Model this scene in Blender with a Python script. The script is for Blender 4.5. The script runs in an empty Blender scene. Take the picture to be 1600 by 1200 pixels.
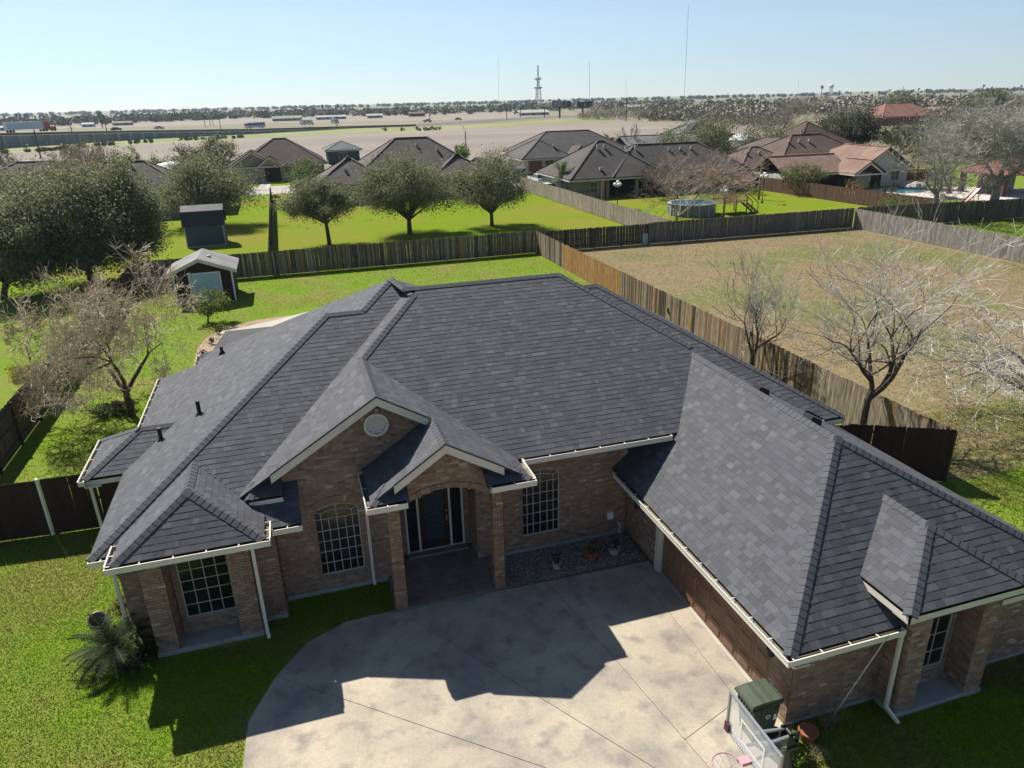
import bpy, math, random
import numpy as np
from mathutils import Vector, Matrix

random.seed(7)
rng = np.random.default_rng(11)
C = bpy.context.scene.collection
S = bpy.context.scene

# ---------------------------------------------------------------- camera
FPX, PITCH, ROLL, YAW, CAMH = 1120.6, 0.378317, 0.025330, 0.292874, 12.0
_cy, _sy, _cp, _sp = math.cos(YAW), math.sin(YAW), math.cos(PITCH), math.sin(PITCH)
_f = np.array([_sy * _cp, _cy * _cp, -_sp]); _r = np.array([_cy, -_sy, 0.0]); _d = np.cross(_f, _r)
_r2 = math.cos(ROLL) * _r + math.sin(ROLL) * _d
_d2 = -math.sin(ROLL) * _r + math.cos(ROLL) * _d
CAMP = np.array([0, 0, CAMH])
cam = bpy.data.cameras.new("camera")
cam.sensor_width = 36.0
cam.sensor_fit = 'HORIZONTAL'
cam.lens = FPX / 1600 * 36
cam.clip_start = 0.1
cam.clip_end = 30000
camo = bpy.data.objects.new("camera", cam)
C.objects.link(camo)
camo.matrix_world = Matrix(((_r2[0], -_d2[0], -_f[0], 0), (_r2[1], -_d2[1], -_f[1], 0), (_r2[2], -_d2[2], -_f[2], CAMH), (0, 0, 0, 1)))
S.camera = camo

# ---------------------------------------------------------------- sky, sun, exposure
SUNV = Vector((0.36, -0.78, -1.0)).normalized()          # the way the light travels
EL = math.asin(-SUNV.z)
AZ = math.atan2(-SUNV.x, -SUNV.y)                        # compass angle of the sun from +Y towards +X
W = bpy.data.worlds.new("World"); S.world = W; W.use_nodes = True
_n = W.node_tree.nodes; _l = W.node_tree.links
_n.clear()
sky = _n.new('ShaderNodeTexSky'); sky.sky_type = 'NISHITA'; sky.sun_disc = False
sky.sun_elevation = EL; sky.sun_rotation = AZ
sky.altitude = 10; sky.air_density = 0.85; sky.dust_density = 0.0; sky.ozone_density = 6.0
bg = _n.new('ShaderNodeBackground'); bg.inputs[1].default_value = 0.057
wo = _n.new('ShaderNodeOutputWorld')
_l.new(sky.outputs[0], bg.inputs[0]); _l.new(bg.outputs[0], wo.inputs[0])
sun = bpy.data.lights.new("sun", 'SUN'); sun.energy = 5.0; sun.angle = math.radians(0.5); sun.color = (1.0, 0.95, 0.86)
suno = bpy.data.objects.new("sun", sun); C.objects.link(suno); suno.location = (-20, 60, 80)
suno.rotation_euler = SUNV.to_track_quat('-Z', 'Y').to_euler()
S.view_settings.view_transform = 'Standard'; S.view_settings.look = 'None'
S.view_settings.exposure = 0.92; S.view_settings.gamma = 1.0; S.view_settings.use_curve_mapping = False
S.render.engine = 'CYCLES'
S.cycles.max_bounces = 6; S.cycles.diffuse_bounces = 3; S.cycles.glossy_bounces = 3
S.cycles.transparent_max_bounces = 8; S.cycles.transmission_bounces = 4
S.cycles.use_denoising = True

# ---------------------------------------------------------------- survey helpers (where a sighted point stands)
def ray(px, py):
    return _r2 * ((px - 800) / FPX) + _d2 * ((py - 600) / FPX) + _f
def G(px, py, z=0.0):
    d = ray(px, py); return CAMP + d * ((z - CAMH) / d[2])
def AY(px, py, y):
    d = ray(px, py); return CAMP + d * (y / d[1])
def proj(P):
    v = np.asarray(P, float) - CAMP
    return np.stack([800 + FPX * (v @ _r2) / (v @ _f), 600 + FPX * (v @ _d2) / (v @ _f), v @ _f], -1)

# ---------------------------------------------------------------- mesh builder
QBOX = np.array([[0, 3, 2, 1], [4, 5, 6, 7], [0, 1, 5, 4], [1, 2, 6, 5], [2, 3, 7, 6], [3, 0, 4, 7]])
ORG = {}
class MB:
    def __init__(s):
        s.v = []; s.idx = []; s.cnt = []; s.col = []; s.n = 0
    def raw(s, V, F, col=(1, 1, 1)):
        """V (n,3); F list of index lists (any size); col one colour or one per face"""
        V = np.asarray(V, float).reshape(-1, 3)
        s.v.append(V)
        flat = [i + s.n for f in F for i in f]
        s.idx.append(np.array(flat, int)); s.cnt.append(np.array([len(f) for f in F], int))
        c = np.asarray(col, float)
        if c.ndim == 1: c = np.tile(c, (len(F), 1))
        s.col.append(c); s.n += len(V)
    def arr(s, V, F, col):
        """vectorised: F (m,k) array"""
        V = np.asarray(V, float).reshape(-1, 3); F = np.asarray(F, int)
        s.v.append(V); s.idx.append((F + s.n).ravel()); s.cnt.append(np.full(len(F), F.shape[1], int))
        c = np.asarray(col, float)
        if c.ndim == 1: c = np.tile(c, (len(F), 1))
        s.col.append(c); s.n += len(V)
    def cell(s, o, a, b, c, col=(1, 1, 1)):
        o, a, b, c = (np.asarray(q, float) for q in (o, a, b, c))
        if np.dot(np.cross(a, b), c) < 0: a, b = b, a
        V = [o, o + a, o + a + b, o + b, o + c, o + a + c, o + a + b + c, o + b + c]
        s.arr(V, QBOX, col)
    def box(s, x0, x1, y0, y1, z0, z1, col=(1, 1, 1)):
        s.cell((x0, y0, z0), (x1 - x0, 0, 0), (0, y1 - y0, 0), (0, 0, z1 - z0), col)
    def bar(s, p, q, w, h, col=(1, 1, 1), up=(0, 0, 1)):
        p, q = np.asarray(p, float), np.asarray(q, float); d = q - p; d = d / np.linalg.norm(d)
        u = np.cross(d, up)
        if np.linalg.norm(u) < 1e-4: u = np.cross(d, (0, 1, 0))
        u /= np.linalg.norm(u); v = np.cross(u, d)
        s.cell(p - u * w / 2 - v * h / 2, q - p, u * w, v * h, col)
    def prism(s, P, ext, col=(1, 1, 1)):
        P = np.asarray(P, float); n = len(P); ext = np.asarray(ext, float)
        nrm = sum((np.cross(P[i] - P[0], P[(i + 1) % n] - P[0]) for i in range(1, n - 1)), np.zeros(3))
        if np.dot(nrm, ext) > 0: P = P[::-1]
        V = np.concatenate([P, P + ext])
        F = [list(range(n)), [2 * n - 1 - i for i in range(n)]] + [[i, i + n, (i + 1) % n + n, (i + 1) % n] for i in range(n)]
        s.raw(V, F, col)
    def tubes(s, P0, P1, r0, r1, k=4, col=(1, 1, 1), caps=False):
        P0, P1 = np.atleast_2d(np.asarray(P0, float)), np.atleast_2d(np.asarray(P1, float)); n = len(P0)
        r0 = np.broadcast_to(np.asarray(r0, float), n); r1 = np.broadcast_to(np.asarray(r1, float), n)
        d = P1 - P0; d = d / np.maximum(np.linalg.norm(d, axis=1, keepdims=True), 1e-9)
        a = np.where(np.abs(d[:, 2:3]) > .9, [[1., 0, 0]], [[0, 0, 1.]])
        u = np.cross(d, a); u /= np.linalg.norm(u, axis=1, keepdims=True); w = np.cross(d, u)
        t = np.arange(k) * 2 * math.pi / k
        ring = np.cos(t)[None, :, None] * u[:, None] + np.sin(t)[None, :, None] * w[:, None]
        V = np.concatenate([P0[:, None] + ring * r0[:, None, None], P1[:, None] + ring * r1[:, None, None]], 1)
        i = np.arange(k); j = (i + 1) % k
        F = np.stack([i, j, j + k, i + k], 1)[None] + (np.arange(n) * 2 * k)[:, None, None]
        c = np.asarray(col, float)
        if c.ndim == 2: c = np.repeat(c, k, 0)
        s.arr(V.reshape(-1, 3), F.reshape(-1, 4), c)
        if caps:
            F2 = np.concatenate([np.arange(k)[None, ::-1] + (np.arange(n) * 2 * k)[:, None], np.arange(k)[None] + k + (np.arange(n) * 2 * k)[:, None]])
            s.idx.append((F2 + s.n - n * 2 * k).ravel()); s.cnt.append(np.full(2 * n, k, int))
            s.col.append(np.tile(c[0] if c.ndim == 2 else c, (2 * n, 1)))
    def lathe(s, prof, cen, k=12, col=(1, 1, 1), axis=None):
        """prof [(r,z)] from bottom to top"""
        cen = np.asarray(cen, float); t = np.arange(k) * 2 * math.pi / k; V = []
        ax = np.asarray(axis if axis is not None else (0, 0, 1), float); ax /= np.linalg.norm(ax)
        u = np.cross(ax, (0, 1, 0) if abs(ax[1]) < .9 else (1, 0, 0)); u /= np.linalg.norm(u); w = np.cross(ax, u)
        for r, z in prof:
            V.append(cen + ax * z + r * (np.cos(t)[:, None] * u + np.sin(t)[:, None] * w))
        V = np.concatenate(V); F = []
        for i in range(len(prof) - 1):
            for j in range(k):
                F.append([i * k + j, i * k + (j + 1) % k, (i + 1) * k + (j + 1) % k, (i + 1) * k + j])
        F.append(list(range(k))[::-1]); F.append([(len(prof) - 1) * k + j for j in range(k)])
        s.raw(V, F, col)
    def leaves(s, P, size, col, flat=0.0, asp=.55, jit=.35):
        P = np.asarray(P, float); n = len(P)
        a = rng.normal(size=(n, 3)); b = rng.normal(size=(n, 3))
        if flat: a[:, 2] *= 1 - flat; b[:, 2] *= 1 - flat
        a /= np.linalg.norm(a, axis=1, keepdims=True); b -= a * (a * b).sum(1, keepdims=True); b /= np.linalg.norm(b, axis=1, keepdims=True)
        sz = size * rng.uniform(.6, 1.3, (n, 1)); a = a * sz * .5; b = b * sz * asp * .5
        V = np.stack([P - a, P + b * 1.0 - a * .1, P + a, P - b - a * .1], 1)
        F = np.arange(4 * n).reshape(n, 4)
        c = np.asarray(col, float); c = c[rng.integers(0, len(c), n)] if c.ndim == 2 else np.tile(c, (n, 1))
        c = c * rng.uniform(1 - jit, 1 + jit, (n, 1))
        s.arr(V.reshape(-1, 3), F, c)
    def build(s, name, mat, parent=None, org=None, smooth=False):
        V = np.concatenate(s.v); idx = np.concatenate(s.idx); cnt = np.concatenate(s.cnt); col = np.concatenate(s.col)
        if org is None: org = ORG.get(parent.name, (0, 0, 0)) if parent is not None else (0, 0, 0)
        V = V - np.asarray(org, float)
        me = bpy.data.meshes.new(name)
        me.vertices.add(len(V)); me.vertices.foreach_set('co', V.astype(np.float32).ravel())
        me.loops.add(len(idx)); me.loops.foreach_set('vertex_index', idx.astype(np.int32))
        me.polygons.add(len(cnt)); st = np.concatenate([[0], np.cumsum(cnt)[:-1]])
        me.polygons.foreach_set('loop_start', st.astype(np.int32)); me.polygons.foreach_set('loop_total', cnt.astype(np.int32))
        me.polygons.foreach_set('use_smooth', np.full(len(cnt), smooth))
        at = me.attributes.new('Col', 'FLOAT_COLOR', 'FACE')
        at.data.foreach_set('color', np.concatenate([col, np.ones((len(col), 1))], 1).astype(np.float32).ravel())
        me.update(calc_edges=True)
        me.materials.append(mat)
        o = bpy.data.objects.new(name, me); C.objects.link(o)
        if parent is not None:
            o.parent = parent; ORG[o.name] = tuple(org)
        else:
            o.location = org; ORG[o.name] = tuple(org)
        return o

def tag(o, label=None, cat=None, group=None, kind=None):
    if label: o['label'] = label
    if cat: o['category'] = cat
    if group: o['group'] = group
    if kind: o['kind'] = kind
    return o
def thing(name, loc, label, cat, group=None):
    o = bpy.data.objects.new(name, None); C.objects.link(o); o.empty_display_size = .2
    o.location = tuple(float(q) for q in loc); ORG[o.name] = tuple(loc)
    return tag(o, label, cat, group)
def base(o, loc):
    """give a single-mesh thing its origin at its base"""
    return o
def copy_tree(o, loc, rz=0, sc=1, label=None, parent=None):
    c = o.copy(); C.objects.link(c)
    if parent is None:
        c.location = loc; c.rotation_euler = (0, 0, rz); c.scale = (sc, sc, sc)
        if label: c['label'] = label
    else:
        c.parent = parent
    for ch in list(o.children): copy_tree(ch, None, parent=c)
    return c
def pieces(name, items, mat, limit=300, stuffname=None):
    """items: (V, F, col, parent). the ones that show largest become objects, the rest one stuff part"""
    if not items: return
    cen = np.array([np.mean(i[0], 0) for i in items]); dist = np.linalg.norm(cen - CAMP, axis=1)
    pp = proj(cen); out = (pp[:, 0] < -40) | (pp[:, 0] > 1640) | (pp[:, 1] > 1240)
    vis = np.array([i[4] if len(i) > 4 else 0 for i in items])
    key = dist + 500 * out + 300 * vis
    order = np.argsort(key)
    rest = {}
    for k, i in enumerate(order):
        it = items[i]
        if k < limit:
            m = MB(); m.raw(it[0], it[1], it[2]); m.build(name, mat, it[3])
        else:
            rest.setdefault(it[3].name, (it[3], MB()))[1].raw(it[0], it[1], it[2])
    for par, m in rest.values():
        tag(m.build(stuffname or name + 's', mat, par), kind='stuff')

# ---------------------------------------------------------------- materials
KA = .93          # one scale for every surface colour
def M(name, rgb, rough=.75, rgb2=None, scale=3., det=5., spots=None, bump=0., bscale=40., spec=.3, rgb3=None, scale3=.4,
      stretch=(1, 1, 1), metal=0., trans=0., contrast=(.35, .65), grain=None):
    m = bpy.data.materials.new(name); m.use_nodes = True
    nt = m.node_tree; N = nt.nodes; L = nt.links; N.clear()
    out = N.new('ShaderNodeOutputMaterial'); b = N.new('ShaderNodeBsdfPrincipled')
    b.inputs['Roughness'].default_value = rough; b.inputs['Specular IOR Level'].default_value = spec; b.inputs['Metallic'].default_value = metal
    geo = N.new('ShaderNodeNewGeometry'); mp = N.new('ShaderNodeMapping'); mp.inputs['Scale'].default_value = stretch
    L.new(geo.outputs['Position'], mp.inputs['Vector'])
    def noise(sc, d=det):
        t = N.new('ShaderNodeTexNoise'); t.inputs['Scale'].default_value = sc; t.inputs['Detail'].default_value = d
        L.new(mp.outputs[0], t.inputs['Vector']); return t.outputs['Fac']
    def ramp(fac, lo, hi):
        r = N.new('ShaderNodeMapRange'); r.inputs['From Min'].default_value = lo; r.inputs['From Max'].default_value = hi
        L.new(fac, r.inputs['Value']); return r.outputs[0]
    def mix(fac, a, c, typ='MIX'):
        x = N.new('ShaderNodeMix'); x.data_type = 'RGBA'; x.blend_type = typ
        if isinstance(fac, (int, float)): x.inputs[0].default_value = fac
        else: L.new(fac, x.inputs[0])
        for k, q in ((6, a), (7, c)):
            if isinstance(q, tuple): x.inputs[k].default_value = (*q, 1)
            else: L.new(q, x.inputs[k])
        return x.outputs[2]
    colr = tuple(rgb)
    if rgb2 is not None: colr = mix(ramp(noise(scale), *contrast), colr, tuple(rgb2))
    if rgb3 is not None: colr = mix(ramp(noise(scale3, 3), *contrast), colr, tuple(rgb3))
    if spots is not None: colr = mix(ramp(noise(spots[1], 3), spots[2], spots[3]), colr, tuple(spots[0]))
    if grain:
        g = N.new('ShaderNodeMapRange'); g.inputs['From Min'].default_value = .3; g.inputs['From Max'].default_value = .7; g.inputs['To Min'].default_value = 1 - grain[1]; g.inputs['To Max'].default_value = 1 + grain[1]
        L.new(noise(grain[0], 4), g.inputs['Value']); colr = mix(1.0, colr, g.outputs[0], 'MULTIPLY')
    colr = mix(1.0, colr, (KA, KA, KA), 'MULTIPLY')
    at = N.new('ShaderNodeAttribute'); at.attribute_name = 'Col'
    colr = mix(1.0, colr, at.outputs['Color'], 'MULTIPLY')
    L.new(colr, b.inputs['Base Color'])
    if bump:
        bp = N.new('ShaderNodeBump'); bp.inputs['Strength'].default_value = bump; bp.inputs['Distance'].default_value = .02
        L.new(noise(bscale, 3), bp.inputs['Height']); L.new(bp.outputs[0], b.inputs['Normal'])
    sh = b.outputs[0]
    if trans:
        tr = N.new('ShaderNodeBsdfTranslucent'); L.new(colr, tr.inputs[0]); ms = N.new('ShaderNodeMixShader'); ms.inputs[0].default_value = trans
        L.new(b.outputs[0], ms.inputs[1]); L.new(tr.outputs[0], ms.inputs[2]); sh = ms.outputs[0]
    L.new(sh, out.inputs[0])
    return m
def glassy(name, rgb, rough, alpha):
    m = M(name, rgb, rough, spec=.5)
    m.node_tree.nodes['Principled BSDF'].inputs['Alpha'].default_value = alpha
    return m

mt = {}
mt['lawn'] = M('lawn', (.115, .205, .013), .95, (.15, .21, .022), 2.2, spots=((.11, .17, .015), 9., .52, .8), bump=.9, bscale=26, spec=.05, rgb3=(.19, .18, .05), scale3=.32, contrast=(.4, .66))
mt['lush'] = M('lush', (.125, .195, .006), .95, (.155, .205, .010), .5, bump=.6, bscale=16, spec=.04, rgb3=(.19, .175, .03), scale3=.09, contrast=(.42, .66), spots=((.095, .145, .01), 4., .5, .8))
mt['blade'] = M('blade', (.20, .39, .018), .8, (.26, .375, .036), 1.1, spec=.04, trans=.6, rgb3=(.225, .21, .07), scale3=.33)
mt['dry'] = M('dry', (.185, .138, .07), .95, (.15, .125, .052), .45, bump=.7, bscale=14, rgb3=(.105, .13, .026), scale3=.12, contrast=(.48, .72), spots=((.26, .20, .115), 2.4, .5, .8))
mt['scrub'] = M('scrub', (.17, .155, .09), .95, (.12, .125, .06), .02, rgb3=(.20, .175, .115), scale3=.006)
mt['field'] = M('field', (.20, .162, .132), .95, (.168, .134, .11), .012, stretch=(.6, 2.6, 1), rgb3=(.235, .195, .16), scale3=.008, spots=((.165, .13, .108), .03, .55, .75))
mt['field2'] = M('field2', (.20, .165, .135), .95, (.25, .21, .165), .02, stretch=(.6, 2.6, 1))
mt['verge'] = M('verge', (.20, .21, .07), .95, (.27, .24, .12), .05, rgb3=(.15, .18, .05), scale3=.02)
mt['concrete'] = M('concrete', (.375, .322, .250), .85, (.245, .218, .190), .95, grain=(22., .10), det=9, bump=.15, bscale=60, rgb3=(.43, .375, .285), scale3=.6, spots=((.175, .158, .145), 2.1, .52, .82), contrast=(.38, .64))
mt['joint'] = M('joint', (.17, .15, .125), .95)
mt['palecon'] = M('palecon', (.42, .385, .33), .85, (.36, .33, .28), 2.)
mt['asphalt'] = M('asphalt', (.085, .083, .085), .9, (.11, .108, .105), .2)
mt['street'] = M('street', (.30, .28, .25), .9, (.35, .32, .28), .3)
mt['brick'] = M('brick', (1, 1, 1), .88, (.80, .78, .76), 9., bump=.5, bscale=90)
mt['mortar'] = M('mortar', (.30, .26, .215), .95, (.24, .205, .17), 6., bump=.3, bscale=90)
mt['found'] = M('found', (.34, .33, .31), .9, (.27, .26, .245), 3.)
mt['shingle'] = M('shingle', (1, 1, 1), .82, (.80, .80, .82), 38., det=3, bump=.35, bscale=160, spec=.42)
mt['deck'] = M('deck', (.035, .035, .04), .9)
mt['trim'] = M('trim', (.66, .60, .50), .6, (.60, .54, .45), 2.)
mt['gutter'] = M('gutter', (.70, .65, .56), .45, (.62, .57, .49), 2.)
mt['gutin'] = M('gutin', (.10, .085, .06), .9, (.20, .165, .10), 8.)
mt['muntin'] = M('muntin', (.50, .46, .39), .6)
mt['pane'] = M('pane', (.014, .014, .015), .16, (.02, .02, .022), 1.5, spec=.5)
mt['brownpaint'] = M('brownpaint', (.20, .115, .07), .55, (.175, .10, .06), 4.)
mt['darkwood'] = M('darkwood', (.035, .018, .012), .45, (.05, .026, .015), 7., stretch=(6, 6, .6))
mt['black'] = M('black', (.018, .018, .02), .5)
mt['iron'] = M('iron', (.03, .028, .026), .6)
mt['brass'] = M('brass', (.5, .33, .12), .35, metal=.8)
mt['tile'] = M('tile', (.25, .19, .155), .6, (.20, .15, .125), 4.)
mt['stone'] = M('stone', (1, 1, 1), .9, (.75, .75, .75), 12.)
mt['terracotta'] = M('terracotta', (.34, .12, .06), .85, (.27, .10, .05), 8.)
mt['ceramic'] = M('ceramic', (.07, .06, .06), .3, (.11, .09, .085), 9., spec=.5)
mt['potwhite'] = M('potwhite', (.42, .41, .40), .5)
mt['white'] = M('white', (.75, .74, .72), .5)
mt['fence'] = M('fence', (1, 1, 1), .92, (.55, .52, .48), 5., stretch=(3, 3, .35), bump=.4, bscale=30, spots=((.45, .42, .38), 3., .6, .8))
mt['fencedark'] = M('fencedark', (.052, .027, .019), .9, (.040, .021, .015), 6., stretch=(3, 3, .4))
mt['bark'] = M('bark', (.115, .085, .062), .95, (.07, .052, .04), 8., bump=.6, bscale=25)
mt['barkpale'] = M('barkpale', (.33, .29, .245), .9, (.22, .19, .16), 6., bump=.4, bscale=25)
mt['twig'] = M('twig', (1, 1, 1), .9, (.75, .74, .72), 3.)
mt['leaf'] = M('leaf', (1, 1, 1), .55, spec=.16, trans=.48)
mt['leafsoft'] = M('leafsoft', (1, 1, 1), .6, spec=.2, trans=.42)
mt['roofg'] = M('roofg', (1, 1, 1), .88, (.72, .70, .70), .9, det=6, stretch=(1, 1, .35), spots=((.68, .66, .66), .3, .5, .75), spec=.25)
mt['wall'] = M('wall', (1, 1, 1), .9, (.84, .83, .81), 2.5)
mt['glass'] = M('glass', (.03, .035, .04), .15, spec=.5)
mt['paint'] = M('paint', (1, 1, 1), .35, spec=.5)
mt['rubber'] = M('rubber', (.02, .02, .02), .8)
mt['metal'] = M('metal', (.42, .43, .44), .4, metal=.7)
mt['bin'] = M('bin', (.052, .066, .045), .42, (.064, .08, .056), 6., spec=.45)
mt['globe'] = M('globe', (.85, .84, .80), .3)
mt['wood'] = M('wood', (.25, .125, .065), .8, (.20, .10, .05), 4., stretch=(3, 3, .6))
mt['water'] = M('water', (.05, .16, .20), .08, spec=.5)
mt['farwood'] = M('farwood', (1, 1, 1), .95)
mt['board'] = M('board', (1, 1, 1), .8, (.9, .89, .88), 2.)
mt['acrylic'] = glassy('acrylic', (.72, .74, .74), .12, .30)
mt['soil'] = M('soil', (.33, .235, .165), .95, (.25, .17, .12), 5., spots=((.46, .36, .28), 14., .55, .7), bump=.6, bscale=30)
mt['redtile'] = M('redtile', (.34, .105, .06), .85, (.27, .085, .05), 2.)
mt['pad'] = M('pad', (.09, .03, .04), .8)
mt['frond'] = M('frond', (.75, .75, .75), .6, spec=.08, trans=.05)
# ---------------------------------------------------------------- setting: ground sheets
def sheet(name, pts, z, mat, kind='structure', label=None):
    m = MB(); m.raw([(p[0], p[1], z) for p in pts], [list(range(len(pts)))])
    return tag(m.build(name, mat), kind=kind)
def disc(name, r, z, mat, n=64):
    m = MB(); V = [(0, 0, z)]; F = []
    rr = [60, 300, 1200, 4000, r]
    for q in rr:
        V += [(q * math.cos(2 * math.pi * i / n), q * math.sin(2 * math.pi * i / n), z) for i in range(n)]
    for i in range(n):
        F.append([0, 1 + i, 1 + (i + 1) % n])
        for k in range(len(rr) - 1):
            F.append([1 + k * n + i, 1 + (k + 1) * n + i, 1 + (k + 1) * n + (i + 1) % n, 1 + k * n + (i + 1) % n])
    m.raw(V, F); return tag(m.build(name, mat), kind='structure')
disc('ground', 6000, -.06, mt['scrub'])
def gp(*l): return [G(x, y)[:2] for x, y in l]
YB = 56.5      # rear line of the lot
sheet('lawn', [(-90, -10), (60, -10), (60, 19.0), (50.6, 19.0), (19.5, 19.5), (19.5, YB), (-10.9, YB), (-10.9, 57.5), (-90, 57.5)], 0, mt['lawn'])
sheet('dry_lot', [(19.5, 15.5), (50.6, 15.5), (50.6, 55.6), (19.5, 56.6)], .006, mt['dry'])
sheet('neighbour_lawn', [(-90, 57.5), (-10.9, 57.5), (-10.9, YB), (62, 56), (62, 110), (36, 110), (32, 98), (20, 112), (-90, 112)], -.012, mt['lush'])
sheet('far_lawn', [(62, 52), (150, 40), (150, 105), (62, 100)], -.016, mt['lawn'])
sheet('side_lawn', [(50.6, 19), (60, -10), (110, -10), (110, 54), (50.6, 54)], .004, mt['lawn'])
# neighbourhood street and paths beyond the oaks
sheet('street', [(-120, 113), (31.5, 112), (34, 100), (40, 100), (40, 125), (-120, 121)], 0, mt['street'])
sheet('front_path', [(-3.6, 121), (-2.0, 121), (-1.9, 134), (-3.5, 134)], .004, mt['palecon'])
sheet('verge_lawn', [(-60, 121.3), (31, 121), (31, 137), (-60, 138)], -.006, mt['lush'])
# ploughed field and highway verge
fn = [G(-200, 262), G(0, 262), G(150, 262), G(400, 262), G(620, 258), G(830, 262), G(1010, 258), G(1250, 232)]
ff = [G(1250, 202), G(1150, 194), G(1060, 191.5), G(960, 190), G(880, 191.5), G(760, 199), G(650, 206.5), G(550, 208), G(400, 216), G(270, 222), G(150, 230), G(0, 240), G(-200, 256)]
sheet('ploughed_field', [p[:2] for p in fn + ff], -.02, mt['field'])
vf = ff[3:]
vb = [G(-200, 246), G(0, 232), G(150, 222), G(270, 215), G(400, 209), G(550, 200.5), G(650, 200), G(760, 193), G(880, 186), G(960, 186)]
sheet('road_verge', [p[:2] for p in [G(960, 190)] + vf] + [p[:2] for p in vb], -.03, mt['verge'])
# far field beyond the highway
sheet('far_field', [p[:2] for p in (G(-200, 205), G(150, 200), G(420, 192), G(640, 189), G(760, 186.5), G(830, 182), G(830, 174), G(640, 178.5), G(420, 184), G(150, 190), G(-200, 200))], -.035, mt['field2'])
# highway: ground level on the right, on a low retaining wall to the left
hp = [(-200, 246, 5.6), (0, 232, 4.3), (150, 222, 3.3), (270, 215, 2.3), (400, 209, 1.35), (550, 200.5, .35), (650, 197, .05), (760, 190.5, .02), (850, 184, .02), (920, 181, .02)]
hb = [G(x, y) for x, y, z in hp]
m = MB(); mw = MB(); mr = MB()
for i in range(len(hb) - 1):
    a, b = hb[i].copy(), hb[i + 1].copy(); d = b - a; d /= np.linalg.norm(d); n = np.array([-d[1], d[0], 0])
    if n[1] < 0: n = -n
    w = 26
    z0, z1 = hp[i][2], hp[i + 1][2]
    m.raw([a + (0, 0, z0), b + (0, 0, z1), b + n * w + (0, 0, z1), a + n * w + (0, 0, z0)], [[0, 1, 2, 3]])
    if z0 > .2:
        mw.prism([a + (0, 0, -.3), b + (0, 0, -.3), b + (0, 0, z1 - .05), a + (0, 0, z0 - .05)], n * .5)
        mr.prism([a + (0, 0, z0 + .04), b + (0, 0, z1 + .04), b + (0, 0, z1 + .75), a + (0, 0, z0 + .75)], n * .3)
tag(m.build('highway', mt['asphalt']), kind='structure')
t = thing('retaining_wall', hb[1], 'long blue grey retaining wall carrying the highway at the left', 'wall')
mw.build('wall_face', M('bluewall', (.20, .23, .25), .9, (.25, .275, .28), .08), t)
m = MB()
for k in range(30):
    f = k / 30 * 4.6; i = int(f); a = hb[i] * (1 - (f - i)) + hb[i + 1] * (f - i); z = hp[i][2] * (1 - (f - i)) + hp[i + 1][2] * (f - i)
    if z > .5: m.box(a[0] - .5, a[0] + .5, a[1] - 1.6, a[1] - 1.0, -.2, z - .1)
m.build('pilaster', M('pilas', (.27, .30, .31), .9), t)
t = thing('guard_rail', hb[1] + (0, 0, 4.3), 'dark brown guard rail along the edge of the highway', 'guard rail')
mr.build('rail', M('railm', (.075, .05, .045), .8), t)

# ---------------------------------------------------------------- driveway: slabs between joints
def clip(poly, n, d):
    """keep n.p <= d"""
    out = []
    for i in range(len(poly)):
        p, q = poly[i], poly[(i + 1) % len(poly)]
        a, b = n[0] * p[0] + n[1] * p[1] - d, n[0] * q[0] + n[1] * q[1] - d
        if a <= 0: out.append(p)
        if (a < 0 < b) or (b < 0 < a):
            t = a / (a - b); out.append((p[0] + (q[0] - p[0]) * t, p[1] + (q[1] - p[1]) * t))
    return out
def side(p, q):
    n = (-(q[1] - p[1]), q[0] - p[0]); l = math.hypot(*n); n = (n[0] / l, n[1] / l); return n, n[0] * p[0] + n[1] * p[1]
edge = gp((352, 1290), (380, 1200), (388, 1130), (399, 1111), (430, 1060), (480, 1005), (540, 973), (620, 953.5))
dr = [tuple(p) for p in edge] + [(1.34, 15.02), (4.26, 14.95), (8.30, 14.86), (8.30, 8.85), (7.55, 7.6), (7.9, 4.0), (8.6, -4), (-1.5, -4)]
drive = thing('driveway', (3, 10, 0), 'stained pale concrete driveway fanning out from the garage and porch', 'driveway')
drive['kind'] = 'structure'
m = MB(); m.prism([(p[0], p[1], -.05) for p in dr], (0, 0, .058)); m.build('joint_filler', mt['joint'], drive)
J = [(G(530, 1091), G(847, 1199)), (G(631, 960), G(1019, 1199)), (G(881, 939), G(1070, 1157)), (np.array([7.78, 14.9]), np.array([7.78, 8.0])), (G(1070, 1157), G(1130, 1112))]
polys = [dr]
for k, (p, q) in enumerate(J):
    n, d = side(p[:2], q[:2]); new = []
    for P in polys:
        xs = [n[0] * v[0] + n[1] * v[1] - d for v in P]
        if min(xs) > -.25 or max(xs) < .25 or (k == 4 and np.mean([v[0] for v in P]) < 5.5): new.append(P); continue
        g = .007
        new += [clip(P, n, d - g), clip(P, (-n[0], -n[1]), -d - g)]
    polys = new
for P in polys:
    if len(P) < 3: continue
    m = MB(); m.prism([(p[0], p[1], .0) for p in P], (0, 0, .022), (random.uniform(.94, 1.05),) * 3); m.build('concrete_slab', mt['concrete'], drive)
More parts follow.
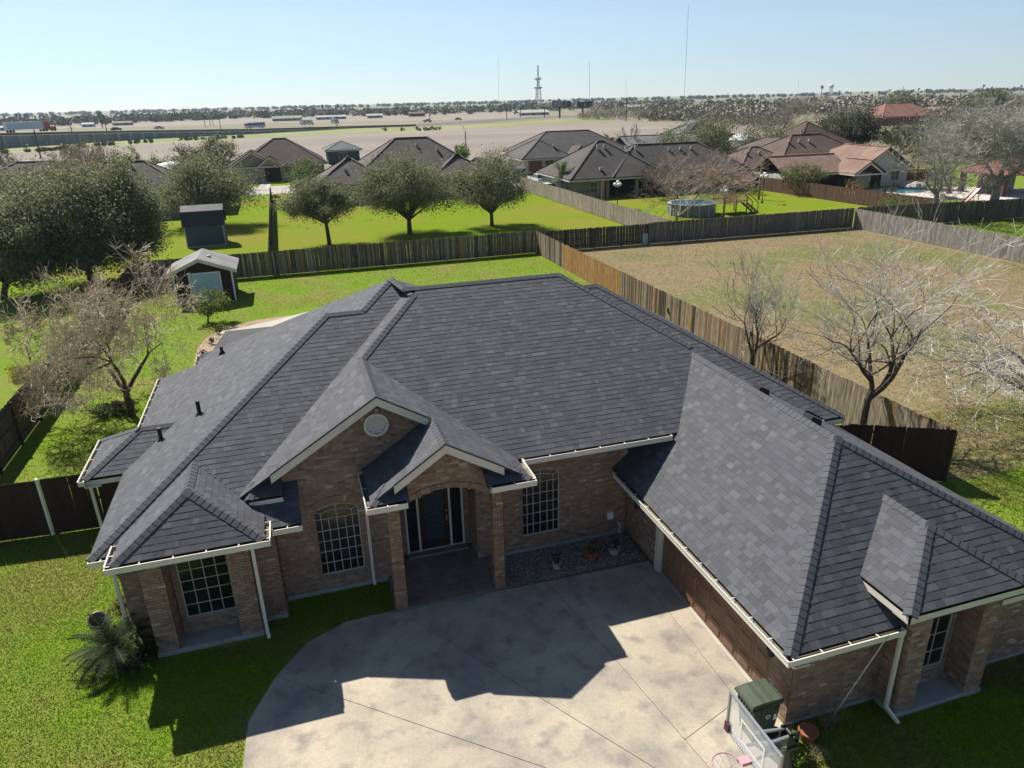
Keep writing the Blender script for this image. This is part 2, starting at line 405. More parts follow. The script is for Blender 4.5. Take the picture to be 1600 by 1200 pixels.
# grass blades
def blades(name, poly_fn, n, box, h, z=0.0, w=.02, dens=None):
    x0, x1, y0, y1 = box
    P = np.stack([rng.uniform(x0, x1, n), rng.uniform(y0, y1, n)], 1)
    P = P[poly_fn(P)]
    k = len(P); a = rng.uniform(0, 2 * math.pi, k); hh = h * rng.uniform(.5, 1.5, k); ww = w * rng.uniform(.6, 1.4, k)
    ln = rng.normal(0, .6, (k, 2)) * hh[:, None]
    B = np.concatenate([P, np.full((k, 1), z)], 1)
    o = np.stack([np.cos(a) * ww, np.sin(a) * ww, np.zeros(k)], 1)
    T = B + np.concatenate([ln, hh[:, None]], 1)
    V = np.stack([B - o, B + o, T], 1).reshape(-1, 3)
    c = np.array([1., 1., 1.]) * rng.uniform(.75, 1.25, (k, 1)) * (1 + rng.normal(0, .05, (k, 3)))
    m = MB(); m.arr(V, np.arange(3 * k).reshape(k, 3), c)
    return tag(m.build(name, mt['blade']), kind='stuff')
def inpoly(P, poly):
    x, y = P[:, 0], P[:, 1]; r = np.zeros(len(P), bool); n = len(poly)
    for i in range(n):
        (xa, ya), (xb, yb) = poly[i], poly[(i + 1) % n]
        c = ((ya > y) != (yb > y)) & (x < (xb - xa) * (y - ya) / (yb - ya + 1e-12) + xa); r ^= c
    return r
HOUSE = [(-4.25, 15.1), (-1.86, 15.1), (-1.86, 15.7), (-1.3, 15.7), (-1.3, 16.36), (1.3, 16.36), (1.3, 14.9), (8.3, 14.8), (8.3, 8.95), (10.5, 8.95), (10.5, 8.4), (12.75, 8.4), (12.75, 8.95), (16, 8.95), (16, 27), (-5, 28), (-4.75, 15.9), (-4.25, 15.9)]
drv = [(p[0] - .04 if p[0] < 1 else p[0], p[1]) for p in dr]
ok = lambda P: ~inpoly(P, drv) & ~inpoly(P, HOUSE) & (P[:, 0] > -11)
blades('lawn_grass', ok, 170000, (-9.6, 1.4, 11.0, 22.3), .034, w=.012)
blades('shady_lawn_grass', ok, 40000, (7.4, 17, 5.8, 9.0), .05, w=.013)
blades('yard_grass', lambda P: ~inpoly(P, HOUSE) & ~inpoly(P, [(-5.6, 36), (3, 36), (3, 46), (-1, 46), (-5.6, 39)]), 90000, (-10.8, 19.35, 22.3, 56.3), .04, w=.026)
blades('side_grass', lambda P: ~inpoly(P, HOUSE), 40000, (15.5, 30, 8, 20), .06, w=.02)
def lotok(P): return (P[:, 1] > 16)
b = blades('dry_grass', lotok, 60000, (19.6, 50, 16, 55.5), .035, z=.006, w=.022); b.data.materials[0] = M('dryblade', (.225, .168, .088), .9, (.175, .145, .06), .45, trans=.4, rgb3=(.12, .135, .033), scale3=.12, contrast=(.5, .78))

# ---------------------------------------------------------------- air
m = MB(); m.box(-6200, 6200, -6200, 6200, -1.5, 620)
hm = bpy.data.materials.new('haze'); hm.use_nodes = True; hn = hm.node_tree.nodes; hn.clear()
ho = hn.new('ShaderNodeOutputMaterial'); hv = hn.new('ShaderNodeVolumePrincipled'); hv.inputs['Density'].default_value = .00010; hv.inputs['Color'].default_value = (.74, .89, 1, 1); hv.inputs['Anisotropy'].default_value = .3
hm.node_tree.links.new(hv.outputs[0], ho.inputs['Volume'])
tag(m.build('haze', hm), kind='stuff')
# ================================================================ the brick house
house = thing('brick_house', (3.0, 17.0, 0), 'tan brick one storey house with dark grey shingled hip roof in the foreground', 'house')
# ---- roof planes z = a x + b y + c
def PX(x0, z0, s): return (s, 0.0, z0 - s * x0)
def PY(y0, z0, s): return (0.0, s, z0 - s * y0)
def zat(p, x, y): return p[0] * x + p[1] * y + p[2]
P1 = PX(-5.14, 2.85, .575); F1 = PY(15.35, 2.85, .575); B1 = PY(27.05, 2.85, -.575)
AX, AYY = 2.85, 22.3; AZ_ = zat(F1, 0, AYY)
P2 = PX(AX, AZ_, .575); AR = PX(AX, AZ_, -.575); AB = PY(AYY, AZ_, -.575)
F = PY(15.58, 3.45, .575); YR = 21.3; ZR = zat(F, 0, YR)
GRt = PX(4.79, 3.45, -.60); ZK = zat(GRt, 1.45, 0); PL = PX(1.45, ZK, .613)
CR = PX(8.10, ZR, -.6); CB = PY(YR, ZR, -.575)
DF = PY(15.70, 3.0, .58); YD = 21.3; ZD = zat(DF, 0, YD); DR = PX(15.05, 3.0, -.58); DB = PY(YD, ZD, -.58)
GL = PX(7.85, 2.25, .78); GF = PY(8.57, 2.25, .8); XG = 11.1; ZG = zat(GL, XG, 0); GR = PX(XG, ZG, -.57)
BL = PX(-4.53, 3.05, .575); BR = PX(-1.43, 3.05, -.575); BF = PY(14.63, 3.05, .75); XB = -2.98
QL = PX(.96, 3.45, .665); QR = GRt; XQ = (3.45 + .6 * 4.79 - 3.45 + .665 * .96) / (.665 + .6)
ML = PX(10.05, 2.93, .62); MF = PY(8.13, 2.93, .72); XM = 11.53; MR = PX(XM, zat(ML, XM, 0), -.635)
SL = PX(-6.1, 2.85, .56); SF = PY(19.5, 2.85, .56); SB = PY(22.1, 2.85, -.56)
SK = PY(14.51, 3.45, .55); SG = PY(15.92, 3.36, .55)
def le(p, q): return ((p[0] - q[0], p[1] - q[1]), q[2] - p[2])      # p <= q
def ge(p, q): return le(q, p)
def region(x0, x1, y0, y1, *cs):
    poly = [(x0, y0), (x1, y0), (x1, y1), (x0, y1)]
    for n, d in cs:
        poly = clip(poly, n, d)
        if len(poly) < 3: return []
    out = []
    for p in poly:
        if not out or math.hypot(p[0] - out[-1][0], p[1] - out[-1][1]) > 1e-4: out.append(p)
    if len(out) > 2 and math.hypot(out[0][0] - out[-1][0], out[0][1] - out[-1][1]) < 1e-4: out.pop()
    return out
FACES = [
    (P1, region(-5.14, 3, 15.35, 27.05, le(P1, F1), le(P1, B1))),
    (F1, region(-5.14, 3, 15.35, 21.2, le(F1, P1), ge(F1, PL))),
    (F1, region(-1, 4, 21.2, AYY, le(F1, P2), le(F1, AR), ge(F1, PL))),
    (B1, region(-5.14, 3, 21.2, 27.05, le(B1, P1))),
    (P2, region(-3.99, AX, 15, 29.25, le(P2, F1), le(P2, AB), ge(P2, B1))),
    (AR, region(AX, 9.8, 15, 29.25, le(AR, F1), le(AR, AB), ge(AR, CB))),
    (AB, region(-3.99, 9.7, AYY, 29.25, le(AB, P2), le(AB, AR))),
    (PL, region(-2.2, 4, 16.1, 23, le(PL, F), ge(PL, F1), ge(PL, AR) if False else le(PL, AR))),
    (PL, region(-1.75, 1.45, 16.1, 20, ge(PL, F))),
    (F1, region(-1.6, -.62, 15.35, 16.38, le(F1, PL))),
    (F, region(1.0, 9.0, 15.58, YR, le(F, PL), le(F, CR), ge(F, GRt))),
    (F, region(9.0, XG, 15.58, YR, le(F, CR), ge(F, GL))),
    (F, region(XG, 14, 15.58, YR, le(F, CR), ge(F, GR))),
    (CR, region(8.1, 14, 15.9, YR, le(CR, F), ge(CR, DF))),
    (CB, region(3, 9.5, YR, 27, le(CB, CR), ge(CB, AR))),
    (DF, region(8.5, 15.05, 15.70, YD, le(DF, DR), ge(DF, CR), ge(DF, GR))),
    (DR, region(8, 15.05, 15.7, 27, le(DR, DF), le(DR, DB))),
    (DB, region(8, 15.05, YD, 26.9, le(DB, DR), ge(DB, CR))),
    (GL, region(7.85, XG, 8.57, 16.38, le(GL, GF))),
    (GL, region(8.5, XG, 16.38, 18.3, ge(GL, F))),
    (GF, region(7.85, 15.6, 8.57, 12, le(GF, GL), le(GF, GR))),
    (GR, region(XG, 15.55, 8.57, 18.4, le(GR, GF))),
    (BL, region(-4.53, XB, 14.63, 17.4, le(BL, BF), ge(BL, F1))),
    (BF, region(-4.53, -1.43, 14.63, 16, le(BF, BL), le(BF, BR))),
    (BR, region(XB, -1.43, 14.63, 17.4, le(BR, BF), ge(BR, F1))),
    (QL, region(.96, XQ, 14.63, 16.38)),
    (QR, region(XQ, 4.79, 14.63, 16.1)),
    (QR, region(1.45, 4.79, 16.1, 20, ge(QR, F))),
    (ML, region(10.05, XM, 8.13, 12, le(ML, MF), ge(ML, GF))),
    (MF, region(10.05, 13.0, 8.13, 11, le(MF, ML), le(MF, MR))),
    (MR, region(XM, 13.0, 8.13, 12, le(MR, MF), ge(MR, GF), ge(MR, GR))),
    (SL, region(-6.1, -4.6, 19.5, 22.1, le(SL, SF), le(SL, SB))),
    (SF, region(-6.1, -3.6, 19.5, 20.8, le(SF, SL), ge(SF, P1))),
    (SB, region(-6.1, -3.6, 20.8, 22.1, le(SB, SL), ge(SB, P1))),
    (SK, region(.96, 1.84, 14.51, 15.12, le(SK, QL))),
    (SK, region(3.70, 4.79, 14.51, 15.12, le(SK, QR))),
    (SG, region(-1.75, -.98, 15.92, 16.38, le(SG, PL))),
]
roof = None
mroof = MB()
SH = []
EXPO = .157
TONES = [((.064, .066, .074), .30), ((.073, .075, .084), .38), ((.085, .087, .096), .24), ((.100, .102, .111), .08)]
_tv = [t[0] for t in TONES]; _tw = [t[1] for t in TONES]
def wedge(poly, pl, s_of, smin, smax, lo, hi, col):
    n = len(poly); V = []
    for x, y in poly:
        f = (s_of(x, y) - smin) / (smax - smin); V.append((x, y, zat(pl, x, y) + lo + (hi - lo) * f))
    for x, y in poly: V.append((x, y, zat(pl, x, y) - .004))
    a = np.array(V)
    if np.cross(a[1] - a[0], a[2] - a[0])[2] < 0: idx = list(range(n))[::-1]
    else: idx = list(range(n))
    Fs = [idx] + [[idx[i], idx[i] + n, idx[(i + 1) % n] + n, idx[(i + 1) % n]] for i in range(n)]
    return V, Fs, [col] * len(Fs)
for pl, poly in FACES:
    if len(poly) < 3: continue
    V = [(x, y, zat(pl, x, y) - .002) for x, y in poly]
    mroof.prism(V, (0, 0, -.06))
    g = math.hypot(pl[0], pl[1]); u = (pl[0] / g, pl[1] / g); e = (-u[1], u[0])
    s_of = lambda x, y, u=u: u[0] * x + u[1] * y
    ss = [s_of(*p) for p in poly]; tt = [e[0] * p[0] + e[1] * p[1] for p in poly]
    ex = EXPO / math.sqrt(1 + g * g); s = min(ss); r = 0
    while s < max(ss) - .01:
        st = clip(clip(poly, u, s + ex), (-u[0], -u[1]), -s)
        if len(st) >= 3:
            t0 = min(e[0] * p[0] + e[1] * p[1] for p in st); t1 = max(e[0] * p[0] + e[1] * p[1] for p in st)
            t = t0 - random.uniform(0, .3)
            while t < t1:
                w = random.choice((.11, .15, .18, .22, .30)) * random.uniform(.9, 1.15)
                q = clip(clip(st, e, t + w - .003), (-e[0], -e[1]), -t)
                if len(q) >= 3:
                    c = np.array(random.choices(_tv, _tw)[0]) * random.uniform(.88, 1.12)
                    up = random.choice((.007, .010, .012))
                    V, Fs, cs = wedge(q, pl, s_of, s, s + ex, up, .003, c)
                    SH.append((V, Fs, cs))
                t += w
        s += ex; r += 1
roof = mroof.build('roof', mt['deck'], house)
SH = [(a, b, c, roof) for a, b, c in SH]
pieces('shingle', SH, mt['shingle'], 300, 'shingles')
# ---- ridge and hip caps
CAPS = []
def caps(p, q, na, nb, wid=.145):
    """cap pieces laid from p (low) to q (high); na, nb the two roof planes"""
    p, q = np.array(p, float), np.array(q, float); d = q - p; L = np.linalg.norm(d); d /= L
    nn = [np.array([-a[0], -a[1], 1.0]) / math.sqrt(1 + a[0] ** 2 + a[1] ** 2) for a in (na, nb)]
    ws = []
    for k in (0, 1):
        w = np.cross(d, nn[k]); w /= np.linalg.norm(w)
        oth = nn[1 - k]
        if np.dot(w, oth) > 0: w = -w          # heads down its own slope, away from the other plane's upper side
        if w[2] > 0: w = -w
        ws.append(w)
    up = nn[0] + nn[1]; up /= np.linalg.norm(up)
    n = max(1, int(L / .16)); st = L / n
    for i in range(n):
        a = p + d * st * i; b = p + d * (st * (i + 1) + .05)
        lo, hi = up * .038, up * .024
        c = np.array(_tv[1]) * random.uniform(.90, 1.10)
        A = [a + lo, a + lo * .75 + ws[0] * wid, a + lo * .75 + ws[1] * wid]
        B = [b + hi, b + hi * .75 + ws[0] * wid, b + hi * .75 + ws[1] * wid]
        V = A + B + [v - up * .04 for v in A]
        CAPS.append((V, [[0, 3, 4, 1], [0, 2, 5, 3], [0, 1, 7, 6], [0, 6, 8, 2], [1, 4, 7], [2, 8, 5]], [c] * 6, roof))
def line(pl, qa, x, y): return (x, y, zat(pl, x, y))
def meet(p, q, fixed, val):
    """point on planes p,q with x or y fixed"""
    a, b, c = p[0] - q[0], p[1] - q[1], q[2] - p[2]
    if fixed == 'x': x = val; y = (c - a * x) / b
    else: y = val; x = (c - b * y) / a
    return (x, y, zat(p, x, y))
xr1 = meet(P1, F1, 'y', 21.2); xr2 = meet(P2, F1, 'y', 21.2)
ptA = (AX, AYY, AZ_)
xi = (AR[2] - PL[2]) / (PL[0] - AR[0]); ptB = (xi, (zat(PL, xi, 0) - F[2]) / F[1], zat(PL, xi, 0))
xe = 1.45; ptE = meet(PL, F, 'x', xe)
c1 = ((ZR - AR[2]) / AR[0], YR, ZR); c2 = (8.10, YR, ZR)
caps((-5.14, 15.35, 2.85), xr1, P1, F1); caps(xr1, xr2, F1, B1); caps(xr2, ptA, P2, F1)
caps(ptB, ptA, AR, F1); caps(ptE, ptB, PL, F); caps((1.45, 16.12, ZK), (1.45, ptE[1], ZK), PL, GRt)
caps(c1, c2, F, CB); gt = meet(F, CR, 'y', 18.1); caps(gt, c2, F, CR)
d1 = meet(DF, DR, 'y', YD); caps((15.05, 15.7, 3.0), d1, DF, DR); caps(meet(CR, DF, 'y', YD), d1, DF, DB)
gk = meet(GL, GF, 'x', XG); caps((7.85, 8.57, 2.25), gk, GL, GF); caps(meet(GF, GR, 'x', 15.5), gk, GF, GR); caps(gk, (XG, (ZG - F[2]) / F[1] - .05, ZG), GL, GR)
bk = (XB, meet(BL, BF, 'x', XB)[1], zat(BL, XB, 0)); caps((-4.53, 14.63, 3.05), bk, BL, BF); caps((-1.43, 14.63, 3.05), bk, BF, BR)
bt = (XB, (bk[2] - F1[2]) / F1[1], bk[2]); caps(bk, bt, BL, BR)
caps(meet(BR, F1, 'x', -1.5), meet(BR, F1, 'x', XB + .05), BR, F1, .15)
mk = (XM, meet(ML, MF, 'x', XM)[1], zat(ML, XM, 0)); caps((10.05, 8.13, 2.93), mk, ML, MF); caps(meet(MF, MR, 'x', 12.97), mk, MF, MR)
caps(mk, (XM, (mk[2] - GF[2]) / GF[1], mk[2]), ML, MR)
sk = meet(SL, SF, 'y', 20.8); caps((-6.1, 19.5, 2.85), sk, SL, SF); caps((-6.1, 22.1, 2.85), sk, SL, SB); caps(sk, (((sk[2] - P1[2]) / P1[0]), 20.8, sk[2]), SF, SB)
caps((XQ, 14.66, zat(QL, XQ, 0)), (XQ, 16.15, zat(QL, XQ, 0)), QL, QR, .13)
caps((.96, 14.51, 3.45), meet(SK, QL, 'y', 14.95), SK, QL, .12); caps((4.79, 14.51, 3.45), meet(SK, QR, 'y', 14.95), SK, QR, .12)
caps((-1.75, 15.92, 3.36), meet(SG, PL, 'y', 16.3), SG, PL, .12)
pieces('ridge_cap', CAPS, mt['shingle'], 300)

# ---- gutters and fascia along the eaves
def gutter(p, q, out, g=True, h=.13, w=.12, fh=.19, ext0=0, ext1=0):
    p, q, out = (np.array(v, float) for v in (p, q, out)); d = q - p; L = np.linalg.norm(d); d /= L; p = p - d * ext0; q = q + d * ext1
    m = MB(); m.cell(p + (0, 0, -.012 - fh) - out * .03, q - p, out * .03, (0, 0, fh)); m.build('fascia', mt['trim'], house)
    m = MB(); m.cell(p + (0, 0, -fh - .03) - out * .40, q - p, out * .37, (0, 0, .025)); m.build('soffit', mt['trim'], house)
    if not g: return
    m = MB(); t = .014
    o = p + (0, 0, -h - .012) + out * .002
    m.cell(o, q - p, out * w, (0, 0, t))
    m.cell(o + out * (w - t) + (0, 0, t), q - p, out * t, (0, 0, h - t + .012))
    m.cell(o + out * (w - .004) + (0, 0, h - .004), q - p, out * .018, (0, 0, .022))
    for e in (p, q - d * t): m.cell(e + (0, 0, -h - .01 + t) + out * .003, d * t, out * (w - t), (0, 0, h - t))
    gt = m.build('gutter', mt['gutter'], house)
    m = MB(); m.cell(o + out * .01 + d * .02 + (0, 0, t + .001), (q - p) - d * .04, out * (w - 2 * t - .01), (0, 0, .04)); m.build('leaf_litter', mt['gutin'], gt)
    m = MB(); L = np.linalg.norm(q - p)
    for i in range(1, max(2, int(L / .62))):
        a = p + d * L * i / max(2, int(L / .62)); m.cell(a + (0, 0, -.018) + out * .004, d * .022, out * (w - t - .008), (0, 0, .008))
    m.build('gutter_hanger', mt['gutter'], gt)
X, Y = np.array([1., 0, 0]), np.array([0, 1., 0])
gutter((-5.14, 15.35, 2.85), (-4.66, 15.35, 2.85), -Y)
gutter((-5.14, 22.25, 2.85), (-5.14, 27.05, 2.85), -X); gutter((-5.14, 15.35, 2.85), (-5.14, 19.42, 2.85), -X, g=False)
gutter((-3.99, 27.2, 2.85), (-3.99, 29.25, 2.85), -X)
gutter((-4.53, 14.63, 3.05), (-1.43, 14.63, 3.05), -Y, ext0=.12, ext1=.12)
gutter((-4.53, 14.63, 3.05), (-4.53, 15.45, 3.05), -X); gutter((-1.43, 14.63, 3.05), (-1.43, 15.35, 3.05), X)
gutter((-1.30, 15.35, 2.85), (-.62, 15.35, 2.85), -Y)
gutter((-1.75, 15.92, 3.36), (-.98, 15.92, 3.36), -Y, g=False, fh=.22)
gutter((.96, 14.51, 3.45), (1.78, 14.51, 3.45), -Y, ext0=.12); gutter((3.78, 14.51, 3.45), (4.79, 14.51, 3.45), -Y, ext1=.12)
gutter((.96, 14.51, 3.45), (.96, 16.3, 3.45), -X); gutter((4.79, 14.51, 3.45), (4.79, 15.75, 3.45), X)
gutter((4.95, 15.58, 3.45), (9.16, 15.58, 3.45), -Y)
gutter((7.85, 8.57, 2.25), (7.85, 16.1, 2.25), -X, ext0=.12); gutter((7.85, 8.57, 2.25), (10.42, 8.57, 2.25), -Y)
gutter((10.05, 8.13, 2.93), (10.05, 9.40, 2.93), -X, g=False); gutter((10.05, 8.13, 2.93), (13.0, 8.13, 2.93), -Y, g=False)
gutter((13.02, 8.57, 2.25), (15.5, 8.57, 2.25), -Y, g=False); gutter((15.55, 8.57, 2.25), (15.55, 17, 2.25), X, g=False)
gutter((12.6, 15.70, 3.0), (15.05, 15.70, 3.0), -Y, g=False); gutter((15.05, 15.7, 3.0), (15.05, 26.8, 3.0), X, g=False)
gutter((-6.1, 19.5, 2.85), (-6.1, 22.1, 2.85), -X, ext0=.12); gutter((-6.1, 19.5, 2.85), (-4.9, 19.5, 2.85), -Y, g=False)
# rake boards of the gables
def rake(p, q, depth=.045, h=.21):
    p, q = np.array(p, float), np.array(q, float)
    m = MB(); m.prism([p, q, q - (0, 0, h), p - (0, 0, h)], (0, -depth, 0)); m.build('rake_board', mt['trim'], house)
    m = MB(); m.prism([p + (0, -.02, .045), q + (0, -.02, .045), q + (0, -.02, .006), p + (0, -.02, .006)], (0, -.045, 0)); m.build('drip_edge', mt['deck'], house)
zq = lambda x: zat(QL, x, 0) if x < XQ else zat(QR, x, 0)
rake((1.52, 14.66, zq(1.52) - .01), (XQ, 14.66, zq(XQ) - .01)); rake((XQ, 14.66, zq(XQ) - .01), (4.16, 14.66, zq(4.16) - .01))
zg = lambda x: zat(PL, x, 0) if x < 1.45 else zat(GRt, x, 0)
rake((-1.2, 16.13, zg(-1.2) - .01), (1.45, 16.13, zg(1.45) - .01)); rake((1.45, 16.13, zg(1.45) - .01), (2.70, 16.13, zg(2.70) - .01))

# ---- brick walls
BR_C = [((.32, .212, .150), 6), ((.345, .238, .172), 6), ((.285, .192, .138), 4), ((.375, .275, .205), 3), ((.325, .198, .135), 3), ((.235, .165, .130), 2), ((.46, .375, .295), .7)]
_bv = [b[0] for b in BR_C]; _bw = [b[1] for b in BR_C]
BRICKS = []
def wall(p, q, z0, top, out, holes=(), bounce_tint=1.0, thick=.2, hid=0):
    """brick veneer from p to q (xy). top: number or function of distance. holes: (t0,t1,z0,zs,rise) arched if rise>0"""
    p, q, out = np.array([*p, 0.]), np.array([*q, 0.]), np.array([*out, 0.]); d = q - p; L = np.linalg.norm(d); d /= L
    topf = top if callable(top) else (lambda t: top)
    ht = lambda h, t: h[3] + (h[4] * (1 - ((t - (h[0] + h[1]) / 2) / ((h[1] - h[0]) / 2)) ** 2) if h[4] else 0)
    m = MB()
    cuts = sorted({0, L, *[c for h in holes for c in (h[0], h[1])], *([L / 2] if callable(top) else [])})
    for a, b in zip(cuts[:-1], cuts[1:]):
        hs = [h for h in holes if h[0] <= a + 1e-6 and h[1] >= b - 1e-6]
        n = 10 if (callable(top) or any(h[4] for h in hs)) else 1
        for i in range(n):
            ta, tb = a + (b - a) * i / n, a + (b - a) * (i + 1) / n
            segs = [(z0, z0, topf(ta), topf(tb))]
            if hs:
                h = hs[0]; segs = [(z0, z0, h[2], h[2]), (ht(h, ta), ht(h, tb), topf(ta), topf(tb))]
            for za, zb, zc, zd in segs:
                if zc - za < .01 and zd - zb < .01: continue
                A, B = p + d * ta, p + d * tb
                m.prism([A + (0, 0, za), B + (0, 0, zb), B + (0, 0, max(zd, zb)), A + (0, 0, max(zc, za))], -out * thick)
    w = m.build('wall', mt['mortar'], house)
    course = .0755; bl = .203; z = z0 + .005; r = 0
    while True:
        zm = z + .033
        xs = [t * .02 for t in range(int(L / .02) + 1)]
        okl = [t for t in xs if topf(t) > z + .06]
        if not okl: break
        iv = [(okl[0], okl[-1])]
        for h in holes:
            if h[2] - .03 < zm:
                ins = [t for t in np.linspace(h[0], h[1], 21) if zm < ht(h, t) + .02]
                if ins:
                    lo, hi = ins[0], ins[-1]; nv = []
                    for a, b in iv:
                        if hi <= a or lo >= b: nv.append((a, b))
                        else:
                            if lo - a > .03: nv.append((a, lo))
                            if b - hi > .03: nv.append((hi, b))
                    iv = nv
        for a, b in iv:
            t = a - (bl / 2 if r % 2 else 0) - random.uniform(0, .01)
            while t < b:
                s0, s1 = max(t, a), min(t + bl - .010, b)
                if s1 - s0 > .025:
                    c = np.array(random.choices(_bv, _bw)[0]) * random.uniform(.86, 1.14) * np.array([bounce_tint, 1, 2 - bounce_tint])  # orange shift puts warm bounced light into the brick colour
                    pr = .008 + random.uniform(-.002, .003)
                    A = p + d * s0 + (0, 0, z); E = d * (s1 - s0); U = np.array([0, 0, .0655]); O = out * pr
                    V = [A, A + E, A + E + U, A + U, A + O, A + E + O, A + E + U + O, A + U + O]
                    fr = [[4, 5, 6, 7], [0, 1, 5, 4], [1, 2, 6, 5], [2, 3, 7, 6], [3, 0, 4, 7]]
                    if np.dot(np.cross(E, U), O) < 0: fr = [f[::-1] for f in fr]
                    BRICKS.append((V, fr, [c] * 5, w, hid))
                t += bl
        z += course; r += 1
    return w
Lw = lambda a, b: math.hypot(b[0] - a[0], b[1] - a[1])
FZ = .13
# bay: corner columns, window wall set back, ledge
wall((-4.22, 15.25), (-3.72, 15.25), FZ, 2.95, (0, -1)); wall((-2.36, 15.25), (-1.88, 15.25), FZ, 2.95, (0, -1))
wall((-3.72, 15.25), (-3.72, 15.73), FZ, 2.95, (1, 0), hid=1); wall((-2.36, 15.25), (-2.36, 15.73), FZ, 2.95, (-1, 0), thick=.18)
wall((-3.70, 15.75), (-2.38, 15.75), FZ, 2.95, (0, -1), [(.14, 1.26, .56, 2.36, 0)])
wall((-4.22, 15.27), (-4.22, 16.0), FZ, 2.95, (-1, 0), hid=1); wall((-1.88, 15.25), (-1.88, 15.75), FZ, 2.95, (1, 0))
wall((-4.8, 15.9), (-4.24, 15.9), FZ, 2.8, (0, -1)); wall((-4.8, 15.92), (-4.8, 27), FZ, 2.8, (-1, 0), hid=1)
wall((-1.86, 15.75), (-1.32, 15.75), FZ, 3.0, (0, -1)); wall((-1.32, 15.75), (-1.32, 16.39), FZ, 2.95, (1, 0))
# big gable wall with the arched window
GX0 = -1.3
def gtop(t):
    x = GX0 + t; return min(zg(x) - .14, 9) if x < 3.6 else 3.2
def arch_holes(off, zb=.55): return [(off - .555, off + .555, zb, zb + 1.89, .16)]
wall((GX0, 16.4), (1.62, 16.4), FZ, gtop, (0, -1), arch_holes(.195 - GX0))
wall((1.62, 16.4), (3.3, 16.4), 2.95, lambda t: max(zg(1.62 + t) - .14, 3.1), (0, -1))
# wall right of the porch with the second arched window
wall((3.84, 16.4), (8.31, 16.4), FZ, 3.38, (0, -1), arch_holes(5.685 - 3.84, .53))
# porch recess
wall((1.62, 16.41), (1.62, 17.2), .1, 3.0, (1, 0), hid=1); wall((3.84, 16.42), (3.84, 17.2), .1, 3.0, (-1, 0), thick=.18)
wall((1.62, 17.22), (2.0, 17.22), .1, 3.1, (0, -1)); wall((3.66, 17.22), (3.83, 17.22), .1, 3.1, (0, -1)); wall((2.0, 17.22), (3.66, 17.22), 2.55, 3.1, (0, -1))
# porch gable and columns, brick colour warmed to imitate bounced light
wall((1.34, 15.13), (4.22, 15.13), 2.72, lambda t: zq(1.34 + t) - .14 if .35 < t < 2.53 else 3.3, (0, -1), [(.28, 2.60, 2.5, 2.86, .38)], bounce_tint=1.08, thick=.28)
for x0, x1 in ((1.34, 1.62), (3.94, 4.22)):
    wall((x0, 15.0), (x1, 15.0), .09, 2.95, (0, -1), bounce_tint=1.08, thick=.28); wall((x1, 15.0), (x1, 15.28), .09, 2.95, (1, 0), bounce_tint=1.05, thick=.27); wall((x0, 15.0), (x0, 15.28), .09, 2.95, (-1, 0), bounce_tint=1.0, thick=.0)
# garage: side wall, front wall, bumped out corner with window
wall((8.33, 16.39), (8.33, 14.56), FZ - .05, 2.2, (-1, 0)); wall((8.33, 9.60), (8.33, 8.95), .02, 2.2, (-1, 0), bounce_tint=1.04)
wall((8.33, 14.56), (8.33, 9.60), 2.14, 2.3, (-1, 0))
wall((8.33, 8.95), (10.52, 8.95), .1, 2.2, (0, -1)); wall((10.52, 8.4), (10.52, 9.42), .1, 2.85, (-1, 0))
wall((10.52, 8.4), (10.98, 8.4), FZ, 2.85, (0, -1)); wall((12.3, 8.4), (12.75, 8.4), FZ, 2.85, (0, -1)); wall((10.98, 8.4), (12.3, 8.4), 2.42, 2.85, (0, -1)); wall((12.75, 8.4), (12.75, 9.42), FZ, 2.85, (1, 0), hid=1)
wall((12.3, 8.4), (12.3, 8.9), FZ, 2.85, (-1, 0), thick=.18); wall((10.98, 8.42), (10.98, 8.9), FZ, 2.85, (1, 0), hid=1)
wall((11.0, 8.9), (12.28, 8.9), FZ, 2.85, (0, -1), [(.42, 1.18, .50, 1.84, .14)])
wall((12.75, 8.95), (15.3, 8.95), .1, 2.2, (0, -1)); wall((15.3, 8.95), (15.3, 16), .1, 2.3, (1, 0), hid=1); wall((12.5, 16.2), (14.7, 16.2), .1, 2.9, (0, -1), hid=1)
pieces('brick', BRICKS, mt['brick'], 300, 'bricks')
# inner core keeps daylight out of the rooms
m = MB(); m.box(-4.6, 1.4, 16.5, 27, .1, 2.7); m.box(1.4, 8.1, 17.5, 27, .1, 3.0); m.box(8.6, 15.0, 9.3, 26, .1, 2.1); m.build('inner_core', mt['black'], house)
# foundation ledges
for q in ((-4.25, -1.85, 15.22, 15.80, -.1, FZ), (-4.83, -4.26, 15.87, 27, -.1, FZ - .002), (-1.84, -1.29, 15.72, 16.36, -.1, FZ - .004), (-1.28, 1.33, 16.37, 16.6, -.1, FZ), (4.24, 8.30, 16.37, 16.6, -.1, FZ), (8.36, 10.50, 8.92, 9.1, -.1, .10), (10.49, 12.78, 8.37, 8.92, -.1, FZ - .002), (12.79, 15.3, 8.92, 9.1, -.1, .1)):
    m = MB(); m.box(*q); m.build('foundation', mt['found'], house)
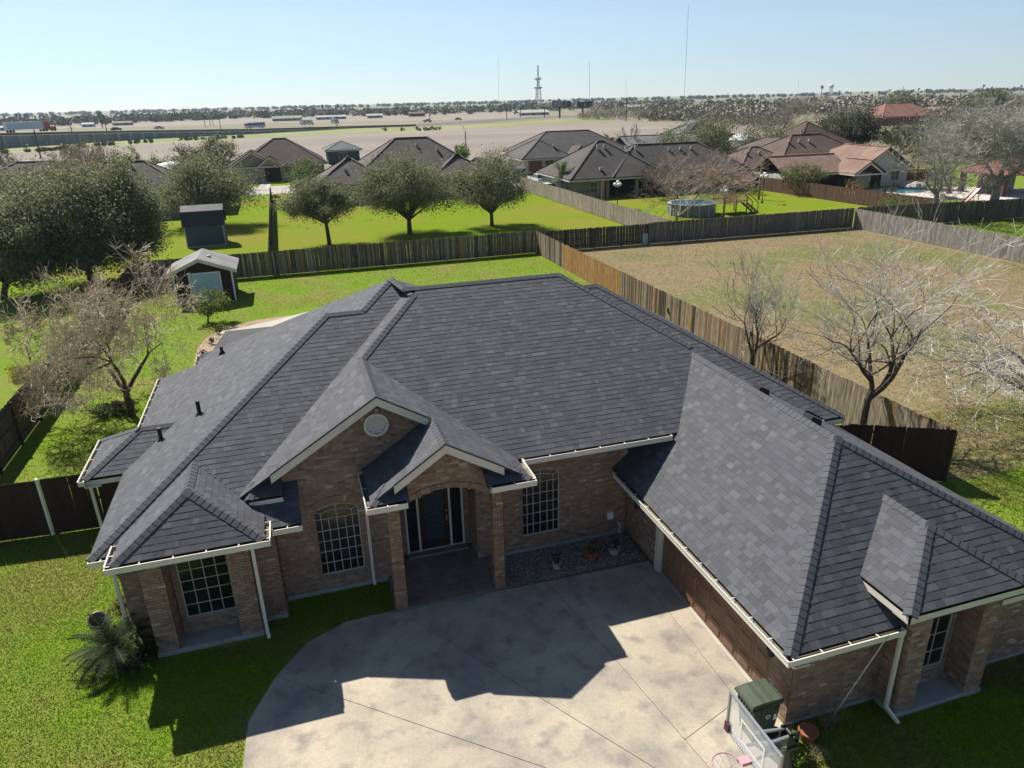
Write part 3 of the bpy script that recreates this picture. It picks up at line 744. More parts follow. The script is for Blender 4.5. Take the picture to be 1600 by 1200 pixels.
# ---- porch floor: base and tiles
pf = MB(); pf.box(1.30, 4.26, 14.98, 17.22, -.05, .075); po = pf.build('porch_floor', mt['joint'], house)
TI = []
ts = .29
for i in range(11):
    for j in range(8):
        x0, y0 = 1.31 + i * ts, 14.99 + j * ts; x1, y1 = min(x0 + ts - .012, 4.25), min(y0 + ts - .012, 17.2)
        if x1 - x0 < .04 or y1 - y0 < .04: continue
        k = random.uniform(.82, 1.12); h = .088 + random.uniform(-.001, .001); mm = MB(); mm.box(x0, x1, y0, y1, .07, h, (k, k, k)); mm.build('floor_tile', mt['tile'], po)
m = MB(); m.box(1.98, 3.70, 16.98, 17.21, .088, .16); m.build('door_step', mt['tile'], house)
# ---- windows
def window(x0, x1, y, z0, zs, rise, cols, rows, arch=False, lab=None):
    fr = MB(); w = .024; yo = y + .055
    for a, b, c, d in ((x0, x0 + w, z0, zs), (x1 - w, x1, z0, zs), (x0 + w, x1 - w, z0, z0 + w)): fr.box(a, b, yo - .035, yo, c, d)
    zt = lambda x: zs + rise * (1 - ((x - (x0 + x1) / 2) / ((x1 - x0) / 2)) ** 2)
    n = 12 if rise else 1
    for i in range(n):
        a, b = x0 + (x1 - x0) * i / n, x0 + (x1 - x0) * (i + 1) / n
        fr.prism([(a, yo, zt(a) - w), (b, yo, zt(b) - w), (b, yo, zt(b)), (a, yo, zt(a))], (0, -.035, 0))
    f = fr.build('window', mt['muntin'], house)
    if lab: f['label'] = lab
    zr = zs - .24 if arch else zs - w
    xs = [x0 + w / 2 + (x1 - x0 - w) * c for c in cols]; zz = [z0 + w / 2 + (zr - z0 - w / 2) * r for r in rows]
    mu = MB(); b = .0085
    for i, x in enumerate(xs[1:-1]): mu.box(x - b, x + b, yo - .028, yo - .012, z0 + w, zr)
    for z in zz[1:] if arch else zz[1:-1]: mu.box(x0 + w, x1 - w, yo - .0275, yo - .0125, z - b, z + b)
    zi = lambda x: zt(x) - .15
    if arch:
        xa, xb, xm = xs[1], xs[-2], (x0 + x1) / 2; k = 8
        for i in range(k):
            a, c = xa + (xb - xa) * i / k, xa + (xb - xa) * (i + 1) / k
            mu.prism([(a, yo - .012, zi(a) - b), (c, yo - .012, zi(c) - b), (c, yo - .012, zi(c) + b), (a, yo - .012, zi(a) + b)], (0, -.014, 0))
        for s, e in ((xa, x0 + w), (xb, x1 - w)):
            mu.bar((s, yo - .019, zi(s)), (e, yo - .019, zt(e) - w), .014, .022, up=(0, 1, 0)); mu.box(s - b, s + b, yo - .027, yo - .013, zr, zi(s))
        mu.box(xm - b, xm + b, yo - .029, yo - .011, zr + b, zt(xm) - w)
    mu.build('muntin', mt['muntin'], f)
    for i in range(len(xs) - 1):
        for j in range(len(zz) - 1):
            m = MB(); m.box(xs[i] + b, xs[i + 1] - b, yo - .006 + random.uniform(-.001, .001), yo + .004, zz[j] + b, zz[j + 1] - b); m.build('pane', mt['pane'], f)
    if arch or rise:
        m = MB(); nn = 10
        P = [(x0 + w, yo - .004, zz[-1])] + [(x1 - w, yo - .004, zz[-1])] + [(x1 - w - (x1 - x0 - 2 * w) * i / nn, yo - .004, zt(x1 - w - (x1 - x0 - 2 * w) * i / nn) - w * .5) for i in range(nn + 1)]
        m.prism(P, (0, .008, 0)); m.build('arch_pane', mt['pane'], f)
CO = [0, .145, .31, .5, .69, .855, 1]
window(-.36, .75, 16.4, .55, 2.44, .16, CO, [0, .2, .41, .6, .79, 1], True, 'arched window with cream grid beside the left porch column')
window(5.13, 6.24, 16.4, .53, 2.42, .16, CO, [0, .2, .41, .6, .79, 1], True, 'arched window with cream grid above the gravel bed')
window(-3.56, -2.44, 15.75, .56, 2.36, 0, [0, .25, .5, .75, 1], [0, .19, .40, .57, .74, .91, 1], False, 'square dark window with cream grid between the bay columns')
window(11.42, 12.18, 8.9, .50, 1.84, .14, [0, .06, .53, 1], [0, .31, .65, .98], False, 'dark gridded window in the bumped out garage corner')
# ---- front door with sidelights
d = MB(); d.box(2.0, 3.66, 17.26, 17.3, .16, 2.55); do = d.build('door_unit', mt['black'], house)
m = MB()
for x in (2.0, 2.34, 3.24, 3.60): m.box(x, x + .055, 17.18, 17.26, .16, 2.5)
m.box(2.0, 3.655, 17.185, 17.255, 2.5, 2.56); m.box(2.06, 3.6, 17.19, 17.25, .155, .18); m.build('door_frame', mt['trim'], do)
m = MB(); m.box(2.41, 3.225, 17.215, 17.255, .19, 2.49)
dm = m.build('front_door', mt['darkwood'], house)
m = MB(); P = []
for a in np.linspace(0, math.pi, 13): P.append((2.817 + .27 * math.cos(a), 17.212, 1.95 + .22 * math.sin(a)))
P += [(2.547, 17.212, .45), (3.087, 17.212, .45)]; m.prism(P, (0, -.012, 0)); m.build('door_glass', M('doorglass', (.02, .032, .045), .25, (.05, .07, .09), 9., stretch=(1, 1, 3)), dm)
m = MB(); m.box(3.15, 3.19, 17.17, 17.213, 1.02, 1.2); m.lathe([(.03, 0), (.035, .03), (.01, .06)], (3.17, 17.2, 1.13), 10, axis=(0, -1, 0)); m.lathe([(.03, 0), (.028, .025)], (3.17, 17.205, 1.34), 10, axis=(0, -1, 0)); m.build('handle', mt['brass'], dm)
for x0, x1 in ((2.06, 2.335), (3.30, 3.595)):
    m = MB(); m.box(x0, x1, 17.225, 17.25, .19, 2.49); m.build('sidelight', mt['pane'], do)
# ---- round louvred vent in the big gable
m = MB(); ce = np.array([1.41, 16.385, 4.62]); R = .31; kk = 28
for i in range(kk):
    a, b = 2 * math.pi * i / kk, 2 * math.pi * (i + 1) / kk
    pt = lambda r, a: ce + (r * math.cos(a), 0, r * math.sin(a))
    m.prism([pt(R - .07, a), pt(R - .07, b), pt(R, b), pt(R, a)], (0, -.05, 0))
vent = m.build('gable_vent', mt['trim'], house)
m = MB()
for i in range(kk):
    a, b = 2 * math.pi * i / kk, 2 * math.pi * (i + 1) / kk
    m.prism([pt(R + .02, a + .01), pt(R + .02, b - .01), pt(R + .125, b - .01), pt(R + .125, a + .01)], (0, -.012, 0), np.array(random.choice(_bv)) * .85)
m.build('brick_ring', mt['brick'], vent)
for i in range(6):
    z = -.19 + i * .076; hw = math.sqrt(max((R - .075) ** 2 - z * z, .001))
    m = MB(); m.prism([ce + (-hw, -.005, z + .03), ce + (hw, -.005, z + .03), ce + (hw, -.035, z - .025), ce + (-hw, -.035, z - .025)], (0, .008, .008)); m.build('louvre', mt['trim'], vent)
# soldier course under the big gable rakes and brick arches over windows
def soldier(pts, out, h=.2, th=.014):
    it = MB()
    for (a, b) in zip(pts[:-1], pts[1:]):
        a, b = np.array(a, float), np.array(b, float); d = b - a; L = np.linalg.norm(d); d /= L; n = np.cross(d, out); n /= np.linalg.norm(n)
        if n[2] > 0: n = -n
        k = max(1, int(L / .078))
        for i in range(k):
            o = a + d * (L * i / k + .005); it.cell(o, d * (L / k - .010), n * h, np.array(out) * th, np.array(random.choices(_bv, _bw)[0]) * random.uniform(.8, 1.05))
    return tag(it.build('soldier_bricks', mt['brick'], house), kind='stuff')
o_ = (0, -1, 0)
soldier([(-1.2, 16.392, zg(-1.2) - .24), (1.45, 16.392, zg(1.45) - .24)], o_); soldier([(1.45, 16.392, zg(1.45) - .24), (2.7, 16.392, zg(2.7) - .24)], o_)
soldier([(1.75, 15.124, zq(1.75) - .2), (XQ, 15.124, zq(XQ) - .2)], o_, .17); soldier([(XQ, 15.124, zq(XQ) - .2), (4.1, 15.124, zq(4.1) - .2)], o_, .17)
for xc, y, r0, hw, zs in ((.195, 16.394, .16, .62, 2.68), (5.685, 16.394, .16, .62, 2.68), (2.78, 15.122, .38, 1.2, 3.02)):
    pts = [(xc + hw * t, y, zs + r0 * (1 - t * t)) for t in np.linspace(-1, 1, 9)]; soldier(pts, o_, .13 if hw > 1 else .17, .02)
for xc in (.195, 5.685):
    for s in (-1, 1):
        soldier([(xc + s * .70 + .06, 16.394, .42), (xc + s * .70 + .06, 16.394, 2.62)], o_, .12, .012)
    soldier([(xc - .62, 16.394, .52), (xc + .62, 16.394, .52)], o_, .13, .02)
# ---- garage door: raised panels
gd = MB(); gd.box(8.40, 8.45, 9.62, 14.30, .03, 2.14); gdo = gd.build('garage_door', mt['brownpaint'], house)
for r in range(4):
    zz0, zz1 = .05 + r * .522, .05 + (r + 1) * .522 - .012
    for c in range(8):
        y0 = 9.66 + c * .579; y1 = y0 + .579 - .012
        m = MB(); m.cell((8.392, y0 - .0, zz0), (.008, 0, 0), (0, y1 - y0, 0), (0, 0, zz1 - zz0))
        i0, i1 = .07, .115
        V = [(8.391, y0 + i0, zz0 + i0), (8.391, y1 - i0, zz0 + i0), (8.391, y1 - i0, zz1 - i0), (8.391, y0 + i0, zz1 - i0), (8.368, y0 + i1, zz0 + i1), (8.368, y1 - i1, zz0 + i1), (8.368, y1 - i1, zz1 - i1), (8.368, y0 + i1, zz1 - i1)]
        m.raw(V, [[0, 4, 5, 1], [1, 5, 6, 2], [2, 6, 7, 3], [3, 7, 4, 0], [4, 7, 6, 5]]); m.build('door_panel', mt['brownpaint'], gdo)
m = MB(); m.box(8.29, 8.42, 14.31, 14.53, .0, 2.2); m.build('door_jamb', mt['trim'], house)
m = MB(); m.box(8.31, 8.40, 9.62, 14.30, 2.14, 2.2); m.build('door_header', mt['trim'], house)
m = MB(); m.box(8.305, 8.55, 9.62, 14.3, -.05, .028); m.build('garage_sill', mt['palecon'], house)
# ---- downspouts
def spout(pts, out=(0, -1, 0)):
    m = MB()
    for a, b in zip(pts[:-1], pts[1:]): m.bar(a, b, .075, .055, up=out if abs(np.dot(np.array(b) - np.array(a), out)) < .2 else (1, 0, 0))
    m.build('downspout', mt['gutter'], house)
spout([(-1.62, 14.62, 2.92), (-1.78, 15.19, 2.75), (-1.78, 15.19, .18), (-1.74, 15.0, .06)])
spout([(.86, 16.1, 3.32), (.94, 16.35, 3.1), (.94, 16.35, .18), (.94, 16.2, .08)])
spout([(10.37, 8.49, 2.12), (10.37, 8.49, .28), (10.47, 8.22, .06)])
spout([(-4.62, 14.75, 2.9), (-4.88, 15.84, 2.7), (-4.88, 15.84, .1)])
spout([(-6.0, 19.55, 2.72), (-6.0, 19.62, .05)]); spout([(-5.0, 19.55, 2.72), (-4.95, 19.62, .05)])
# ---- roof penetrations
def onroof(px, py, pl):
    d = ray(px, py); n = np.array([-pl[0], -pl[1], 1]); t = (pl[2] - n @ CAMP) / (n @ d); return CAMP + d * t
for px, py, h in ((252, 687, .36), (312, 647, .40), (347, 551, .22)):
    p = onroof(px, py, P1); m = MB(); m.lathe([(.13, -.08), (.07, .05), (.055, .06), (.055, h), (.04, h)], p, 12); m.build('vent_pipe', mt['black'], house)
for px, py in ((1190, 602), (1270, 648)):
    p = onroof(px, py, GL); x = XG + .12; y = p[1]; z = ZG - .05; y = float(G(px, py, ZG)[1])
    m = MB(); m.prism([(x + .0, y - .15, z - .06), (x + .36, y - .15, z - .24), (x + .36, y - .15, z - .06), (x + .08, y - .15, z + .08)], (0, .3, 0)); m.build('exhaust_vent', mt['black'], house)
# wall lanterns by the garage, box and spigot by the gravel
for y in (15.37, 9.42):
    m = MB(); m.box(8.27, 8.322, y - .05, y + .05, 1.55, 1.75); m.bar((8.26, y, 1.7), (8.17, y, 1.72), .02, .02); m.lathe([(.03, 0), (.075, .04), (.085, .18), (.10, .2), (.02, .28)], (8.14, y, 1.42), 8); m.build('wall_lantern', mt['iron'], house)
m = MB(); m.box(7.72, 7.88, 16.30, 16.39, .60, .82); m.build('outlet_box', mt['white'], house)
m = MB(); m.tubes([(8.10, 16.3, .05), (8.06, 16.35, .4)], [(8.10, 16.3, .42), (8.06, 16.23, .42)], .02, .02, 6); m.build('spigot', mt['white'], house)
m = MB(); m.box(4.30, 4.36, 16.35, 16.39, 1.9, 2.0); m.build('door_bell', mt['trim'], house)
# side porch posts under the small hip
m = MB(); m.box(-4.9, -4.4, 19.9, 21.9, .02, 2.7); m.build('porch_wall', mt['mortar'], house)
# ================================================================ things beside the house
# ---- wheeled bin
t = thing('wheeled_bin', (7.64, 8.98, 0), 'dark green wheeled rubbish bin standing at the garage corner', 'bin')
def frustum(m, a, b, z0, z1, col=(1, 1, 1)):
    V = [(a[0], a[2], z0), (a[1], a[2], z0), (a[1], a[3], z0), (a[0], a[3], z0), (b[0], b[2], z1), (b[1], b[2], z1), (b[1], b[3], z1), (b[0], b[3], z1)]
    m.arr(V, QBOX, col)
m = MB(); frustum(m, (7.42, 7.86, 8.76, 9.20), (7.33, 7.94, 8.72, 9.26), .06, .94)
m.box(7.31, 7.96, 8.70, 9.28, .94, 1.0)
for i in range(6): m.box(7.30, 7.335, 8.76 + i * .085, 8.785 + i * .085, .80, .94)
for i in range(5): m.box(7.42 + i * .1, 7.445 + i * .1, 8.685, 8.72, .80, .94)
m.build('body', mt['bin'], t)
m = MB(); V = []
rows = [(7.27, 1.015, .0), (7.30, 1.05, .02), (7.50, 1.075, .02), (7.60, 1.072, .02), (7.66, 1.079, .02), (7.72, 1.079, .02), (7.78, 1.072, .02), (7.93, 1.075, .02), (7.99, 1.03, .03)]
for x, z, ins in rows: V += [(x, 8.675 + ins, z - .05), (x, 8.69 + ins, z), (x, 9.29 - ins, z), (x, 9.305 - ins, z - .05)]
n = len(rows); Fs = []
for i in range(n - 1):
    for j in range(3): Fs.append([i * 4 + j, i * 4 + 4 + j, i * 4 + 5 + j, i * 4 + 1 + j])
Fs.append([0, 1, 2, 3]); Fs.append([4 * n - 1, 4 * n - 2, 4 * n - 3, 4 * n - 4])
Fs.append([0, 3, 4 * n - 1, 4 * n - 4])
m.raw(V, Fs); m.build('lid', mt['bin'], t)
m = MB(); m.tubes([(8.01, 8.76, 1.0)], [(8.01, 9.22, 1.0)], .016, .016, 8)
for y in (8.78, 8.92, 9.06, 9.2): m.box(7.95, 8.03, y - .015, y + .015, .975, 1.02)
m.build('handle', mt['black'], t)
for y in (8.74, 9.17):
    m = MB(); m.lathe([(.13, 0), (.14, .02), (.14, .045), (.13, .06)], (7.9, y, .14), 16, axis=(0, 1, 0)); m.build('wheel', mt['rubber'], t)
m = MB()
for i in range(16):
    a = 2 * math.pi * i / 16; b = a + 2 * math.pi / 16
    if i % 5 == 4: continue
    m.prism([(7.66 + .05 * math.cos(a), 8.705, .70 + .05 * math.sin(a)), (7.66 + .05 * math.cos(b), 8.705, .70 + .05 * math.sin(b)), (7.66 + .035 * math.cos(b), 8.705, .70 + .035 * math.sin(b)), (7.66 + .035 * math.cos(a), 8.705, .70 + .035 * math.sin(a))], (0, -.012, 0))
m.build('emblem', mt['white'], t)
m = MB(); m.prism([(7.80, 8.716, .56), (7.86, 8.716, .58), (7.855, 8.716, .70), (7.81, 8.716, .72)], (0, -.008, 0)); m.build('sticker', mt['white'], t)
# ---- basketball hoop
t = thing('basketball_hoop', (6.42, 6.8, 0), 'pole mounted basketball hoop with clear backboard and pink rim beside the driveway', 'basketball hoop')
m = MB(); m.box(6.37, 6.47, 6.75, 6.85, -.05, 2.62); m.build('pole', M('poledark', (.05, .045, .045), .5), t)
bx, y0, y1, z0, z1 = 5.70, 6.08, 7.38, 2.45, 3.24
m = MB(); w = .035
m.box(bx - .02, bx + .02, y0, y1, z1 - w, z1); m.box(bx - .02, bx + .02, y0, y1, z0, z0 + w); m.box(bx - .0199, bx + .0199, y0, y0 + w, z0 + w, z1 - w); m.box(bx - .0199, bx + .0199, y1 - w, y1, z0 + w, z1 - w)
m.build('frame', mt['metal'], t)
m = MB(); m.box(bx - .006, bx + .006, y0 + w, y1 - w, z0 + w, z1 - w); b = m.build('backboard', mt['acrylic'], t)
m = MB(); yc = (y0 + y1) / 2
for a, c, d, e in ((yc - .3, yc - .265, 2.58, 3.0), (yc + .265, yc + .3, 2.58, 3.0), (yc - .264, yc + .264, 2.965, 3.0), (yc - .264, yc + .264, 2.58, 2.615)): m.box(bx - .010, bx - .0065, a, c, d, e)
m.build('target_square', mt['white'], b)
for ya, yb in ((y1 - .10, y1 + .012), (y0 - .012, y0 + .10)):
    m = MB(); m.box(bx - .035, bx + .03, ya, yb, z0 - .012, z0 + .16); m.build('corner_pad', mt['pad'], t)
rc = np.array([5.29, yc, 2.50]); RR = .228; k = 28
ring = [rc + (RR * math.cos(2 * math.pi * i / k), RR * math.sin(2 * math.pi * i / k), 0) for i in range(k)]
m = MB(); m.tubes(ring, ring[1:] + ring[:1], .013, .013, 6); m.box(5.51, 5.69, yc - .065, yc + .065, 2.44, 2.505); m.build('rim', M('rimp', (.50, .28, .30), .5), t)
m = MB(); A = []; B = []
for i in range(12):
    a0 = 2 * math.pi * i / 12
    for s in (1, -1):
        pr = None
        for j in range(5):
            a = a0 + s * j * math.pi / 12; r = RR * (1 - .12 * j + .01 * j * j); p = rc + (r * math.cos(a), r * math.sin(a), -.09 * j)
            if pr is not None: A.append(pr); B.append(p)
            pr = p
m.tubes(A, B, .004, .004, 3); m.build('net', mt['white'], t)
m = MB()
for dy in (-.13, .13):
    for z in (2.62, 2.86): m.bar((bx + .02, yc + dy, z), (6.45, 6.8 + dy * .5, z - .15), .035, .035)
m.build('arm', mt['metal'], t)
m = MB(); m.box(6.33, 6.56, 6.68, 6.92, 2.42, 2.5); m.box(6.34, 6.55, 6.7, 6.72, 2.5, 2.78); m.box(6.34, 6.55, 6.88, 6.9, 2.5, 2.78); m.tubes([(6.5, 6.66, 2.6), (6.42, 6.66, 2.72)], [(6.5, 6.94, 2.6), (6.42, 6.94, 2.72)], .03, .03, 8, caps=True); m.build('bracket', mt['black'], t)
# ---- leaning pole
m = MB(); p, q = np.array([9.02, 8.62, .0]), np.array([9.98, 8.44, 2.26]); m.tubes([p], [q], .013, .016, 8); mid = (p + q) / 2; m.tubes([mid - (q - p) * .02], [mid + (q - p) * .02], .022, .022, 8); m.bar(mid, mid + (-.1, -.02, .05), .015, .015)
tag(m.build('metal_pole', mt['metal'], None, org=(9.02, 8.62, 0)), 'thin metal pole leaning against the garage gutter', 'pole')
# ---- gravel bed and pots
GB = [(4.28, 14.98), (8.29, 14.9), (8.29, 16.35), (4.28, 16.35)]
sheet('gravel_bed', GB, .03, M('gravelbase', (.16, .145, .125), .95))
n = 5200; P = np.stack([rng.uniform(4.28, 8.28, n), rng.uniform(14.97, 16.35, n), np.full(n, .035)], 1)
r = rng.uniform(.012, .036, n); dirs = np.array([[1, 0, 0], [0, 1, 0], [-1, 0, 0], [0, -1, 0], [0, 0, 1]], float)
V = P[:, None] + dirs[None] * r[:, None, None] * rng.uniform(.6, 1.25, (n, 5, 3)); V[:, :, :2] += rng.normal(0, .004, (n, 5, 2))
Fq = (np.array([[0, 1, 4], [1, 2, 4], [2, 3, 4], [3, 0, 4]])[None] + (np.arange(n) * 5)[:, None, None]).reshape(-1, 3)
pal = np.array([[.34, .29, .23], [.42, .38, .32], [.25, .21, .17], [.30, .23, .17], [.20, .18, .16], [.5, .46, .4]]) * .8
m = MB(); m.arr(V.reshape(-1, 3), Fq, np.repeat(pal[rng.integers(0, 6, n)], 4, 0)); tag(m.build('gravel', mt['stone']), kind='stuff')
def pot(x, y, r, h, mat, label, leaf=None, n=60, z=.03):
    t = thing('plant_pot', (x, y, z), label, 'plant pot')
    m = MB(); m.lathe([(r * .65, 0), (r * .95, h * .8), (r * 1.08, h * .82), (r * 1.08, h), (r * .92, h), (r * .9, h * .9)], (x, y, z), 16); m.build('pot', mat, t, smooth=False)
    m = MB(); m.lathe([(r * .9, h * .86), (r * .88, h * .88)], (x, y, z), 14); m.build('soil', mt['soil'], t)
    if leaf is not None:
        m = MB(); q = rng.normal(0, 1, (n, 3)) * (r * .55, r * .55, h * .45) + (x, y, z + h * 1.25); m.leaves(q, .10, leaf); m.tubes(np.tile([[x, y, z + h * .85]], (8, 1)) + rng.normal(0, .02, (8, 3)), q[:8], .006, .004, 3, (.2, .2, .08)); m.build('foliage', mt['leafsoft'], t)
pot(5.77, 15.36, .13, .20, mt['potwhite'], 'white flower pot with dark leaves nearest the porch on the gravel', np.array([[.06, .08, .03], [.1, .05, .04]]))
pot(6.83, 15.42, .19, .28, mt['terracotta'], 'low terracotta flower pot in the middle of the gravel bed', np.array([[.10, .07, .03], [.07, .06, .03]]))
pot(7.53, 15.44, .16, .22, mt['potwhite'], 'pale patterned flower pot nearest the garage on the gravel', np.array([[.06, .05, .03], [.10, .06, .04]]))
px_ = G(1254, 1157); pot(px_[0], px_[1], .18, .28, mt['terracotta'], 'terracotta pot in the shade behind the basketball pole', None, z=0); bpy.data.objects['plant_pot.003'].location = (8.5, 8.5, 0)
# ---- dry shrub, clumps and bed plants near the garage corner
def twigs(o, n, h, spread, r0, depth=3, droop=.0, up=.55, split=(2, 4), k=3, first=None, long=False):
    """recursive branching; returns P0,P1,r0,r1,level arrays"""
    out = []
    def grow(p, d, L, r, lv):
        segs = (5 if lv < 2 else 3) if long else 3 if lv < 2 else 2
        for s in range(segs):
            d = d + rng.normal(0, .16, 3) + np.array([0, 0, -droop * lv * .12]); d /= np.linalg.norm(d)
            q = p + d * L / segs; r2 = r * ((.90 if long else .86) if s < segs - 1 else .74)
            out.append((p, q, r, r2, lv)); p = q; r = r2
            if (lv > 0 or (long and s > 0)) and s < segs - 1 and lv < depth and rng.random() < .75:
                e = d + rng.normal(0, .75, 3) + (np.array([0, 0, .25]) if long else 0); e /= np.linalg.norm(e); grow(p, e, L * rng.uniform(.42, .62) if long else L * rng.uniform(.5, .75), r * (.5 if long else .6), lv + 1)
        if lv < depth:
            for _ in range(rng.integers(split[0], split[1] + 1)):
                e = d * .9 + rng.normal(0, 1, 3) * spread + np.array([0, 0, up * .5]); e /= np.linalg.norm(e)
                grow(p, e, L * rng.uniform(.62, .88), r * rng.uniform(.62, .8), lv + 1)
    for i in range(n):
        d = np.array(first[i]) if first is not None else np.array([rng.normal(0, spread), rng.normal(0, spread), 1.0]); d = d / np.linalg.norm(d)
        grow(np.array(o, float), d, h, r0, 0)
    return out
def dry_bush(name, loc, label, cat, h, n, col, mat=None, leaf=None, lsize=.06, spread=.55, r0=.012, nl=0, depth=3):
    t = thing(name, loc, label, cat)
    br = twigs(loc, n, h, spread, r0, depth)
    m = MB(); m.tubes([b[0] for b in br], [b[1] for b in br], [b[2] for b in br], [b[3] for b in br], 3, np.array(col)[rng.integers(0, len(col), len(br))]); m.build('stems', mt['twig'], t)
    if leaf is not None:
        e = np.array([b[1] for b in br if b[4] >= 2]); q = e[rng.integers(0, len(e), nl)] + rng.normal(0, .05, (nl, 3)); m = MB(); m.leaves(q, lsize, np.array(leaf)); m.build('leaves', mt['leafsoft'], t)
    return t
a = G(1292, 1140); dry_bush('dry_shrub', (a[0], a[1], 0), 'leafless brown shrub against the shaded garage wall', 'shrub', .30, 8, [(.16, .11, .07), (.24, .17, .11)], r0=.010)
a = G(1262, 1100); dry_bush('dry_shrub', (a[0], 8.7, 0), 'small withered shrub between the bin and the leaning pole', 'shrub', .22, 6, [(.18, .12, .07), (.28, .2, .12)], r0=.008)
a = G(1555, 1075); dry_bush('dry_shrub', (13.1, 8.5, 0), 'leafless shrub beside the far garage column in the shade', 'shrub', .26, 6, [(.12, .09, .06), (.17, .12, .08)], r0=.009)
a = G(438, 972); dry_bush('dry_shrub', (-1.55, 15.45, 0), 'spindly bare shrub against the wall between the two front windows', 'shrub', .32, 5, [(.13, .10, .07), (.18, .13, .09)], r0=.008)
a = G(1275, 1190); dry_bush('grass_clump', (a[0], a[1], 0), 'sunlit straw coloured clump at the foot of the basketball pole', 'plant', .16, 16, [(.36, .27, .16), (.44, .34, .2)], r0=.006, depth=2)
a = G(1243, 1192); dry_bush('leafy_clump', (a[0], a[1], 0), 'bright green leafy clump beside the basketball pole', 'plant', .12, 10, [(.2, .24, .06)], leaf=[(.12, .19, .03), (.2, .22, .04)], nl=260, lsize=.07, depth=2)
a = G(175, 962); dry_bush('leafy_shrub', (-5.15, 16.9, 0), 'green and maroon leaved shrub at the left corner of the house', 'shrub', .26, 9, [(.14, .1, .07)], leaf=[(.10, .16, .03), (.16, .05, .04), (.14, .19, .05), (.2, .2, .08)], nl=420, lsize=.10, depth=2)
dry_bush('leafy_shrub', (-5.0, 18.2, 0), 'reddish leaved low shrub behind the maroon leaved one', 'shrub', .2, 7, [(.14, .1, .07)], leaf=[(.28, .10, .08), (.34, .17, .14), (.12, .14, .05)], nl=220, lsize=.09, depth=2)
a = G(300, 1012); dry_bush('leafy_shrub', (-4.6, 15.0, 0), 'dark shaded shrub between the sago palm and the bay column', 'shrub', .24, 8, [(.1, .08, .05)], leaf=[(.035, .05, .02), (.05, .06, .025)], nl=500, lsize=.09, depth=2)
# ---- sago palm
sx, sy = -5.12, 15.35
t = thing('sago_palm', (sx, sy, 0), 'dark green sago palm with arching fronds on the front lawn', 'palm')
m = MB(); m.lathe([(.16, 0), (.2, .15), (.17, .38), (.08, .46)], (sx, sy, 0), 12, (.7, .7, .7)); m.build('trunk', mt['bark'], t)
for i in range(34):
    a = i * 2.39996; el = 1.25 - 1.2 * (i / 34) ** .8 + rng.normal(0, .05); L = rng.uniform(.95, 1.2)
    m = MB(); p = np.array([sx, sy, .42]); d = np.array([math.cos(a) * math.cos(el), math.sin(a) * math.cos(el), math.sin(el)]); N_ = 13; pts = [p]
    for s in range(N_): d = d + np.array([0, 0, -.085]); d /= np.linalg.norm(d); p = p + d * L / N_; pts.append(p)
    m.tubes(pts[:-1], pts[1:], .011, .008, 3, (.10, .11, .04))
    sd = np.array([-math.sin(a), math.cos(a), 0]); V = []; Q = []
    for s in range(2, N_ + 1):
        for f in (0, .5):
            c = pts[s] * (1 - f) + pts[s - 1] * f; ll = .27 * math.sin(math.pi * min(1, (s - f) / N_ * .86 + .12)); dd = pts[s] - pts[s - 1]; dd = dd / np.linalg.norm(dd)
            for g in (1, -1):
                tip = c + sd * g * ll * .82 + dd * ll * .55 + np.array([0, 0, .10 * ll - rng.uniform(0, .05)]); b0 = len(V)
                V += [c - dd * .016, c + dd * .016, tip]; Q.append([b0, b0 + 1, b0 + 2])
    m.arr(V, Q, np.array([.030, .046, .016]) * rng.uniform(.8, 1.25) * rng.uniform(.8, 1.25, (len(Q), 1))); m.build('frond', mt['frond'], t)
# ---- tipped jar
vx, vy = G(158, 993)[:2]
t = thing('ceramic_jar', (vx, vy, 0), 'dark ceramic jar tipped on the grass behind the sago palm', 'jar')
ax = np.array([.05, -.55, .75]); m = MB(); m.lathe([(.10, -.1), (.20, .10), (.23, .28), (.17, .44), (.20, .50), (.21, .52), (.17, .50), (.14, .40)], (vx, vy + .25, .10), 20, axis=ax); m.build('jar_body', mt['ceramic'], t, smooth=True)
# ---- dish on a pole behind the roof
P = AY(1051, 486, 34.0)
t = thing('dish_antenna', (P[0], 34.0, 0), 'black dish with a silver arm on a pole beside the long fence', 'dish')
m = MB(); m.tubes([(P[0], 34, 0)], [(P[0], 34, P[2])], .03, .03, 8); m.build('pole', mt['iron'], t)
m = MB(); m.lathe([(.03, -.06), (.22, -.03), (.34, .03), (.35, .05), (.2, .0), (.03, -.03)], (P[0], 33.95, P[2]), 20, axis=(-.12, -.55, .5)); m.build('dish', mt['black'], t)
m = MB(); m.lathe([(.05, 0), (.09, .06), (.05, .14)], (P[0], 34, P[2] + .32), 10); m.bar((P[0], 34, P[2] + .02), (P[0], 34, P[2] + .34), .05, .03); m.build('arm', mt['metal'], t)

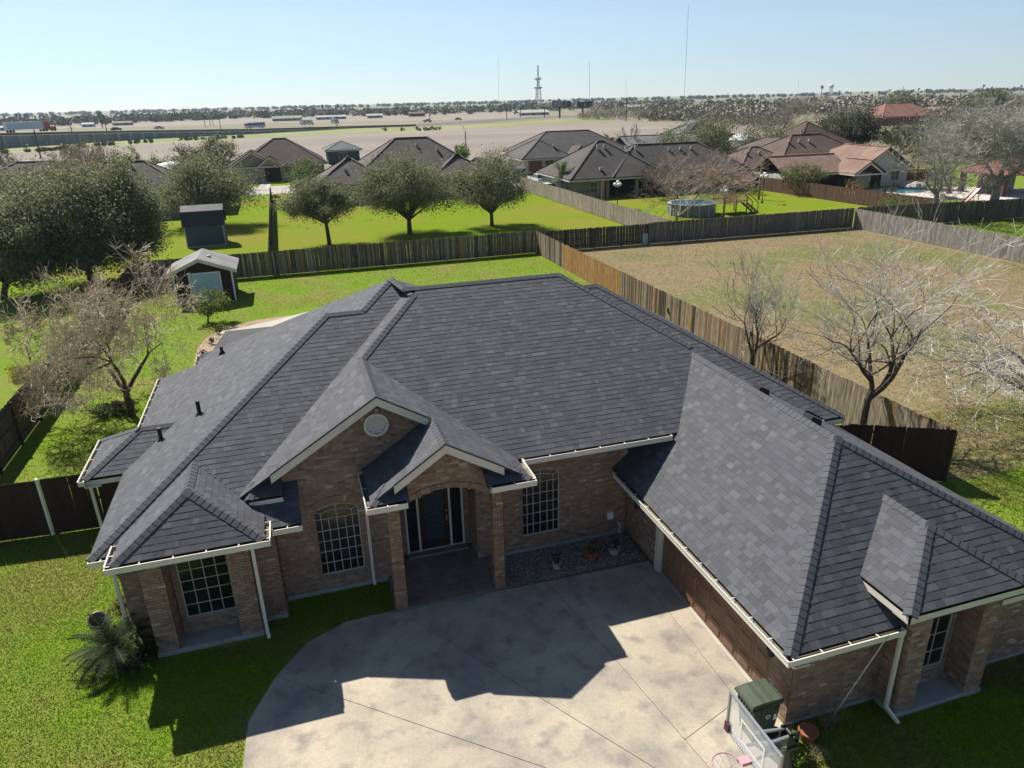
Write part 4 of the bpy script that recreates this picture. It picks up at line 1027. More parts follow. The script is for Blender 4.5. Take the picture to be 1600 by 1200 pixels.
# ================================================================ fences
FCOL = np.array([[.16, .125, .095], [.20, .155, .115], [.125, .10, .08], [.23, .185, .14], [.175, .145, .12], [.105, .088, .072]]) * 1.15
def fence(name, label, p, q, h=1.83, colf=None, pw=.14, side=1, individual=0, posts=2.44, mat=None, rails=True, ear=True, gap=.010, post_out=False, jit=.03, pcol=(.15, .115, .085), group=None):
    p, q = np.array([p[0], p[1], 0.]), np.array([q[0], q[1], 0.]); d = q - p; L = np.linalg.norm(d); d /= L; out = np.array([d[1], -d[0], 0]) * side
    mat = mat or mt['fence']; t = thing(name, p, label, 'fence', group)
    meshes = []; items = []
    n = int(L / pw)
    for i in range(n):
        f = (i + .5) / n; c = np.array(colf(f * L) if colf else FCOL[rng.integers(0, 6)]) * rng.uniform(.85, 1.15); hh = h + rng.uniform(-jit, jit); w = L / n - gap; a = p + d * (L * i / n + gap / 2) + np.array([0, 0, .03]); th = .018; e = .03 if ear else 0; lean = d * rng.normal(0, .012)
        Pf = [a, a + d * w, a + d * w + lean + (0, 0, hh - .03 - e), a + d * (w - e) + lean + (0, 0, hh - .03), a + d * e + lean + (0, 0, hh - .03), a + lean + (0, 0, hh - .03 - e)] if ear else [a, a + d * w, a + d * w + lean + (0, 0, hh - .03), a + lean + (0, 0, hh - .03)]
        items.append((Pf, c))
    cen = [np.linalg.norm(it[0][0] - CAMP) for it in items]; order = np.argsort(cen); rest = MB(); has = False
    for k, i in enumerate(order):
        Pf, c = items[i]
        if k < individual:
            m = MB(); m.prism(Pf, out * .018, c); m.build('picket', mat, t)
        else: rest.prism(Pf, out * .018, c); has = True
    if has: tag(rest.build('pickets', mat, t), kind='stuff')
    k = max(1, int(round(L / posts)))
    for i in range(k + 1):
        a = p + d * (L * i / k) - out * .10 if not post_out else p + d * (L * i / k) + out * .02
        m = MB(); m.cell(a - d * .045 - (0, 0, .3), d * .09, out * .09, (0, 0, h + .3 - (.04 if not post_out else -.02)), np.array(pcol) * rng.uniform(.85, 1.15)); m.build('post', mat, t)
    if rails:
        for z in (.3, h * .52, h - .3):
            m = MB(); m.cell(p - out * .045 + (0, 0, z), d * L, out * .04, (0, 0, .09), np.array(pcol) * rng.uniform(.9, 1.1)); m.build('rail', mat, t)
    return t
def rcol(s):
    y = 15.9 + s
    if 40.6 < y < 50.5: return np.array([.40, .22, .075]) * rng.uniform(.88, 1.1)
    if rng.random() < .035: return np.array([.42, .24, .09])
    if 17.3 < y < 22.5: return np.array([.36, .30, .22]) * rng.uniform(.75, 1.1)
    if rng.random() < .25: return np.array([.085, .062, .045])
    if rng.random() < .3: return np.array([.33, .26, .185])
    return FCOL[rng.integers(0, 6)] * np.array([1.35, 1.2, 1.05]) * (1.15 if y > 50 else 1.05)
fence('picket_fence', 'long weathered picket fence with an orange new stretch along the dry lot', (19.43, 15.65), (19.43, 56.4), 1.85, rcol, side=-1, individual=290)
def bcol(s): return np.array([.26, .17, .075]) if rng.random() < .07 else np.array([.09, .075, .06]) if rng.random() < .2 else np.array([.27, .235, .19]) if rng.random() < .2 else FCOL[rng.integers(0, 6)] * np.array([1.0, 1.0, .95])
fence('picket_fence', 'grey weathered picket fence across the back of the lawn below the oaks', (-10.9, YB), (19.4, YB), 1.85, lambda s: bcol(s) * 1.3, side=1, gap=.003)
fence('picket_fence', 'dark fence showing posts and rails behind the dry lot beside the orange stretch', (19.55, YB), (29.6, 56.2), 1.75, lambda s: FCOL[rng.integers(0, 6)] * .62, side=-1, pcol=(.10, .08, .065))
fence('picket_fence', 'plain grey fence at the back of the dry lot left of the pale corner', (29.6, 56.1), (50.4, 55.5), 1.85, lambda s: np.array([.19, .17, .145]) * rng.uniform(.8, 1.1), side=1, gap=.003)
fence('picket_fence', 'pale silvery fence along the right side of the dry lot', (50.5, 55.4), (50.7, 22), 1.8, lambda s: np.array([.34, .315, .28]) * rng.uniform(.8, 1.12), side=1)
fence('picket_fence', 'long dull fence behind the large bare trees at the right', (50.7, 55.3), (92, 50.5), 1.9, lambda s: np.array([.17, .15, .115]) * rng.uniform(.75, 1.1), side=1)
fence('picket_fence', 'narrow fence seen end on beside the blue shed', (-1.75, 57), (-1.75, 106), 1.7, lambda s: np.array([.17, .145, .12]) * rng.uniform(.8, 1.1), side=-1)
fence('picket_fence', 'pale board fence running from the parked cars to the dry lot corner', (32.1, 57), (32.1, 100), 1.8, lambda s: np.array([.36, .31, .25]) * rng.uniform(.82, 1.12) if rng.random() > .03 else np.array([.34, .22, .12]), side=-1)
fence('rail_fence', 'reddish brown fence with rails in front of the tan roofed house', (60.2, 85), (62.4, 57.5), 1.7, lambda s: np.array([.15, .085, .062]) * rng.uniform(.8, 1.15), side=1, post_out=False, pcol=(.19, .12, .09))
fence('board_fence', 'shaded board fence showing its rails along the left edge of the lawn', (-10.95, 22.1), (-10.95, 56.4), 1.85, lambda s: np.array([.125, .10, .082]) * rng.uniform(.8, 1.15), side=-1, individual=170, posts=2.4, pcol=(.085, .07, .06))
fence('side_gate_fence', 'very dark brown board fence between the left lawn fence and the house', (-10.9, 22.2), (-8.12, 22.0), 1.88, lambda s: np.array([1., 1, 1]) * rng.uniform(.85, 1.15), side=1, individual=60, posts=2.7, mat=mt['fencedark'], pcol=(1, 1, 1), ear=False, gap=-.004, jit=.004)
fence('side_gate', 'wide dark brown board gate beside the white porch post', (-7.98, 22.0), (-4.9, 21.9), 1.90, lambda s: np.array([1., 1, 1]) * rng.uniform(.85, 1.15), side=1, individual=60, posts=3.0, mat=mt['fencedark'], pcol=(1, 1, 1), ear=False, gap=-.004, jit=.004)
m = MB(); m.box(-8.11, -8.04, 21.95, 22.03, 0, 1.93, (2.6, 2.6, 2.6)); tag(m.build('gate_post', mt['found'], None, org=(-8.08, 22, 0)), 'pale thin post between the dark gate and fence', 'post')
fence('side_gate_fence', 'dark brown dog eared fence behind the right end of the garage', (13.8, 18.3), (16.6, 17.1), 1.85, lambda s: np.array([1., 1, 1]) * rng.uniform(.85, 1.15), side=1, individual=60, posts=3.2, mat=mt['fencedark'], pcol=(1, 1, 1), jit=.012, gap=-.004)
fence('side_gate_fence', 'dark brown dog eared fence joining the long fence below the bare branches', (16.65, 17.08), (19.4, 15.6), 1.9, lambda s: np.array([1., 1, 1]) * rng.uniform(.85, 1.15), side=1, individual=60, posts=3.5, mat=mt['fencedark'], pcol=(1, 1, 1), jit=.012, gap=-.004)

# ================================================================ sheds
def slab(m, pts, th, col=(1, 1, 1)): m.prism(pts, (0, 0, -th), col)
t = thing('garden_shed', (-5.7, 51.2, 0), 'dark brown garden shed with pale blue door and grey gable roof', 'shed')
x0, x1, y0, y1, ze = -7.55, -3.95, 49.75, 53.0, 2.25; xm, zr = (x0 + x1) / 2 - .1, 3.0
m = MB(); P = [(x0, y0, 0), (x1, y0, 0), (x1, y0, ze), (xm, y0, zr - .12), (x0, y0, ze)]; m.prism(P, (0, y1 - y0, 0), (.05, .027, .022)); m.build('wall', mt['wall'], t)
m = MB(); slab(m, [(x0 - .35, y0 - .35, ze - .12), (xm, y0 - .35, zr), (xm, y1 + .2, zr), (x0 - .35, y1 + .2, ze - .12)], .05, (.25, .245, .24)); slab(m, [(xm, y0 - .35, zr), (x1 + .35, y0 - .35, ze - .12), (x1 + .35, y1 + .2, ze - .12), (xm, y1 + .2, zr)], .05, (.23, .225, .22)); r = m.build('roof', mt['roofg'], t)
m = MB(); m.lathe([(.14, -.05), (.12, .1), (.03, .12)], (xm + .55, y0 + 1.2, zr - .2), 10, (.6, .6, .6)); m.build('roof_vent', mt['white'], r)
for pts in ([(x0 - .35, y0 - .36, ze - .13), (xm, y0 - .36, zr - .01)], [(xm, y0 - .36, zr - .01), (x1 + .35, y0 - .36, ze - .13)]):
    m = MB(); m.prism([pts[0], pts[1], (pts[1][0], pts[1][1], pts[1][2] - .22), (pts[0][0], pts[0][1], pts[0][2] - .22)], (0, .03, 0)); m.build('rake_board', mt['trim'], t)
for x in (x0 - .02, x1 - .08):
    m = MB(); m.box(x, x + .1, y0 - .03, y0 + .08, 0, ze); m.build('corner_board', mt['white'], t)
dx0, dx1 = -6.55, -4.75
for i in range(2):
    m = MB(); a = dx0 + i * .9; m.box(a + .005, a + .895, y0 - .05, y0 - .005, .05, 1.95); 
    for k in range(1, 4): m.box(a + k * .225 - .008, a + k * .225 + .008, y0 - .06, y0 - .05, .1, 1.9)
    m.build('door', M('bluedoor', (.40, .53, .60), .7), t)
m = MB(); m.box(dx0 - .08, dx0, y0 - .06, y0 - .004, .03, 2.03); m.box(dx1, dx1 + .08, y0 - .06, y0 - .004, .03, 2.03); m.box(dx0, dx1, y0 - .06, y0 - .004, 1.951, 2.03); m.build('door_trim', mt['white'], t)
# blue gambrel shed
t = thing('garden_shed', (-7.45, 73, 0), 'blue grey barn roofed shed behind the back fence', 'shed')
x0, x1, y0, y1 = -9.1, -5.75, 71.6, 74.4; ym = (y0 + y1) / 2
blue = (.085, .12, .155)
prof = [(y0, 0), (y1, 0), (y1, 2.0), (y1 - .55, 3.05), (ym, 3.5), (y0 + .55, 3.05), (y0, 2.0)]
m = MB(); m.prism([(x0, a, b) for a, b in prof], (x1 - x0, 0, 0), blue); m.build('wall', mt['wall'], t)
m = MB()
for i in range(28): m.box(x0 + .1 + i * .118, x0 + .112 + i * .118, y0 - .012, y0 - .001, .1, 1.98, blue)
tag(m.build('siding_grooves', mt['wall'], t), kind='stuff')
pr = [(y0 - .12, 1.88), (y0 + .50, 3.10), (ym, 3.56), (y1 - .50, 3.10), (y1 + .12, 1.88)]
cols = [(.06, .065, .07), (.25, .25, .24), (.25, .25, .24), (.06, .065, .07)]
for i in range(4):
    m = MB(); m.prism([(x0 - .15, pr[i][0], pr[i][1]), (x1 + .15, pr[i][0], pr[i][1]), (x1 + .15, pr[i + 1][0], pr[i + 1][1]), (x0 - .15, pr[i + 1][0], pr[i + 1][1])], (0, 0, .06), cols[i]); m.build('roof', mt['roofg'], t)
for x in (x0 - .02, x1 - .07):
    m = MB(); m.box(x, x + .09, y0 - .03, y0 - .002, 0, 1.98, (.45, .5, .52)); m.build('corner_board', mt['wall'], t)
m = MB(); m.box(x0, x1, y0 - .028, y0 - .003, 0, .1, (.4, .45, .47)); m.build('base_board', mt['wall'], t)
# utility box
tx, ty = G(1006, 381)[:2]
t = thing('utility_box', (tx, ty, 0), 'pale green utility box in front of the fence at the back of the dry lot', 'utility box'); m = MB(); m.box(tx - .28, tx + .28, ty - .25, ty + .25, 0, .85, (.34, .43, .36)); m.build('cabinet', mt['paint'], t); m = MB(); frustum(m, (tx - .3, tx + .3, ty - .27, ty + .27), (tx - .22, tx + .22, ty - .2, ty + .2), .85, .95, (.36, .45, .38)); m.build('lid', mt['paint'], t)
# back patio, low roof and mulch bed
sheet('patio', [G(345, 519)[:2], G(432, 500)[:2], (2.0, 46), (6, 40), (6, 28), (-4, 28)], .012, mt['palecon'])
mp = [G(x, y)[:2] for x, y in ((304, 566), (308, 545), (322, 528), (352, 513), (400, 500), (462, 492), (470, 497), (430, 503), (346, 521), (338, 545), (322, 568))]
sheet('mulch_bed', mp, .008, mt['soil'])
m = MB(); slab(m, [(-3.9, 29.3, 2.55), (1.5, 29.3, 2.55), (1.5, 34.4, 2.3), (-3.45, 34.4, 2.3)], .08, (.075, .077, .08)); tag(m.build('patio_roof', mt['roofg'], house))
for x in (-3.2, 1.3):
    m = MB(); m.box(x, x + .1, 34.2, 34.3, 0, 2.2); m.build('porch_post', mt['trim'], house)
for i, (x, y) in enumerate(((331, 538), (318, 556), (345, 522))):
    a = G(x, y); dry_bush('small_shrub', (a[0], a[1], 0), ['small dark shrub in the middle of the mulch bed', 'small dark shrub at the near end of the mulch bed', 'small dark shrub at the patio corner of the mulch bed'][i], 'shrub', .14, 6, [(.1, .07, .05)], leaf=[(.07, .05, .03), (.06, .07, .03)], nl=60, lsize=.12, depth=2)
SEEDA, SEEDB = 5, 23
# ================================================================ trees
OAK = np.array([[.16, .175, .09], [.19, .20, .105], [.23, .235, .135], [.13, .142, .075], [.26, .255, .16]])
GRN = np.array([[.12, .165, .055], [.15, .19, .07], [.095, .13, .045], [.19, .215, .08]])
GREY = np.array([[.24, .215, .175], [.29, .26, .215], [.19, .17, .135], [.21, .20, .13]])
def crown_pts(c, rad, n, nclump, shell=.42, cl=.135):
    k = rng.normal(size=(nclump, 3)); k /= np.linalg.norm(k, axis=1, keepdims=True)
    k *= (shell + (1 - shell) * rng.random((nclump, 1)) ** .6) * rng.uniform(.70, 1.12, (nclump, 1)); k[:, 2] = np.where(k[:, 2] < -.55, k[:, 2] * .6, k[:, 2])
    w = rng.uniform(.5, 1.6, nclump); w /= w.sum()
    i = rng.choice(nclump, n, p=w); s = rng.uniform(.6, 1.4, nclump) * cl
    p = k[i] + rng.normal(0, 1, (n, 3)) * s[i][:, None]
    return np.asarray(c) + p * np.asarray(rad), np.asarray(c) + k * np.asarray(rad) * .93
def leafy(name, base, box, label, cat='tree', n=9000, size=.2, pal=OAK, y=None, trunk=.22, fork=None, depthr=None, mat='leaf', group=None, nclump=90, bark='bark', low=None):
    low = (name not in ('oak_tree', 'leafy_tree')) if low is None else low
    """base (x,y) on the ground; box = sighted crown limits (px left, right, top, bottom)"""
    by = base[1]
    L = AY(box[0], (box[2] + box[3]) / 2, by); R = AY(box[1], (box[2] + box[3]) / 2, by)
    T = AY((box[0] + box[1]) / 2, box[2], by); Bt = AY((box[0] + box[1]) / 2, box[3], by)
    cx = (L[0] + R[0]) / 2; rx = (R[0] - L[0]) / 2; base = (min(max(base[0], cx - .5 * rx), cx + .5 * rx), by); cz = (T[2] + Bt[2]) / 2; rz = max((T[2] - Bt[2]) / 2, .3); ry = depthr or rx * .9
    if low or cz - rz < .15:
        z1 = cz + rz; z0 = .25 if low else max(cz - rz, .15); cz = (z0 + z1) / 2; rz = max((z1 - z0) / 2, .3)
    t = thing(name, (base[0], by, 0), label, cat, group)
    P, K = crown_pts((cx, by, cz), (rx, ry, rz), n, nclump)
    P = P[P[:, 2] > .08]
    zf = fork if fork is not None else max(.4, (cz - rz) * 1.05)
    m = MB(); m.tubes([(base[0], by, -.1), (base[0] + (cx - base[0]) * .1, by, zf * .5)], [(base[0] + (cx - base[0]) * .1, by, zf * .5), (base[0] + (cx - base[0]) * .25, by, zf)], [trunk, trunk * .85], [trunk * .85, trunk * .75], 8)
    tp = np.array([base[0] + (cx - base[0]) * .25, by, zf]); kk = K[rng.choice(len(K), min(len(K), 26), replace=False)]
    mid = tp + (kk - tp) * .5 + rng.normal(0, .08, kk.shape) * rx + (0, 0, rz * .10)
    m.tubes(np.tile(tp, (len(kk), 1)), mid, trunk * .45, trunk * .26, 5); m.tubes(mid, kk, trunk * .26, trunk * .07, 4); m.build('trunk', mt[bark], t)
    m = MB(); m.leaves(P, size, pal); 
    m.build('crown', mt[mat], t)
    return t
leafy('oak_tree', (3.35, 67.85), (440, 560, 275, 352), 'leftmost of three round oaks on the bright lawn, smallest crown', n=30000, size=.155, trunk=.2)
leafy('oak_tree', (11.2, 70.4), (556, 712, 236, 345), 'middle and largest of the three oaks on the bright lawn', n=46000, size=.16, trunk=.27, nclump=120)
leafy('oak_tree', (19.8, 71.3), (706, 822, 240, 335), 'rightmost of three oaks on the bright lawn, with a curved trunk', n=32000, size=.16, trunk=.22)
leafy('oak_tree', (-14.4, 59.0), (25, 215, 262, 480), 'huge dark evergreen tree with a dense crown behind the brown shed at left', n=64000, size=.18, trunk=.3, nclump=190, fork=1.2, depthr=4.2)
leafy('oak_tree', (-11.6, 61.0), (135, 258, 250, 442), 'tall dark evergreen tree right of the huge one at left', n=40000, size=.17, trunk=.25, nclump=130, fork=1.2, depthr=3.4)
leafy('oak_tree', (-19.5, 56.5), (-60, 110, 305, 478), 'dark evergreen tree cut off by the left edge of the view', n=40000, size=.17, trunk=.25, nclump=120, fork=1.0, depthr=3.5)
leafy('oak_tree', (-25, 84), (-60, 80, 266, 350), 'dark evergreen tree by the street at the far left edge', n=7000, size=.25, trunk=.25)
leafy('oak_tree', (-9.3, 84.5), (238, 400, 240, 345), 'broad grey green oak behind the blue shed', n=38000, size=.18, trunk=.28, nclump=120, fork=1.5)
leafy('bushy_tree', (2.3, 112), (446, 502, 248, 290), 'small rounded tree beside the front path of the far brick house', n=4200, size=.24, trunk=.15, pal=GRN * .95)
leafy('bushy_tree', (-10.5, 150), (308, 378, 211, 250), 'rounded evergreen tree left of the far brick house', n=4500, size=.36, trunk=.2)
leafy('bushy_tree', (-17.5, 150), (266, 322, 226, 258), 'grey green hedge like tree left of the rounded evergreen', n=3000, size=.36, trunk=.15, pal=np.array([[.12, .125, .08], [.10, .105, .065], [.15, .145, .10]]))
leafy('bushy_tree', (-25.5, 128), (138, 192, 233, 272), 'leafy tree rising behind the dark hip roof at left', n=3600, size=.3, trunk=.18, pal=GRN * .9)
leafy('bushy_tree', (-22.0, 131), (186, 228, 229, 260), 'feathery green tree behind the roof with three vents', n=2200, size=.3, trunk=.15, pal=GRN * .95)
leafy('bushy_tree', (-18.5, 134), (226, 262, 240, 262), 'low green tree right of the roof with three vents', n=1500, size=.3, trunk=.12, pal=GRN)
leafy('bushy_tree', (46.5, 150), (706, 735, 226, 244), 'small bright green tree at the foot of the street lamp', n=1400, size=.35, trunk=.12, pal=np.array([[.10, .17, .02], [.13, .20, .03]]))
leafy('evergreen_tree', (60.5, 108), (1062, 1152, 182, 262), 'large dark evergreen behind the house with the grey brown roof', n=12000, size=.28, trunk=.3)
leafy('evergreen_tree', (53.0, 103), (1020, 1082, 205, 265), 'dark bushy evergreen left of the large one behind the grey brown roof', n=7000, size=.28, trunk=.25)
leafy('evergreen_tree', (80, 118), (1158, 1232, 192, 250), 'dark shrubby tree left of the tan roof', n=6000, size=.32, trunk=.2, pal=OAK * .85)
leafy('evergreen_tree', (103, 128), (1268, 1335, 172, 228), 'grey green tree directly behind the tan roof ridge', n=7000, size=.36, trunk=.25, pal=np.array([[.09, .095, .055], [.11, .115, .07], [.07, .078, .045]]))
leafy('evergreen_tree', (112, 127), (1318, 1374, 168, 230), 'dense olive tree behind the white gable wall', n=8000, size=.36, trunk=.25, pal=np.array([[.08, .09, .05], [.10, .108, .06], [.065, .072, .042]]))
leafy('evergreen_tree', (122, 124), (1376, 1446, 192, 234), 'olive green tree below the red tiled roof', n=6000, size=.36, trunk=.25, pal=np.array([[.09, .10, .055], [.11, .115, .065], [.07, .078, .045]]))
leafy('evergreen_tree', (330, 300), (1510, 1568, 138, 172), 'dark round evergreen on the skyline at right', n=3500, size=1.1, trunk=.5, pal=OAK * .8)
leafy('evergreen_tree', (290, 340), (1386, 1430, 142, 168), 'small dark evergreen on the skyline left of the round one', n=2000, size=1.1, trunk=.4, pal=OAK)
leafy('leafy_tree', (64.6, 78.0), (1222, 1287, 254, 290), 'light olive tree with thin leaves in front of the tan roofed house', n=3600, size=.2, trunk=.12, pal=np.array([[.13, .15, .06], [.16, .17, .075], [.10, .12, .05]]), mat='leafsoft')
leafy('leafy_shrub', (50.5, 84), (1120, 1172, 268, 297), 'russet leaved shrub behind the wooden pool deck', 'shrub', n=2500, size=.22, trunk=.1, pal=np.array([[.18, .10, .06], [.22, .13, .08], [.13, .09, .06]]), mat='leafsoft')
leafy('leafy_shrub', (-12.1, 36.2), (12, 76, 568, 640), 'yellow flowering shrub over the top of the left fence', 'shrub', n=2300, size=.10, trunk=.05, pal=np.array([[.42, .34, .03], [.34, .30, .04], [.16, .20, .05], [.46, .38, .05]]), mat='leafsoft', nclump=60)
leafy('leafy_shrub', (-5.35, 44.7), (296, 360, 452, 502), 'bright yellow green citrus bush in front of the brown shed', 'shrub', n=2300, size=.13, trunk=.06, pal=np.array([[.14, .18, .03], [.20, .22, .05], [.09, .13, .03], [.24, .25, .07]]), mat='leafsoft', nclump=60)
leafy('leafy_shrub', (-7.6, 31.7), (150, 220, 640, 685), 'dark green shrub around the foot of the tangled bare tree', 'shrub', n=1500, size=.12, trunk=.04, pal=GRN * .8, mat='leafsoft', nclump=50)
leafy('leafy_shrub', (61.8, 59.3), (1380, 1422, 300, 322), 'green shrub at the end of the reddish brown fence', 'shrub', n=1200, size=.16, trunk=.05, pal=np.array([[.10, .15, .04], [.14, .18, .05]]), mat='leafsoft')
leafy('leafy_shrub', (35.0, 89), (862, 895, 296, 312), 'low shrub bed at the corner of the house with the grey brown roof', 'shrub', n=900, size=.16, trunk=.04, pal=GRN, mat='leafsoft')
leafy('leafy_shrub', (57.5, 80), (1168, 1192, 288, 302), 'green shrub at the foot of the pole beside the reddish fence', 'shrub', n=700, size=.16, trunk=.04, pal=GRN * 1.2, mat='leafsoft')
leafy('leafy_shrub', (-1.2, 104), (424, 440, 305, 330), 'brown shrub at the far end of the narrow fence', 'shrub', n=500, size=.16, trunk=.04, pal=np.array([[.16, .10, .07]]), mat='leafsoft')
# ---- leafless trees
def bare(name, base, box, label, n=4, depth=5, r0=.13, fork=1.2, trunk=None, spread=.5, pal=((.30, .27, .235), (.36, .33, .29), (.24, .21, .18)), bark='bark', dense=1.0, droop=0., firsts=None, leaf=None, nl=0, up=.55, split=(2, 3), tw=1.0, lean=(0, 0), ls=.1, zmin=.4, seed=None, long=False):
    global rng
    rng = np.random.default_rng(seed if seed is not None else int(sum(box)) + 40000)
    by = base[1]
    L = AY(box[0], (box[2] + box[3]) / 2, by); R = AY(box[1], (box[2] + box[3]) / 2, by); T = AY((box[0] + box[1]) / 2, box[2], by)
    W_, H_ = (R[0] - L[0]), T[2]; _c = (L[0] + R[0]) / 2
    if by > 100: base = (min(max(base[0], _c - .3 * W_), _c + .3 * W_), by)
    t = thing(name, (base[0], by, 0), label, 'tree')
    tp = np.array([base[0] + lean[0], by + lean[1], fork])
    br = twigs(tp, n, H_ * (.42 if long else .30), spread, r0, depth, droop, up, split, first=firsts, long=long)
    E = np.array([b[1] for b in br]); lo, hi = np.percentile(E, 1.5, axis=0), np.percentile(E, 98.5, axis=0)
    sx = W_ / max(hi[0] - lo[0], .1); sz = (H_ - fork) / max(hi[2] - fork, .1); cx = (L[0] + R[0]) / 2; cl = (lo[0] + hi[0]) / 2
    sx = min(max(sx, .5 * sz), 1.3 * sz); sy = (sx + sz) / 2
    def fit(p):
        p = np.array(p); q = p.copy(); z = np.clip((p[:, 2] - fork) / max(hi[2] - fork, .1), 0, 1) ** .6
        q[:, 0] = tp[0] + (p[:, 0] - tp[0]) * sx + z * (cx - tp[0] - (cl - tp[0]) * sx); q[:, 1] = tp[1] + (p[:, 1] - tp[1]) * sy; q[:, 2] = np.maximum(fork + (p[:, 2] - fork) * sz, zmin); return q
    lv = np.array([b[4] for b in br]); A = fit([b[0] for b in br]); B = fit([b[1] for b in br]); ra = np.array([b[2] for b in br]); rb = np.array([b[3] for b in br])
    bk = lv <= 1
    m = MB(); tr = trunk or r0 * 1.5
    m.tubes([(base[0], by, -.1), ((base[0] + tp[0]) / 2 + .03, by + lean[1] * .4, fork * .5)], [((base[0] + tp[0]) / 2 + .03, by + lean[1] * .4, fork * .5), tp], [tr * 1.15, tr], [tr, tr * .85], 8)
    m.tubes(A[bk], B[bk], ra[bk], rb[bk], 6); m.build('trunk', mt[bark], t)
    pal = np.array(pal); m = MB(); w = ~bk
    mnr = .0085 * tw
    m.tubes(A[w], B[w], np.maximum(ra[w], mnr), np.maximum(rb[w], mnr * .8), 3, pal[rng.integers(0, len(pal), w.sum())]); m.build('crown', mt['twig'], t)
    if leaf is not None:
        e = B[lv >= depth - 1]; q = e[rng.integers(0, len(e), nl)] + rng.normal(0, .06, (nl, 3)); m = MB(); m.leaves(q, ls, np.array(leaf)); m.build('leaves', mt['leafsoft'], t)
    return t
bare('bare_tree', (18.75, 18.75), (1280, 1520, 372, 690), 'tall leafless tree with dark trunk standing by the long fence', n=4, depth=4, r0=.095, fork=1.75, trunk=.13, spread=.34, long=True, seed=SEEDA, firsts=[(-.5, .1, 1.0), (.05, .3, 1.2), (.32, -.2, 1.2), (.72, .1, 1)], pal=((.42, .37, .325), (.52, .47, .42), (.64, .60, .55)), split=(2, 3), tw=.8, lean=(.1, 0), up=.6)
bare('bare_tree', (18.75, 25.4), (1150, 1250, 408, 580), 'smaller leafless tree by the long fence left of the tall one', long=True, seed=SEEDB, n=4, depth=4, r0=.065, fork=1.2, trunk=.11, spread=.42, pal=((.43, .38, .34), (.54, .49, .45), (.37, .32, .29)), split=(2, 3), up=.6, tw=.85)
bare('bare_tree', (26.2, 17.6), (1425, 1760, 480, 800), 'leafless pale branched tree reaching in from the right edge', n=6, depth=5, r0=.085, fork=1.1, trunk=.17, spread=.75, pal=((.52, .50, .47), (.60, .58, .55), (.42, .40, .37)), bark='barkpale', up=.15, droop=.25, split=(2, 3), zmin=.9)
bare('bare_tree', (-7.35, 31.1), (38, 300, 425, 650), 'tangled brushy tree with a forked dark trunk on the left lawn', n=3, depth=6, r0=.10, fork=1.0, trunk=.15, spread=.66, pal=((.62, .50, .34), (.70, .59, .42), (.76, .67, .52), (.48, .37, .24)), split=(2, 4), leaf=[(.22, .20, .05), (.14, .16, .04), (.26, .2, .08)], nl=2200, ls=.075, droop=.2, up=.6, tw=1.0, firsts=[(-.5, .1, 1.1), (-.1, -.15, 1.2), (.40, .2, 1.1)], zmin=1.0)
bare('sapling', (-13.6, 40.6), (18, 78, 492, 570), 'thin sapling with brown leaves behind the left fence', n=3, depth=4, r0=.03, fork=.9, trunk=.045, spread=.5, pal=((.2, .15, .1),), leaf=[(.22, .13, .06), (.26, .18, .09), (.17, .15, .05)], nl=700, ls=.12)
bare('crape_myrtle', (37.8, 65.9), (1000, 1168, 238, 345), 'vase shaped leafless tree with many stems behind the dry lot fence', n=9, depth=5, r0=.07, fork=.35, trunk=.16, spread=.42, pal=((.40, .30, .245), (.47, .37, .31), (.33, .25, .205)), bark='barkpale', split=(2, 3), tw=1.5, firsts=[(math.cos(k) * .75, math.sin(k) * .75, 1) for k in np.arange(9) * .7])
bare('bare_tree', (60.0, 55.6), (1392, 1530, 195, 345), 'large pale leafless tree with leaning forked trunk at right', n=4, depth=6, r0=.15, fork=2.4, trunk=.24, spread=.55, pal=((.44, .42, .37), (.52, .50, .45), (.37, .345, .30)), bark='barkpale', split=(2, 3), tw=1.5, firsts=[(-.5, 0, 1), (.25, .2, 1), (.9, 0, .9), (.6, -.3, 1)])
bare('bare_tree', (65.7, 54.2), (1478, 1660, 168, 345), 'largest pale leafless tree with a stout trunk at the right edge', n=5, depth=6, r0=.19, fork=2.9, trunk=.42, spread=.6, pal=((.45, .43, .38), (.53, .51, .46), (.38, .355, .31)), bark='barkpale', split=(2, 4), tw=1.6, leaf=[(.2, .19, .09)], nl=1500, ls=.2)
bare('bare_tree', (47.0, 82), (990, 1062, 255, 325), 'dark tangled leafless tree in front of the open carport', n=5, depth=5, r0=.06, fork=.8, trunk=.12, spread=.7, pal=((.16, .13, .11), (.20, .165, .14)), split=(2, 3), tw=1.5)
bare('bare_tree', (-29, 133), (78, 150, 222, 270), 'wispy leafless tree above the dark hip roof at left', n=5, depth=5, r0=.09, fork=1.5, trunk=.15, spread=.55, pal=GREY * 1.1, split=(2, 3), tw=2.4)
bare('bare_tree', (-40, 138), (-20, 28, 236, 290), 'grey leafless tree at the far left edge', n=5, depth=5, r0=.09, fork=1.5, trunk=.15, spread=.55, pal=GREY, split=(2, 3), tw=2.4)
bare('bare_tree', (72, 132), (1090, 1130, 188, 232), 'thin leafless tree beside the large dark evergreen', n=3, depth=5, r0=.08, fork=1.5, trunk=.14, spread=.4, pal=GREY, split=(2, 3), tw=2.6)
bare('bare_tree', (125, 190), (1205, 1290, 150, 210), 'pale leafless tree behind the brown roof peak', n=5, depth=5, r0=.12, fork=1.5, trunk=.2, spread=.5, pal=GREY * 1.2, split=(2, 3), tw=3.6)
bare('bare_tree', (68, 130), (968, 996, 196, 245), 'wispy leafless tree above the ridge with vents', n=3, depth=4, r0=.06, fork=1.5, trunk=.1, spread=.4, pal=GREY * 1.1, split=(2, 3), tw=2.4)
